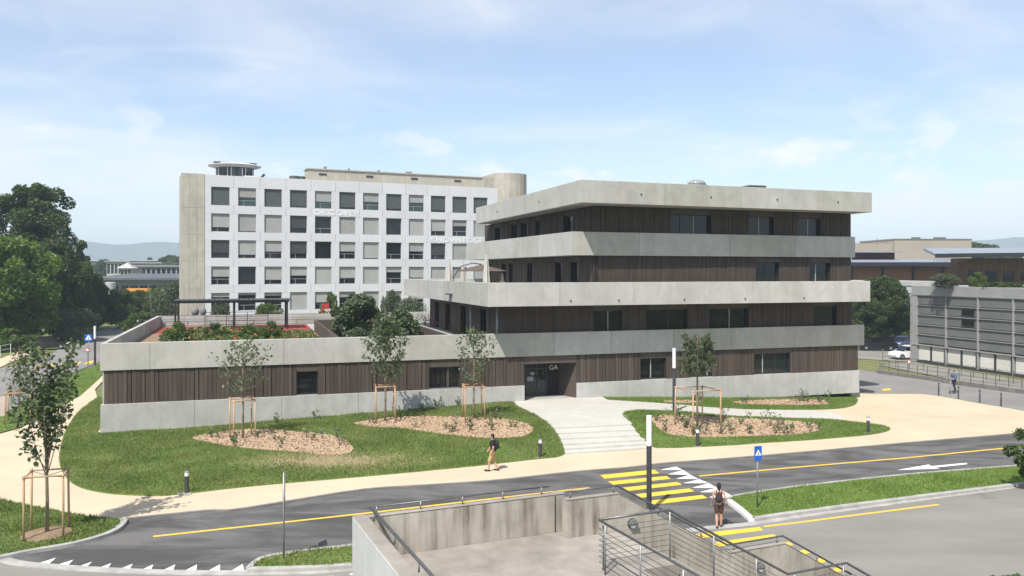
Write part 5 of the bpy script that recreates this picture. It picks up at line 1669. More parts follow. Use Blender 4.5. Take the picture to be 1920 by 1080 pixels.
T('round_bright', 282, 0, 175, (0.8, 0.8, 0.5), 1.0, 'bright green low tree before the far campus houses')
RG = 'trees behind the parked cars'
T('round_dark', 1648, 0, 116, (1.0, 1.0, 0.95), 0.5, 'dark leafy tree behind the parked black car', RG)
T('round_dark', 1618, 0, 113, (0.75, 0.75, 0.68), 2.5, 'smaller dark tree next to the concrete building corner', RG)
T('round_mid', 1688, 0, 120, (0.7, 0.7, 0.66), 1.5, 'mid green tree squeezed against the grey workshop corner', RG)
T('shrub_mid', 1712, 0, 114, (1.3, 1.3, 1.2), 1.5, 'low hedge shrub behind the parked blue car', RG, 'shrub')
# far tree tops along the horizon
FG = 'small trees on the horizon'
for px, Y, s, k, lab in ((197, 360, 1.5, 'round_dark', 'small round tree above the long flat roof'), (231, 420, 1.55, 'round_dark', 'tiny dark tree just over the long flat roof'),
                         (281, 400, 1.9, 'conifer', 'pointed dark conifer over the long flat roof'), (255, 430, 1.5, 'round_mid', 'flat topped tiny tree over the long flat roof'),
                         (318, 390, 1.75, 'round_dark', 'wide dark tree near the beige stair shaft on the horizon'), (336, 380, 1.85, 'round_mid', 'tree touching the beige stair shaft on the horizon'),
                         (1826, 260, 1.95, 'round_dark', 'dark tree beside the beige block on the skyline'), (1852, 250, 1.85, 'round_dark', 'rounded dark tree standing free on the right skyline'),
                         (1905, 270, 1.65, 'round_mid', 'low pale tree at the right end of the skyline'), (290, 300, 0.8, 'shrub_grey', 'grey shrub in front of the low campus house'),
                         (214, 250, 0.75, 'round_mid', 'mid green tree in front of the pale campus house'), (328, 240, 0.75, 'round_bright', 'bright green tree in front of the dark campus house')):
    T(k, px, 0, Y, s, px * 0.7, lab, FG)
# far belt of woodland that reads as one mass
def belt():
    n = 26000
    x = nrng.uniform(-900, 900, n); y = nrng.uniform(480, 640, n)
    hgt = 6 + 3.5 * np.sin(x * 0.031) + 2.5 * np.sin(x * 0.11 + 1) + 1.5 * np.sin(x * 0.37)
    z = nrng.uniform(0, 1, n) ** 0.6 * np.maximum(hgt, 3.0)
    o = link('woodland', fast_mesh('woodland', leaf_verts(np.stack([x, y, z], 1), 2.6), 4, 'leaf_dark'), kind='stuff')
    tag(o, 'distant belt of woodland along the horizon', 'woodland')
belt()


# ------------------------------------------------------------------ young staked trees
def young_tree(px, py, py_top, crown_py, half_w_px, label, seed, mat='leaf_young', style='round', n=2600, size=0.14, name='young_tree', lean=0.0, group='young trees tied to stakes'):
    q = G(px, py); sc = q.y / FPX
    h = (py - py_top) * sc; h0 = (py - crown_py) * sc; rx = half_w_px * sc
    rr = random.Random(seed)
    t = thing(name, label, 'tree', q - Vector((0, 0, 0.02)), rr.uniform(0, 6), group)
    m = MB(); pts = [Vector((0, 0, -0.2)), Vector((0.02, 0.01, h0 * 0.6)), Vector((-0.02, 0.03, h0 + (h - h0) * 0.3)), Vector((0.03, 0, h0 + (h - h0) * 0.65)), Vector((lean, 0, h * 0.985))]
    m.tube(pts, [0.075, 0.06, 0.045, 0.03, 0.008], 8); m.build('trunk', 'bark_young', t, smooth=True)
    bm_ = MB(); tips = []
    nb = {'round': 30, 'spire': 15, 'column': 34, 'pine': 34}[style]
    for k in range(nb):
        f = (k + 0.5) / nb; z = h0 + (h - h0) * (f * 0.8); an = k * 2.399 + rr.uniform(-0.4, 0.4)
        if style == 'round': L = rx * (0.45 + 0.65 * math.sin(math.pi * min(1, f * 0.95 + 0.10))) * rr.uniform(0.7, 1.1); up = 0.5 + 0.7 * f
        elif style == 'spire': z = h0 + (h - h0) * 0.30 * f; L = rx * (0.25 + 0.85 * ((k * 7) % nb) / nb); up = (h - h0) * rr.uniform(0.45, 0.92) / max(L, 0.05)
        elif style == 'column': L = rx * rr.uniform(0.6, 1.05) * (0.55 + 0.6 * math.sin(math.pi * min(1, f + 0.15))); up = 0.9
        else: L = rx * rr.uniform(0.7, 1.1) * (0.95 - 0.25 * f); up = 0.35 + 0.4 * f
        d = Vector((math.cos(an), math.sin(an), up)); st = Vector((0, 0, z))
        en = st + Vector((d.x * L, d.y * L, min(L * up, h * 0.99 - z))); mid = st.lerp(en, 0.5) + Vector((d.x, d.y, 0)) * L * 0.10 - Vector((0, 0, L * 0.06))
        bm_.tube([st, mid, en], [0.02, 0.013, 0.004], 5); tips.append((st, mid, en))
    bm_.build('branches', 'bark_young', t, smooth=True)
    P_ = []
    per = n // nb
    for st, mid, en in tips:
        a = np.array(st)[None]; b = np.array(mid)[None]; c = np.array(en)[None]
        # leaves in tufts along the outer part of each branch
        u = nrng.choice([0.35, 0.5, 0.62, 0.75, 0.86, 0.97, 1.03], per)[:, None] + nrng.normal(0, 0.03, per)[:, None]
        p = np.where(u < 0.5, a + (b - a) * (u * 2), b + (c - b) * (u * 2 - 1))
        P_.append(p + nrng.normal(0, {'round': 0.12, 'spire': 0.13, 'column': 0.13, 'pine': 0.085}[style], (per, 3)))
    if style == 'pine': me = fast_mesh('crown', leaf_verts(np.concatenate(P_), size, aspect=4.5), 4, mat)
    else: me = fast_mesh('crown', leaf_verts(np.concatenate(P_), size, aspect=1.5), 4, mat)
    link('crown', me, t)
    return q, h0


def stakes(q, py_ref, half, hgt, label, seed, ang=None):
    rr = random.Random(seed)
    t = thing('tree_stakes', label, 'tree stakes', q, ang if ang is not None else FANG + rr.uniform(-0.2, 0.2), 'timber stake frames round young trees')
    P4 = []
    for sx, sy in ((-1, -1), (1, -1), (1, 1), (-1, 1)):
        b = Vector((sx * half, sy * half, -0.2)); tp = Vector((sx * half * 0.96 + rr.uniform(-0.03, 0.03), sy * half * 0.96, hgt + rr.uniform(-0.03, 0.03)))
        MB().tube([b, tp], [0.042, 0.038], 8).build('post', 'timber_pole', t, smooth=True); P4.append(tp)
    for k in range(4):
        a, b = P4[k] - Vector((0, 0, 0.05 + 0.012 * k)), P4[(k + 1) % 4] - Vector((0, 0, 0.05 + 0.012 * k))
        e = (b - a).normalized() * 0.07
        MB().tube([a - e, b + e], 0.030, 8).build('rail', 'timber_pole', t, smooth=True)
    for k in (0, 2):
        MB().tube([P4[k] - Vector((0, 0, 0.1)), Vector((0.02, 0.02, hgt - 0.16)), P4[k + 1] - Vector((0, 0, 0.1))], 0.012, 5).build('tie_strap', 'canvas', t)


q, h0 = young_tree(88, 1003, 648, 905, 55, 'young tree with dark green upright shoots on the corner lawn', 21, 'leaf_young', 'spire', 1650, 0.13)
stakes(q, 0, 0.62, 2.30, 'timber stake frame around the tree on the corner lawn', 1, 0.35)
m = MB(); m.lathe([(0.85, 0.0), (0.8, 0.05), (0.45, 0.09), (0.05, 0.10)], (q.x, q.y, q.z + 0.03), 18); m.build('tree_pit', 'dirt')['kind'] = 'structure'
q, h0 = young_tree(455, 823, 636, 742, 42, 'young round-crowned tree in the bed left of the single window', 22, 'leaf_young', 'round', 800, 0.115)
stakes(q, 0, 0.60, 2.30, 'timber stake frame around the tree left of the single window', 2)
q, h0 = young_tree(722, 791, 572, 722, 37, 'tallest slim young tree standing before the planted roof court', 23, 'leaf_young', 'column', 1800, 0.13)
stakes(q, 0, 0.58, 2.25, 'timber stake frame around the tallest slim tree', 3)
q, h0 = young_tree(888, 786, 608, 722, 33, 'young loose-crowned tree left of the entrance', 24, 'leaf_young', 'round', 720, 0.12)
stakes(q, 0, 0.60, 2.10, 'timber stake frame around the tree left of the entrance', 4)
q, h0 = young_tree(1308, 806, 626, 706, 36, 'young pine with a flat rounded crown right of the steps', 25, 'needle_young', 'pine', 3000, 0.06)
stakes(q, 0, 0.95, 2.45, 'timber stake frame around the young pine', 5)
q, h0 = young_tree(36, 792, 645, 760, 20, 'thin sparse tree with staked trunk beside the back street', 26, 'leaf_grey', 'column', 500, 0.12)
stakes(q, 0, 0.7, 2.0, 'timber stake frame beside the back street', 6)
# red and white band round the street stakes
m = MB(); m.box(-0.22, 0.22, -0.62, -0.60, 0.55, 1.75); o = m.build('warning_sheet', 'cloth_pink'); o.location = q + Vector((-0.55, -0.2, 0)); tag(o, 'faded pinkish sheet hung on the stakes beside the back street', 'sheet')
# tree entering the picture on the right
qr = D(1936, 35.5, 0)
t = thing('roadside_tree', 'glossy green tree reaching in from the right over the verge', 'tree', (qr.x, qr.y, 0.05))
cm, cs_, rs = crown_mesh('crown', 0.15, 2.95, 1.12, 26, 2600, 0.12, 'leaf_mid', 77, 'round', 0.36)
link('crown', cm, t); link('trunk', trunk_mesh('trunk', 3.0, 0.06, cs_[::3], 77), t)

q = D(1912, 23.6, -0.05); place_tree('shrub_mid', q, (0.5, 0.5, 0.34), 1.1, 'low dark bush on the near pavement across the main road', 'roadside greenery', 'shrub', 'shrub')
# pines and shrubs in the planted court, bushes beyond the terrace
def bush(px, py_mid, Y, kind, scale, label, zb, group='greenery of the roof terrace', name='shrub'):
    q = D(px, Y, zb); return place_tree(kind, q, scale, px * 0.31, label, group, name, 'shrub')


tree_kind('pine_big', 7.2, 2.0, 2.6, 44, 13000, 0.16, 'needle', 'round', 41, 0.34)
tree_kind('pine_low', 5.6, 1.6, 2.0, 40, 9000, 0.15, 'leaf_grey', 'round', 42, 0.36)
for s_, y_, k, sc, lab in ((16.1, 9.0, 'pine_big', (1.0, 1.0, 1.06), 'broad dark pine filling the planted roof court'), (18.9, 7.0, 'pine_big', (0.75, 0.75, 0.90), 'slimmer dark pine in the right half of the roof court'),
                           (17.6, 4.0, 'pine_low', (1.15, 1.15, 0.98), 'grey-green low pine at the front of the roof court'), (15.2, 4.5, 'pine_low', (0.9, 0.9, 0.95), 'small grey-green pine in the front left of the roof court')):
    q = L2W(s_, y_, 0.2); place_tree(k, q, sc, s_, lab, 'pines in the roof court', 'pine_tree')
bush(502, 575, 101, 'round_mid', (0.50, 0.50, 0.62), 'dense green tree between the pergola posts beyond the terrace', 0.0, name='tree')
bush(415, 575, 99, 'shrub_grey', (0.45, 0.45, 1.5), 'thin grey shrub beyond the left of the pergola', 0.0)
bush(768, 575, 100, 'shrub_grey', (0.75, 0.75, 1.5), 'pale grey-green shrub beside the wide concrete band', 0.0)
bush(735, 560, 104, 'shrub_grey', (0.45, 0.45, 1.7), 'wispy pale shrub left of the wide concrete band', 0.0)
bush(620, 560, 100, 'shrub_mid', (0.9, 0.9, 3.0), 'green shrub behind the play totem', 0.0)
# roof garden on the grey workshop
for px, Y, k, sc, lab in ((1772, 86, 'shrub_grey', (0.52, 0.52, 0.36), 'rounded pale-edged bush on the workshop roof'), (1833, 84, 'shrub_mid', (0.55, 0.55, 0.75), 'upright bright bush on the workshop roof'),
                          (1866, 82, 'shrub_mid', (1.1, 1.1, 0.30), 'low spreading bush on the workshop roof'), (1908, 80, 'shrub_mid', (1.0, 1.0, 0.30), 'low bush at the picture edge on the workshop roof')):
    bush(px, 0, Y, k, sc, lab, 7.75, 'bushes on the workshop roof')

# perennials of the terrace bed
def terrace_bed():
    pts = []
    n = 11000
    s_ = nrng.uniform(2.5, 13.3, n); y_ = nrng.uniform(6.5, 17.5, n)
    hh = np.where(s_ < 9.3, 0.45, 0.25) + np.where(s_ < 9.3, 0.45, 0.2) * np.abs(np.sin(s_ * 1.7) * np.cos(y_ * 1.3))
    z = 4.32 + nrng.uniform(0, 1, n) * hh
    w_ = np.array([list(L2W(a, b, c)) for a, b, c in zip(s_, y_, z)])
    o = link('perennials', fast_mesh('perennials', leaf_verts(w_, 0.15), 4, 'leaf_shrub'), kind='stuff'); tag(o, 'low leafy perennials of the terrace bed below the pergola', 'plants')
    k = nrng.random(n) < 0.10
    o = link('flowers', fast_mesh('flowers', leaf_verts(w_[k] + [0, 0, 0.06], 0.13), 4, 'flower_red'), kind='stuff'); tag(o, 'orange-red flowers scattered over the terrace bed', 'flowers')
terrace_bed()
for s_, y_, sc, lab in ((3.6, 8.0, 0.62, 'leafy shrub near the left end of the terrace bed'), (6.0, 9.5, 0.55, 'leafy shrub below the first pergola post'), (8.2, 9.0, 0.50, 'leafy shrub in the middle of the terrace bed'), (9.8, 10.5, 0.55, 'tall leafy shrub right of the middle pergola post')):
    q = L2W(s_, y_, 4.3); place_tree('shrub_mid', q, (sc, sc, sc * 1.2), s_, lab, 'greenery of the roof terrace', 'shrub', 'shrub')

# small planted seedlings in the beds
def sprig(seed, h, n):
    rr = random.Random(seed); pts = []; m = MB()
    for k in range(5):
        an = rr.uniform(0, 6.28); tip = Vector((math.cos(an) * h * 0.35, math.sin(an) * h * 0.35, h * rr.uniform(0.6, 1.0)))
        m.tube([(0, 0, -0.03), tip * 0.5, tip], [0.012, 0.008, 0.003], 5)
        for j in range(n // 5): pts.append(tip * rr.uniform(0.35, 1.05) + Vector((rr.gauss(0, 0.05), rr.gauss(0, 0.05), rr.gauss(0, 0.04))))
    return m.mesh('stem', 'bark', True), fast_mesh('foliage', leaf_verts(np.array([list(p) for p in pts]), 0.10), 4, ('leaf_shrub', 'leaf_young', 'leaf_dry')[seed % 3])


SPR = [sprig(k, (0.55, 0.75, 0.5, 1.0, 0.65, 0.8)[k], (34, 40, 20, 44, 34, 22)[k]) for k in range(6)]
BN = ('in the bed around the tree left of the single window', 'in the long bed between the two staked trees', 'in the bed right of the steps', 'in the oval bed near the building corner', 'in the tiny bed beside the tall lamp')
for bi, (b, cnt) in enumerate(zip(BEDS, (16, 22, 34, 14, 3))):
    placed = 0; rr = random.Random(100 + bi)
    xs = [p[0] for p in b]; ys = [p[1] for p in b]
    while placed < cnt:
        x, y = rr.uniform(min(xs), max(xs)), rr.uniform(min(ys), max(ys))
        if not bool(inside(b, np.array([x]), np.array([y]))[0]): continue
        k = rr.randrange(6); s_ = rr.uniform(0.55, 1.0)
        t = thing('seedling', ('bushy green', 'leafy upright', 'dry brownish', 'tall green', 'small leafy', 'thin brown')[k] + ' seedling planted ' + BN[bi], 'plant', (x, y, ground_z(x, y) + 0.05), rr.uniform(0, 6.28), 'seedlings planted ' + BN[bi])
        t.scale = (s_, s_, s_); link('stem', SPR[k][0], t); link('foliage', SPR[k][1], t); placed += 1
# weeds along the wall foot
for k, (px, py) in enumerate(((365, 790), (520, 795), (405, 793), (700, 770), (760, 766), (820, 765), (790, 768), (860, 763), (590, 786))):
    q = G(px, py); t = thing('weed', 'tall weed growing in the grass against the concrete base of the wing', 'plant', q + Vector((0, 0, 0.03)), k, 'weeds at the foot of the wing')
    sc = 0.7 + 0.15 * (k % 3); t.scale = (sc,) * 3; link('stem', SPR[k % 2][0], t); link('foliage', SPR[k % 2][1], t)
q = SO + SU * (x1 + 0.25) + SV * (-0.35); t = thing('weed', 'small weed sprouting where the terrace walls meet', 'plant', (q.x, q.y, FZ)); t.scale = (0.28,) * 3
link('stem', SPR[0][0], t); link('foliage', SPR[0][1], t)


# ------------------------------------------------------------------ lamps, bollards, signs
def column_lamp(loc, h, label):
    t = thing('column_lamp', label, 'street lamp', loc, FANG, 'slim column lamps with white heads')
    hw = h * 0.31
    MB().lathe([(0.105, -0.1), (0.105, h - hw - 0.01)], (0, 0, 0), 20).build('pole', 'metal_dark', t, smooth=False)
    MB().lathe([(0.108, h - hw), (0.108, h - 0.06), (0.102, h - 0.03)], (0, 0, 0), 20).build('light_head', 'lamp_white', t)
    MB().lathe([(0.110, h - 0.03), (0.110, h), (0.09, h + 0.01)], (0, 0, 0), 20).build('cap', 'lamp_white', t)
    MB().box(-0.19, 0.19, -0.19, 0.19, -0.02, 0.025).build('base_plate', 'kerb_stone', t, bevel=0.006)
    MB().box(-0.04, 0.04, -0.112, -0.10, 0.5, 0.75).build('service_door', 'metal_black', t)


q = G(1217, 958); column_lamp((q.x, q.y, -0.03), (958 - 778) * q.y / FPX, 'slim dark column lamp with white head beside the yellow crossing')
q = G(1264, 772); column_lamp((q.x, q.y, q.z), (772 - 653) * q.y / FPX, 'slim dark column lamp with white head on the lawn next to the young pine')
q = G(178, 686); column_lamp((q.x, q.y, q.z), (686 - 612) * q.y / FPX, 'slim dark column lamp with white head by the blue sign on the back street')


def light_bollard(px, py, label, h=0.95):
    q = G(px, py)
    t = thing('light_bollard', label, 'bollard', q, 0.2, 'low light bollards along the lawn edge')
    MB().lathe([(0.095, -0.1), (0.095, h - 0.20)], (0, 0, 0), 18).build('post', 'metal_dark', t)
    MB().lathe([(0.085, h - 0.199), (0.085, h - 0.04)], (0, 0, 0), 18).build('lens', 'lamp_white', t)
    MB().lathe([(0.098, h - 0.039), (0.098, h - 0.01), (0.09, h)], (0, 0, 0), 18).build('cap', 'metal_galv', t)
    MB().box(-0.35, 0.2, -0.16, 0.16, -0.05, 0.035).build('footing', 'kerb_stone', t)


light_bollard(350, 925, 'low dark light bollard at the front of the wide lawn')
light_bollard(1013, 858, 'low dark light bollard left of the steps')
light_bollard(1308, 837, 'low dark light bollard right of the steps below the young pine')
light_bollard(1628, 812, 'low dark light bollard at the lawn tip beside the plaza')
for px, py, lab in ((1760, 741, 'first'), (1797, 748, 'second'), (1837, 755, 'third'), (1877, 762, 'fourth')):
    q = G(px, py)
    t = thing('street_bollard', f'thin dark street bollard on the plaza edge, {lab} counted from the concrete building', 'bollard', q, 0, 'thin bollards along the plaza edge')
    MB().lathe([(0.055, -0.1), (0.055, 0.95)], (0, 0, 0), 12).build('post', 'metal_dark', t)
    MB().lathe([(0.057, 0.951), (0.050, 0.99), (0.02, 1.0)], (0, 0, 0), 12).build('cap', 'metal_dark', t)
    MB().lathe([(0.058, 0.72), (0.058, 0.80)], (0, 0, 0), 12).build('band', 'metal_galv', t)


def crossing_sign(loc, h, size, rotz, label, hh=1.0, second=False):
    t = thing('crossing_sign', label, 'road sign', loc, rotz, 'blue pedestrian crossing signs')
    MB().tube([(0, 0, -0.1), (0, 0, h)], 0.032, 10).build('pole', 'metal_galv', t, smooth=True)
    w = size / 2; H = size * hh
    z0 = h - H
    MB().box(-w, w, -0.055, -0.036, z0, h).build('plate', 'sign_blue', t, bevel=0.004)
    zc_ = h - H * 0.46; s = size * 0.42
    m = MB(); m.add([(-s, -0.058, zc_ - s * 0.75), (s, -0.058, zc_ - s * 0.75), (0, -0.058, zc_ + s)], [(0, 1, 2)]); m.build('triangle', 'sign_white', t)
    m = MB(); f = s
    m.add([(x * f, -0.061, zc_ + z * f) for x, z in ((-0.10, 0.05), (0.12, 0.05), (0.16, -0.2), (0.34, -0.66), (0.22, -0.68), (0.04, -0.32), (-0.14, -0.68), (-0.28, -0.66), (-0.06, -0.25))], [tuple(range(9))])
    m.add([(0.02 * f + math.cos(a) * 0.10 * f, -0.061, zc_ + 0.20 * f + math.sin(a) * 0.10 * f) for a in np.linspace(0, 2 * math.pi, 10, endpoint=False)], [tuple(range(10))])
    m.build('walking_figure', 'sign_black', t)
    for zz_ in (0.2, 0.8): MB().box(-0.05, 0.05, -0.035, 0.04, z0 + H * zz_ - 0.03, z0 + H * zz_ + 0.03).build('clamp', 'metal_galv', t)


q = G(1420, 954); s_ = q.y / FPX
crossing_sign(q, (954 - 836) * s_, 16.5 * s_, 0.35, 'blue square crossing sign on the verge between the two roads', 1.65)
q = G(166, 684); s_ = q.y / FPX
crossing_sign(q, (684 - 627) * s_, 13 * s_, 0.2, 'blue square crossing sign by the back street', 1.0)
q = G(165, 686); t = thing('warning_sign', 'small red and white triangular sign under the blue sign', 'road sign', q + Vector((0.25, -0.6, 0)), 0.1)
MB().tube([(0, 0, -0.1), (0, 0, 1.9)], 0.03, 8).build('pole', 'metal_galv', t)
m = MB(); m.add([(-0.3, -0.04, 1.5), (0.3, -0.04, 1.5), (0, -0.04, 2.02)], [(0, 1, 2)]); m.build('plate', 'sign_red', t)
m = MB(); m.add([(-0.18, -0.045, 1.56), (0.18, -0.045, 1.56), (0, -0.045, 1.88)], [(0, 1, 2)]); m.build('plate_face', 'sign_white', t)
# sign seen edge-on by the short verge
q = G(532, 1050); s_ = q.y / FPX
t = thing('edge_on_sign', 'metal sign post seen edge-on on the short verge with two narrow plates', 'road sign', q, R(105.5))
h = (1050 - 886) * s_
MB().tube([(0, 0, -0.1), (0, 0, h)], 0.030, 10).build('pole', 'metal_galv', t, smooth=True)
MB().box(-0.30, 0.30, -0.05, -0.034, h - 0.62, h - 0.02).build('plate', 'metal_galv', t)
MB().box(-0.22, 0.22, -0.052, -0.034, h - 1.25, h - 0.78).build('small_plate', 'metal_rail', t)

# fences and rails
def fence(name, label, pxs, hgt, n_post, rails, mat='metal_rail', cat='fence', yoff=0.0):
    pts = [G(*p) for p in pxs]
    t = thing(name, label, cat, pts[0], 0)
    o = pts[0]
    tot = [0]
    for a, b in zip(pts, pts[1:]): tot.append(tot[-1] + (b - a).length)
    def at(d):
        for i in range(len(pts) - 1):
            if d <= tot[i + 1] + 1e-6:
                return pts[i].lerp(pts[i + 1], (d - tot[i]) / (tot[i + 1] - tot[i])) - o
        return pts[-1] - o
    for k in range(n_post):
        p = at(tot[-1] * k / (n_post - 1)); MB().box(p.x - 0.02, p.x + 0.02, p.y - 0.02, p.y + 0.02, p.z - 0.1, p.z + hgt).build('post', mat, t)
    for rh in rails:
        MB().tube([p - o + Vector((0, 0.06, rh)) for p in pts], 0.018, 6).build('rail', mat, t)
    return t


fence('street_railing', 'long metal railing beside the right-hand street', [(1650, 697), (1800, 719), (1920, 735), (2010, 750)], 1.15, 18, (1.12, 0.75, 0.40))
fence('ramp_railing', 'second metal railing along the ramp at the grey workshop', [(1655, 686), (1760, 697), (1920, 722), (2010, 737)], 1.05, 15, (1.02, 0.62))
q0 = [G(*p) for p in [(1644, 699), (1800, 721), (1920, 738), (2010, 753)]]
m = MB()
for a, b in zip(q0, q0[1:]):
    e = (b - a).normalized(); nn = Vector((-e.y, e.x, 0)) * 0.2
    m.add([a - Vector((0, 0, .1)), b - Vector((0, 0, .1)), b + nn - Vector((0, 0, .1)), a + nn - Vector((0, 0, .1)), a + Vector((0, 0, .30)), b + Vector((0, 0, .30)), b + nn + Vector((0, 0, .30)), a + nn + Vector((0, 0, .30))],
          [(4, 5, 6, 7), (0, 1, 5, 4), (2, 3, 7, 6)])
tag(m.build('retaining_wall', 'kerb_dark'), 'low stained retaining wall under the street railing', 'wall')
fence('white_rail', 'short white rail under the trees by the footpath', [(-20, 672), (20, 664)], 1.2, 3, (1.17, 0.65), 'sign_white')
q = G(1655, 697); t = thing('slim_post', 'slim grey post at the start of the street railing', 'post', q)
MB().tube([(0, 0, -0.1), (0, 0, 2.2)], 0.05, 8).build('pole', 'metal_galv', t); MB().lathe([(0.06, 2.2), (0.06, 2.25)], (0, 0, 0), 8).build('cap', 'metal_galv', t)
q = G(1704, 694); t = thing('round_sign', 'small round red-rimmed sign on the street railing', 'road sign', q + Vector((0, 0.0, 0)), 0.1)
m = MB(); n = 20
m.add([(math.cos(2 * math.pi * k / n) * 0.2, -0.05, 0.85 + math.sin(2 * math.pi * k / n) * 0.2) for k in range(n)], [tuple(range(n))]); m.build('rim', 'sign_red', t)
m = MB(); m.add([(math.cos(2 * math.pi * k / n) * 0.13, -0.055, 0.85 + math.sin(2 * math.pi * k / n) * 0.13) for k in range(n)], [tuple(range(n))]); m.build('face', 'sign_white', t)
MB().tube([(0, 0, -0.1), (0, 0, 1.05)], 0.03, 8).build('pole', 'metal_galv', t)

# ------------------------------------------------------------------ things on the roof terrace
DZ = 4.30
def local_of(px, py, z):
    p = P(px, py, z); return toL((p.x, p.y))


pg = L2W(0, 0, 0)
pgl, pgr = local_of(332, 617, DZ), local_of(543, 621, DZ)
yp = (pgl.y + pgr.y) / 2; xa, xb = pgl.x, pgr.x; ph = 2.62
pt = thing('pergola', 'dark steel pergola with a flat slatted roof on the terrace', 'pergola', L2W(xa, yp, DZ), FANG)
wd = xb - xa
pd = 3.4
for x in (0.0, wd * 0.505, wd - 0.16):
    for y in (0.0, pd): MB().box(x, x + 0.16, y, y + 0.16, 0, ph - 0.2).build('post', 'metal_black', pt)
for y in (0.0, pd): MB().box(-0.1, wd + 0.1, y - 0.01, y + 0.17, ph - 0.199, ph).build('beam', 'metal_black', pt)
for k in range(24):
    x = -0.05 + (wd + 0.05) * k / 23.0; MB().box(x, x + wd / 27.0, -0.25, pd + 0.4, ph + 0.002, ph + 0.06).build('slat', 'metal_dark', pt)
MB().box(max(0.35, xa - 4.5), CT[0] - 0.02, yp - 3.0, yp + 6.5, DZ + 0.001, DZ + 0.012).build('play_surface', 'rubber_red', bld)
MB().box(0.3, CT[0] - 0.02, 5.9, 6.05, DZ, DZ + 0.45).build('planter_edge', 'concrete_pale', bld)
MB().box(0.3, CT[0] - 0.02, 6.06, yp - 3.05, DZ + 0.001, DZ + 0.05).build('planter_soil', 'dirt', bld)
rl = thing('terrace_rail', 'dark metal guard rail behind the pergola', 'railing', L2W(xa + 2.2, yp + 5.6, DZ), FANG)
for k in range(4): MB().box(k * 1.9, k * 1.9 + 0.06, 0, 0.06, 0, 1.35).build('post', 'metal_black', rl)
for z in (1.30, 0.9, 0.5, 0.15): MB().box(0.06, 5.7, 0.01, 0.05, z, z + 0.05).build('rail', 'metal_black', rl)
bw = thing('parapet_rail', 'thin triple rail on the terrace back wall', 'railing', L2W(0.4, 30.6, 5.3), FANG)
for k in range(12): MB().box(k * 2.0, k * 2.0 + 0.04, -0.2, -0.16, -0.9, 0.05).build('post', 'metal_galv', bw)
for z in (0.02, -0.35, -0.7): MB().tube([(0, -0.18, z), (22, -0.18, z)], 0.018, 6).build('rail', 'metal_rail', bw)
# play totem
q = local_of(604, 600, DZ); t = thing('play_totem', 'red and yellow play totem on the terrace beside the roof court', 'play equipment', L2W(q.x, q.y, DZ), FANG)
MB().tube([(0, 0, 0), (0.02, 0, 1.7)], [0.10, 0.09], 10).build('trunk_post', 'totem_red', t)
MB().box(0.12, 0.75, -0.03, 0.03, 1.15, 1.75).build('panel', 'totem_red', t, bevel=0.02)
for k, (x, z) in enumerate(((0.28, 0.9), (0.62, 0.85), (0.95, 0.7))):
    MB().tube([(x, 0, 0), (x + 0.1, 0.05, z)], [0.05, 0.02], 8).build('spike', 'totem_yellow' if k != 2 else 'canvas', t)
MB().tube([(0.1, 0, 1.72), (0.44, 0, 1.5), (0.7, 0.02, 1.15)], 0.03, 8).build('arm', 'totem_yellow', t)
# two stone-like mounds by the back wall
for px, lab in ((366, 'grey boulder-shaped seat left on the terrace back edge'), (381, 'smaller grey boulder-shaped seat on the terrace back edge')):
    q = D(px, 82.5, 5.25); o = MB().ball((0, 0, 0.3), 0.42 if px < 370 else 0.33, 0.3, 0.45, 7, 5).build('boulder', 'kerb_dark', smooth=True); o.location = q - Vector((0, 0, 0.1)); tag(o, lab, 'boulder', 'boulders at the terrace edge')

# parasols and seats on the upper terrace (floor 7.75)
UZ = 7.75
def closed_parasol(px, Y, label, top_py, fat=0.28, mat='canvas_pale'):
    q = D(px, Y, UZ); h = zat(top_py, Y) - UZ
    t = thing('closed_parasol', label, 'parasol', q, 0.3, 'folded parasols on the upper terrace')
    MB().tube([(0, 0, 0), (0, 0, h)], 0.03, 8).build('pole', 'metal_dark', t)
    m = MB(); n = 12; V = []; prof = [(0.10, 0.35), (fat, 0.5), (fat * 0.85, 0.75), (fat * 1.05, 1.0), (fat * 0.6, h - 0.6), (0.05, h - 0.05)]
    for i, (r, z) in enumerate(prof):
        for k in range(n): V.append((math.cos(2 * math.pi * k / n) * r * (1 if k % 2 else 0.66), math.sin(2 * math.pi * k / n) * r * (1 if k % 2 else 0.66), z))
    m.add(V, [(i * n + k, i * n + (k + 1) % n, (i + 1) * n + (k + 1) % n, (i + 1) * n + k) for i in range(len(prof) - 1) for k in range(n)]); m.build('canopy', mat, t)
    MB().lathe([(0.34, 0), (0.34, 0.08), (0.05, 0.1)], (0, 0, 0), 14).build('foot', 'metal_dark', t)


closed_parasol(842, 66.0, 'folded pale parasol nearest the terrace corner', 487, 0.30)
closed_parasol(868, 66.0, 'folded pale parasol behind the open one', 489, 0.24)
closed_parasol(912, 58.5, 'tall folded parasol in front of the open one', 475, 0.26)
closed_parasol(942, 58.0, 'short folded tan parasol next to the timber wall', 511, 0.22, 'canvas')
q = D(903, 62.5, UZ); t = thing('cantilever_parasol', 'open brown cantilever parasol on the upper terrace', 'parasol', q, FANG)
ph_ = zat(496, 62.5) - UZ; n = 8; rr_ = 2.0
m = MB(); V = [(0, 0, ph_)] + [(math.cos(2 * math.pi * (k + .5) / n) * rr_, math.sin(2 * math.pi * (k + .5) / n) * rr_, ph_ - 0.50) for k in range(n)]
m.add(V, [(0, 1 + k, 1 + (k + 1) % n) for k in range(n)]); m.add([(v[0], v[1], v[2] - 0.02) for v in V], [(0, 1 + (k + 1) % n, 1 + k) for k in range(n)]); m.build('canopy', 'canvas', t)
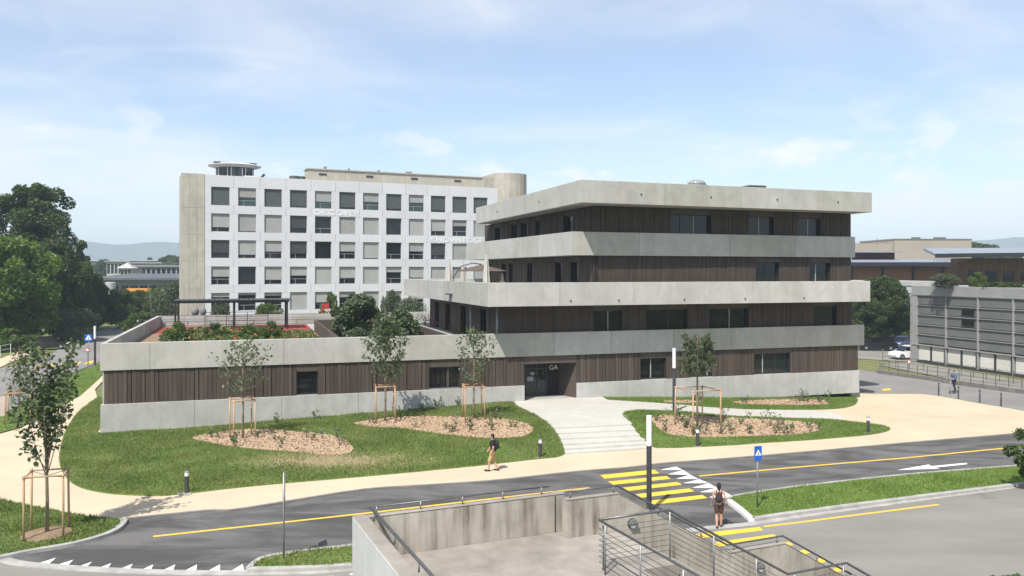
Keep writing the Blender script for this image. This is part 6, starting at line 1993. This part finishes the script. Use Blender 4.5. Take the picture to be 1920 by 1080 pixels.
MB().tube([(0, 0, ph_), (-0.7, 0.1, ph_ + 0.12), (-1.6, 0.2, ph_ - 0.15), (-2.1, 0.3, ph_ - 0.9), (-2.25, 0.3, 0)], 0.04, 8).build('arm', 'metal_dark', t, smooth=True)
for k in range(n):
    a = 2 * math.pi * (k + .5) / n; MB().tube([(0, 0, ph_ - 0.05), (math.cos(a) * rr_ * 0.97, math.sin(a) * rr_ * 0.97, ph_ - 0.53)], 0.012, 5).build('rib', 'metal_dark', t)
MB().box(-2.7, -1.8, -0.15, 0.75, 0, 0.08).build('base', 'metal_dark', t)
def cafe_chair(px, Y, rot, lab):
    q = D(px, Y, UZ); t = thing('terrace_chair', lab, 'chair', q, rot, 'chairs on the upper terrace')
    MB().box(-0.22, 0.22, -0.22, 0.22, 0.44, 0.47).build('seat', 'metal_dark', t); MB().box(-0.22, 0.22, 0.19, 0.22, 0.475, 0.95).build('backrest', 'metal_dark', t)
    for sx in (-0.2, 0.2):
        for sy in (-0.2, 0.2): MB().tube([(sx, sy, 0), (sx, sy, 0.44)], 0.014, 6).build('leg', 'metal_dark', t)
cafe_chair(893, 60.5, 0.4, 'dark metal chair under the left of the open parasol'); cafe_chair(905, 61.0, 2.4, 'dark metal chair under the middle of the open parasol')
cafe_chair(922, 59.6, 1.2, 'dark metal chair beside the tall folded parasol'); cafe_chair(933, 60.0, 4.0, 'dark metal chair next to the tan parasol')
q = D(899, 61.5, UZ); t = thing('terrace_table', 'small round table under the open parasol', 'table', q)
MB().lathe([(0.45, 0.72), (0.45, 0.75)], (0, 0, 0), 18).build('top', 'metal_dark', t); MB().tube([(0, 0, 0), (0, 0, 0.72)], 0.03, 8).build('leg', 'metal_dark', t)


# bicycles parked on the deck
def bicycle(loc, rot, mat, label):
    t = thing('bicycle', label, 'bicycle', loc, rot, 'bicycles parked under the wide band')
    for x in (-0.52, 0.52):
        w = MB().torus((x, 0, 0.34), (0, 1, 0), 0.32, 0.022, 22, 6).build('wheel', 'rubber', t, smooth=True)
        m = MB()
        for k in range(6):
            a = math.pi * k / 6; m.tube([(x - math.cos(a) * 0.31, 0, 0.34 - math.sin(a) * 0.31), (x + math.cos(a) * 0.31, 0, 0.34 + math.sin(a) * 0.31)], 0.004, 4)
        m.build('spokes', 'metal_galv', w)
    m = MB()
    for a, b in (((-0.52, 0, 0.34), (-0.05, 0, 0.30)), ((-0.05, 0, 0.30), (-0.20, 0, 0.85)), ((-0.52, 0, 0.34), (-0.17, 0, 0.75)), ((-0.17, 0, 0.75), (0.34, 0, 0.80)), ((-0.05, 0, 0.30), (0.36, 0, 0.72)), ((0.52, 0, 0.34), (0.33, 0, 0.92))):
        m.tube([a, b], 0.02, 6)
    m.build('frame', mat, t, smooth=True)
    MB().ball((-0.22, 0, 0.90), 0.13, 0.07, 0.035, 10, 6).build('saddle', 'metal_black', t, smooth=True)
    MB().tube([(0.28, -0.28, 1.0), (0.36, -0.12, 0.98), (0.34, 0, 0.94), (0.36, 0.12, 0.98), (0.28, 0.28, 1.0)], 0.014, 6).build('handlebar', 'metal_galv', t, smooth=True)


for k, (px, py, mat, lab) in enumerate(((786, 606, 'bike_dark', 'dark bicycle furthest back beside the court wall'), (797, 610, 'bike_dark', 'second dark bicycle beside the court wall'), (812, 614, 'bike_red', 'red bicycle partly hidden by the turquoise one'),
                                       (818, 613, 'bike_blue', 'turquoise bicycle under the wide concrete band'), (838, 617, 'bike_dark', 'dark bicycle in the shade under the wide band'), (852, 620, 'bike_dark', 'dark bicycle nearest the parapet under the wide band'),
                                       (806, 607, 'bike_dark', 'dark bicycle behind the red one'))):
    q = local_of(px, py, DZ); bicycle(L2W(q.x, q.y, DZ), FANG + 0.5 + 0.9 * (k % 3), mat, lab)


# ------------------------------------------------------------------ cars
def car(loc, rot, mat, label, L=4.2, W=1.78, H=1.48, suv=False):
    t = thing('parked_car', label, 'car', loc, rot, 'cars parked beyond the right-hand street')
    g = 0.18; belt = H * 0.60
    prof = [(-L / 2, 0.35), (-L / 2 + 0.02, belt * 0.86), (-L / 2 + 0.12, belt), (-L * 0.16 - 0.75, belt + 0.04), (L * 0.16 + 0.15, belt + 0.02), (L / 2 - 0.55, belt * 0.90), (L / 2 - 0.08, belt * 0.72), (L / 2, 0.42), (L / 2 - 0.06, g), (-L / 2 + 0.08, g)]
    def loft(pr, ins):
        V = []; n = len(pr)
        for y, s in ((-W / 2, 0.0), (-W / 2 + ins, 1), (W / 2 - ins, 1), (W / 2, 0.0)):
            for x, z in pr: V.append((x * (0.985 if s == 0 else 1.0), y, z if s else z * 0.985 + 0.004))
        F = [tuple(range(n)), tuple(range(4 * n - 1, 3 * n - 1, -1))]
        for r in range(3): F += [(r * n + i, (r + 1) * n + i, (r + 1) * n + (i + 1) % n, r * n + (i + 1) % n) for i in range(n)]
        return V, F
    m = MB(); m.add(*loft(prof, 0.12)); m.build('body', mat, t, bevel=0.03)
    rb = -L / 2 + (0.22 if suv else 0.35); rf = L * 0.10
    cab = [(rb, belt + 0.0), (rb + 0.32, H - 0.05), (rb + 0.7, H), (rf - 0.35, H - 0.01), (rf, H - 0.06), (rf + 0.72, belt)]
    m = MB(); n = len(cab); V = [(x, s * (W / 2 - (0.09 if z < H - 0.2 else 0.25)), z) for s in (-1, 1) for x, z in cab]
    m.add(V, [tuple(range(n)), tuple(range(2 * n - 1, n - 1, -1))] + [(i, n + i, n + (i + 1) % n, (i + 1) % n) for i in range(n)]); m.build('glasshouse', 'glass_dark', t, bevel=0.02)
    top = [(rb + 0.30, H - 0.045), (rb + 0.68, H + 0.012), (rf - 0.33, H + 0.004), (rf + 0.02, H - 0.045)]
    m = MB(); n = 4; V = [(x, s * (W / 2 - 0.22), z) for s in (-1, 1) for x, z in top] + [(x, s * (W / 2 - 0.22), z - 0.03) for s in (-1, 1) for x, z in top]
    m.add(V, [(i, i + 1, n + i + 1, n + i) for i in range(3)] + [(8 + i, 12 + i, 13 + i, 9 + i) for i in range(3)] + [(0, 1, 9, 8), (1, 2, 10, 9), (2, 3, 11, 10), (4, 12, 13, 5), (5, 13, 14, 6), (6, 14, 15, 7), (0, 8, 12, 4), (3, 7, 15, 11)]); m.build('roof', mat, t)
    for x in (-L * 0.31, L * 0.32):
        for s in (-1, 1):
            y = s * (W / 2 - 0.04); w = MB().torus((x, y, 0.31), (0, 1, 0), 0.225, 0.09, 20, 8).build('wheel', 'rubber', t, smooth=True)
            MB().tube([(x, y - 0.06, 0.31), (x, y + 0.06, 0.31)], 0.20, 14).build('rim', 'rim', w)
    for s in (-1, 1):
        MB().ball((L / 2 - 0.12, s * (W / 2 - 0.22), belt * 0.74), 0.12, 0.16, 0.07, 10, 6).build('headlight', 'lamp_white', t, smooth=True)
        MB().box(-L / 2 - 0.015, -L / 2 + 0.06, s * (W / 2 - 0.2) - 0.10, s * (W / 2 - 0.2) + 0.10, belt * 0.72, belt * 0.92).build('taillight', 'taillight', t)
        MB().ball((rf + 0.52, s * (W / 2 + 0.02), belt + 0.08), 0.06, 0.09, 0.06, 8, 6).build('mirror', mat, t)
        MB().box(rf - 0.1, rf - 0.05, s * (W / 2) - 0.004, s * (W / 2) + 0.004, g + 0.1, belt - 0.02).build('door_gap', 'metal_black', t)


q = G(1644, 656); car(q, R(170), 'car_black', 'parked black car under the dark tree', 4.6, 1.85, 1.62, True)
q = G(1692, 651.5); car(q, R(215), 'car_blue', 'parked blue-grey car behind the white one', 4.2)
q = G(1703, 672); car(q, R(187), 'car_white', 'white hatchback half hidden by the grey workshop corner', 4.0)
q = G(92, 654); car(q, R(20), 'car_black', 'dark parked car beside the pale footpath under the trees', 4.4)


# ------------------------------------------------------------------ people
def fuse(caps, mat, name, voxel=0.016, parent=None, smooth_it=6):
    """one continuous skin over tapered limbs (voxel remesh of overlapping capsules)"""
    m = MB()
    for c in caps:
        if len(c) == 5 and c[0] == 'e':
            _, ctr, rx, ry, rz = c; m.ball(ctr, rx, ry, rz, 16, 12); continue
        p0, r0, p1, r1 = c; p0, p1 = Vector(p0), Vector(p1)
        m.tube([p0, p1], [r0, r1], 12); m.ball(p0, r0, None, None, 12, 8); m.ball(p1, r1, None, None, 12, 8)
    me = m.mesh(name + '_src', mat)
    o = bpy.data.objects.new(name, me); COL.objects.link(o)
    md = o.modifiers.new('r', 'REMESH'); md.mode = 'VOXEL'; md.voxel_size = voxel; md.use_smooth_shade = True
    sm = o.modifiers.new('s', 'SMOOTH'); sm.iterations = smooth_it; sm.factor = 0.5
    dg = bpy.context.evaluated_depsgraph_get()
    out = bpy.data.meshes.new_from_object(o.evaluated_get(dg))
    bpy.data.objects.remove(o)
    out.materials.clear(); out.materials.append(MATS[mat])
    out.polygons.foreach_set('use_smooth', [True] * len(out.polygons))
    return link(name, out, parent)


def hand(wrist, fdir, palm_n, side):
    """palm, four unequal curled fingers and a thumb from the side of the palm"""
    w, f, pn = Vector(wrist), Vector(fdir).normalized(), Vector(palm_n).normalized(); sx = f.cross(pn).normalized() * side
    caps = [(w, 0.026, w + f * 0.05 + sx * 0.012, 0.024), (w, 0.024, w + f * 0.07 - sx * 0.018, 0.020), (w + f * 0.03 + sx * 0.02, 0.02, w + f * 0.08 + sx * 0.026, 0.017)]
    for k, (o_, L) in enumerate(((0.030, 0.070), (0.010, 0.080), (-0.010, 0.074), (-0.028, 0.058))):
        a = w + f * 0.082 + sx * o_; b = a + f * L * 0.5 + pn * 0.012; c = b + f * L * 0.38 + pn * 0.03
        caps += [(a, 0.0095, b, 0.0088), (b, 0.0088, c, 0.0075)]
    th0 = w + f * 0.02 + sx * 0.03; th1 = th0 + (f * 0.6 + sx * 0.75).normalized() * 0.035; th2 = th1 + (f * 0.9 + sx * 0.2 + pn * 0.3).normalized() * 0.03
    return caps + [(th0, 0.013, th1, 0.0105), (th1, 0.0105, th2, 0.009)]


def person(loc, rotz, label, pose, H=1.76, skin='skin', top=None, bottom=None, shoe='shoe_dark', hair='short', pack=None, sleeves=0.55, legs=0.45, cap=None, slim=1.0):
    """figure facing local -Y; joint positions scaled from a 1.76 m body"""
    t = thing('person', label, 'person', loc, rotz)
    k = H / 1.76
    t.scale = (k, k, k)
    lean = pose.get('lean', 0.0)
    J = dict(pel=Vector((0, 0, 0.94)), che=Vector((0, -lean * 0.35, 1.32)), nec=Vector((0, -lean * 0.5, 1.50)), hd=Vector((0, -lean * 0.62 - 0.02, 1.645)))
    for s, nm in ((1, 'l'), (-1, 'r')):
        J['sh' + nm] = Vector((s * 0.185 * slim, -lean * 0.42, 1.425)); J['hip' + nm] = Vector((s * 0.092, 0, 0.92))
        J['el' + nm], J['wr' + nm] = Vector(pose['el' + nm]), Vector(pose['wr' + nm])
        J['kn' + nm], J['an' + nm] = Vector(pose['kn' + nm]), Vector(pose['an' + nm])
        J['to' + nm] = Vector(pose['to' + nm])
    body = [(J['pel'], 0.125 * slim, J['pel'] + Vector((0, 0, 0.14)), 0.112 * slim), (J['pel'] + Vector((0, 0, .12)), 0.112 * slim, J['che'], 0.135 * slim), (J['che'], 0.13 * slim, J['nec'] - Vector((0, 0, 0.06)), 0.085 * slim), (J['nec'] - Vector((0, 0, .05)), 0.052, J['hd'] - Vector((0, 0, 0.05)), 0.05),
            ('e', J['hd'], 0.076, 0.096, 0.118), ('e', J['hd'] + Vector((0, -0.022, -0.06)), 0.056, 0.068, 0.062), (J['hd'] + Vector((0, -0.092, 0.0)), 0.010, J['hd'] + Vector((0, -0.108, -0.028)), 0.014)]
    for s, nm in ((1, 'l'), (-1, 'r')):
        body += [('e', J['hd'] + Vector((s * 0.077, 0.012, -0.01)), 0.012, 0.02, 0.032)]
        body += [(J['che'] + Vector((s * 0.08, 0, 0.08)), 0.085 * slim, J['sh' + nm], 0.062 * slim), (J['sh' + nm], 0.056 * slim, J['el' + nm], 0.042 * slim), (J['el' + nm], 0.042 * slim, J['wr' + nm], 0.027)]
        body += [(J['hip' + nm], 0.098 * slim, J['kn' + nm], 0.060 * slim), (J['kn' + nm], 0.058 * slim, J['kn' + nm].lerp(J['an' + nm], 0.35), 0.060 * slim), (J['kn' + nm].lerp(J['an' + nm], 0.35), 0.060 * slim, J['an' + nm], 0.038), (J['an' + nm], 0.036, J['to' + nm], 0.028)]
        fd = (J['wr' + nm] - J['el' + nm]).normalized(); body += hand(J['wr' + nm], fd, Vector((-s, 0, 0)) + fd * 0.01, s)
    fuse(body, skin, 'body', 0.011, t, 3)
    up = Vector((0, 0, 1))
    if top:
        g = 0.016
        sh = [(J['pel'] + Vector((0, 0, 0.02)), 0.132 * slim + g, J['pel'] + Vector((0, 0, 0.14)), 0.115 * slim + g), (J['pel'] + Vector((0, 0, .12)), 0.114 * slim + g, J['che'], 0.136 * slim + g), (J['che'], 0.13 * slim + g, J['nec'] - Vector((0, 0, 0.075)), 0.082 * slim + g)]
        for s, nm in ((1, 'l'), (-1, 'r')):
            if sleeves > 0:
                sh += [(J['che'] + Vector((s * 0.08, 0, 0.08)), 0.085 * slim + g, J['sh' + nm], 0.062 * slim + g), (J['sh' + nm], 0.058 * slim + g, J['sh' + nm].lerp(J['el' + nm], min(sleeves, 1.0)), 0.05 * slim + g)]
                if sleeves > 1: sh.append((J['el' + nm], 0.046 * slim + g, J['el' + nm].lerp(J['wr' + nm], sleeves - 1), 0.03 + g))
        fuse(sh, top, 'shirt', 0.014, t, 3)
    if bottom:
        g = 0.020; pn = [(J['pel'] - Vector((0, 0, 0.0)), 0.132 * slim + g * 0.8, J['pel'] + Vector((0, 0, 0.10)), 0.116 * slim + g * 0.6)]
        for nm in 'lr':
            if legs <= 1: pn.append((J['hip' + nm], 0.10 * slim + g, J['hip' + nm].lerp(J['kn' + nm], legs * 2 if legs < 0.5 else 1.0), 0.072 * slim + g * 1.3))
            else:
                pn += [(J['hip' + nm], 0.10 * slim + g, J['kn' + nm], 0.062 * slim + g), (J['kn' + nm], 0.062 * slim + g, J['kn' + nm].lerp(J['an' + nm], legs - 1), 0.05 + g * 0.6)]
        fuse(pn, bottom, 'shorts' if legs <= 1 else 'trousers', 0.014, t, 3)
    for nm in 'lr':
        a, b = J['an' + nm], J['to' + nm]; heel = a + (a - b).normalized() * 0.05; heel.z = min(a.z, b.z) - 0.005 if False else a.z - 0.045
        sh_ = fuse([(heel, 0.040, a.lerp(b, 0.5) - Vector((0, 0, 0.012)), 0.042), (a.lerp(b, 0.5) - Vector((0, 0, .012)), 0.043, b, 0.036)], shoe, 'shoe', 0.012, t, 2)
    hd = J['hd']
    hc = [('e', hd + Vector((0, 0.018, 0.030)), 0.084, 0.098, 0.108), ('e', hd + Vector((0, 0.045, -0.01)), 0.078, 0.072, 0.09)]
    if hair == 'long': hc += [(hd + Vector((0, 0.06, 0.0)), 0.075, hd + Vector((0, 0.095, -0.22)), 0.055)]
    if hair == 'tail': hc += [(hd + Vector((0, 0.10, 0.03)), 0.04, hd + Vector((0, 0.15, -0.12)), 0.03), ('e', hd + Vector((0, 0.05, -0.06)), 0.078, 0.066, 0.10)]
    fuse(hc, 'hair_dark', 'hair', 0.012, t, 2)
    for s in (-1, 1): MB().ball(hd + Vector((s * 0.030, -0.090, 0.008)), 0.012, 0.008, 0.008, 8, 6).build('eye', 'eye_dark', t)
    MB().ball(hd + Vector((0, -0.090, -0.058)), 0.022, 0.008, 0.007, 8, 6).build('mouth', 'lip', t)
    if cap: 
        MB().lathe([(0.092, 0.0), (0.090, 0.05), (0.06, 0.09), (0.01, 0.102)], hd + Vector((0, 0.012, 0.045)), 16).build('cap', cap, t, smooth=True)
    if pack:
        c = J['che'] + Vector((0, 0.175 + 0.02, -0.06))
        pk = fuse([('e', c, 0.145, 0.085, 0.21), ('e', c + Vector((0, 0.01, -0.08)), 0.15, 0.10, 0.14), ('e', c + Vector((0, 0.06, -0.09)), 0.11, 0.06, 0.09)], pack, 'backpack', 0.016, t, 3)
        for s in (-1, 1):
            m = MB(); m.tube([c + Vector((s * 0.09, -0.05, 0.17)), J['che'] + Vector((s * 0.105, 0.02, 0.185)), J['che'] + Vector((s * 0.115, -0.13, 0.08)), J['che'] + Vector((s * 0.12, -0.13, -0.08)), c + Vector((s * 0.13, -0.05, -0.16))], 0.016, 6); m.build('strap', pack, pk, smooth=True)
    return t


walk = dict(lean=0.06, ell=(0.25, 0.06, 1.16), wrl=(0.24, -0.04, 0.92), elr=(-0.26, -0.09, 1.17), wrr=(-0.25, -0.26, 0.98),
            knl=(0.095, -0.16, 0.51), anl=(0.095, -0.22, 0.085), tol=(0.10, -0.40, 0.045), knr=(-0.09, -0.02, 0.50), anr=(-0.09, 0.20, 0.12), tor=(-0.095, 0.05, 0.045))
q = G(925, 883)
person(q + Vector((0, 0, 0.0)), R(-100), 'person in black T-shirt and sand shorts walking on the path with a dark backpack', walk, 1.76, 'skin', 'cloth_black', 'cloth_sand', 'shoe_dark', 'short', 'cloth_black', 0.55, 0.9)
walk2 = dict(lean=0.04, ell=(0.25, 0.03, 1.17), wrl=(0.27, -0.08, 0.94), elr=(-0.27, 0.05, 1.18), wrr=(-0.36, 0.02, 0.95),
             knl=(0.09, -0.03, 0.50), anl=(0.08, 0.12, 0.10), tol=(0.085, -0.04, 0.045), knr=(-0.09, -0.10, 0.51), anr=(-0.09, -0.13, 0.085), tor=(-0.095, -0.31, 0.045))
q = G(1348, 988)
person(q + Vector((0, 0, -0.035)), R(168), 'person seen from behind with dark hair, backpack and bare legs stepping onto the crossing', walk2, 1.66, 'skin', 'cloth_pink', 'cloth_check', 'shoe_dark', 'tail', 'pack_brown', 0.0, 0.34, slim=0.9)
ride = dict(lean=0.10, ell=(0.25, -0.10, 1.18), wrl=(0.22, -0.36, 1.08), elr=(-0.25, -0.10, 1.18), wrr=(-0.22, -0.36, 1.08),
            knl=(0.08, -0.10, 0.51), anl=(0.06, 0.02, 0.10), tol=(0.06, -0.16, 0.045), knr=(-0.09, 0.05, 0.50), anr=(-0.06, 0.22, 0.10), tor=(-0.06, 0.05, 0.045))
q = G(1789, 737)
rid = person(q + Vector((0, 0, 0.17)), R(-68), 'person in a blue denim shirt riding a scooter on the right-hand street', ride, 1.70, 'skin', 'cloth_denim', 'cloth_navy', 'shoe_dark', 'short', 'cloth_black', 1.7, 1.95, cap=None)
t = thing('kick_scooter', 'small grey kick scooter under the rider in the blue shirt', 'scooter', q, R(-68))
MB().box(-0.08, 0.08, -0.35, 0.42, 0.13, 0.165).build('deck', 'metal_dark', t, bevel=0.01)
MB().tube([(0, -0.35, 0.14), (0, -0.46, 0.20), (0, -0.40, 1.10)], 0.024, 8).build('stem', 'metal_galv', t, smooth=True)
MB().tube([(-0.24, -0.40, 1.10), (0.24, -0.40, 1.10)], 0.017, 8).build('handlebar', 'metal_black', t)
for y in (-0.48, 0.46): MB().torus((0, y, 0.09), (1, 0, 0), 0.065, 0.026, 16, 8).build('wheel', 'rubber', t, smooth=True)

# ------------------------------------------------------------------ air: thin even haze round the whole place
hm = bpy.data.materials.new('haze'); hm.use_nodes = True
nt = hm.node_tree; nt.nodes.clear()
out = nt.nodes.new('ShaderNodeOutputMaterial'); pv = nt.nodes.new('ShaderNodeVolumePrincipled')
pv.inputs['Color'].default_value = (0.74, 0.88, 1.0, 1); pv.inputs['Density'].default_value = 0.00036; pv.inputs['Anisotropy'].default_value = 0.0
nt.links.new(pv.outputs[0], out.inputs['Volume'])
MATS['haze'] = hm
hz_ = MB().box(-5600, 5600, -5600, 5600, -2.2, 150).build('haze', 'haze', kind='stuff')
hz_['label'] = 'thin pale summer haze over the whole place'; hz_['category'] = 'haze'
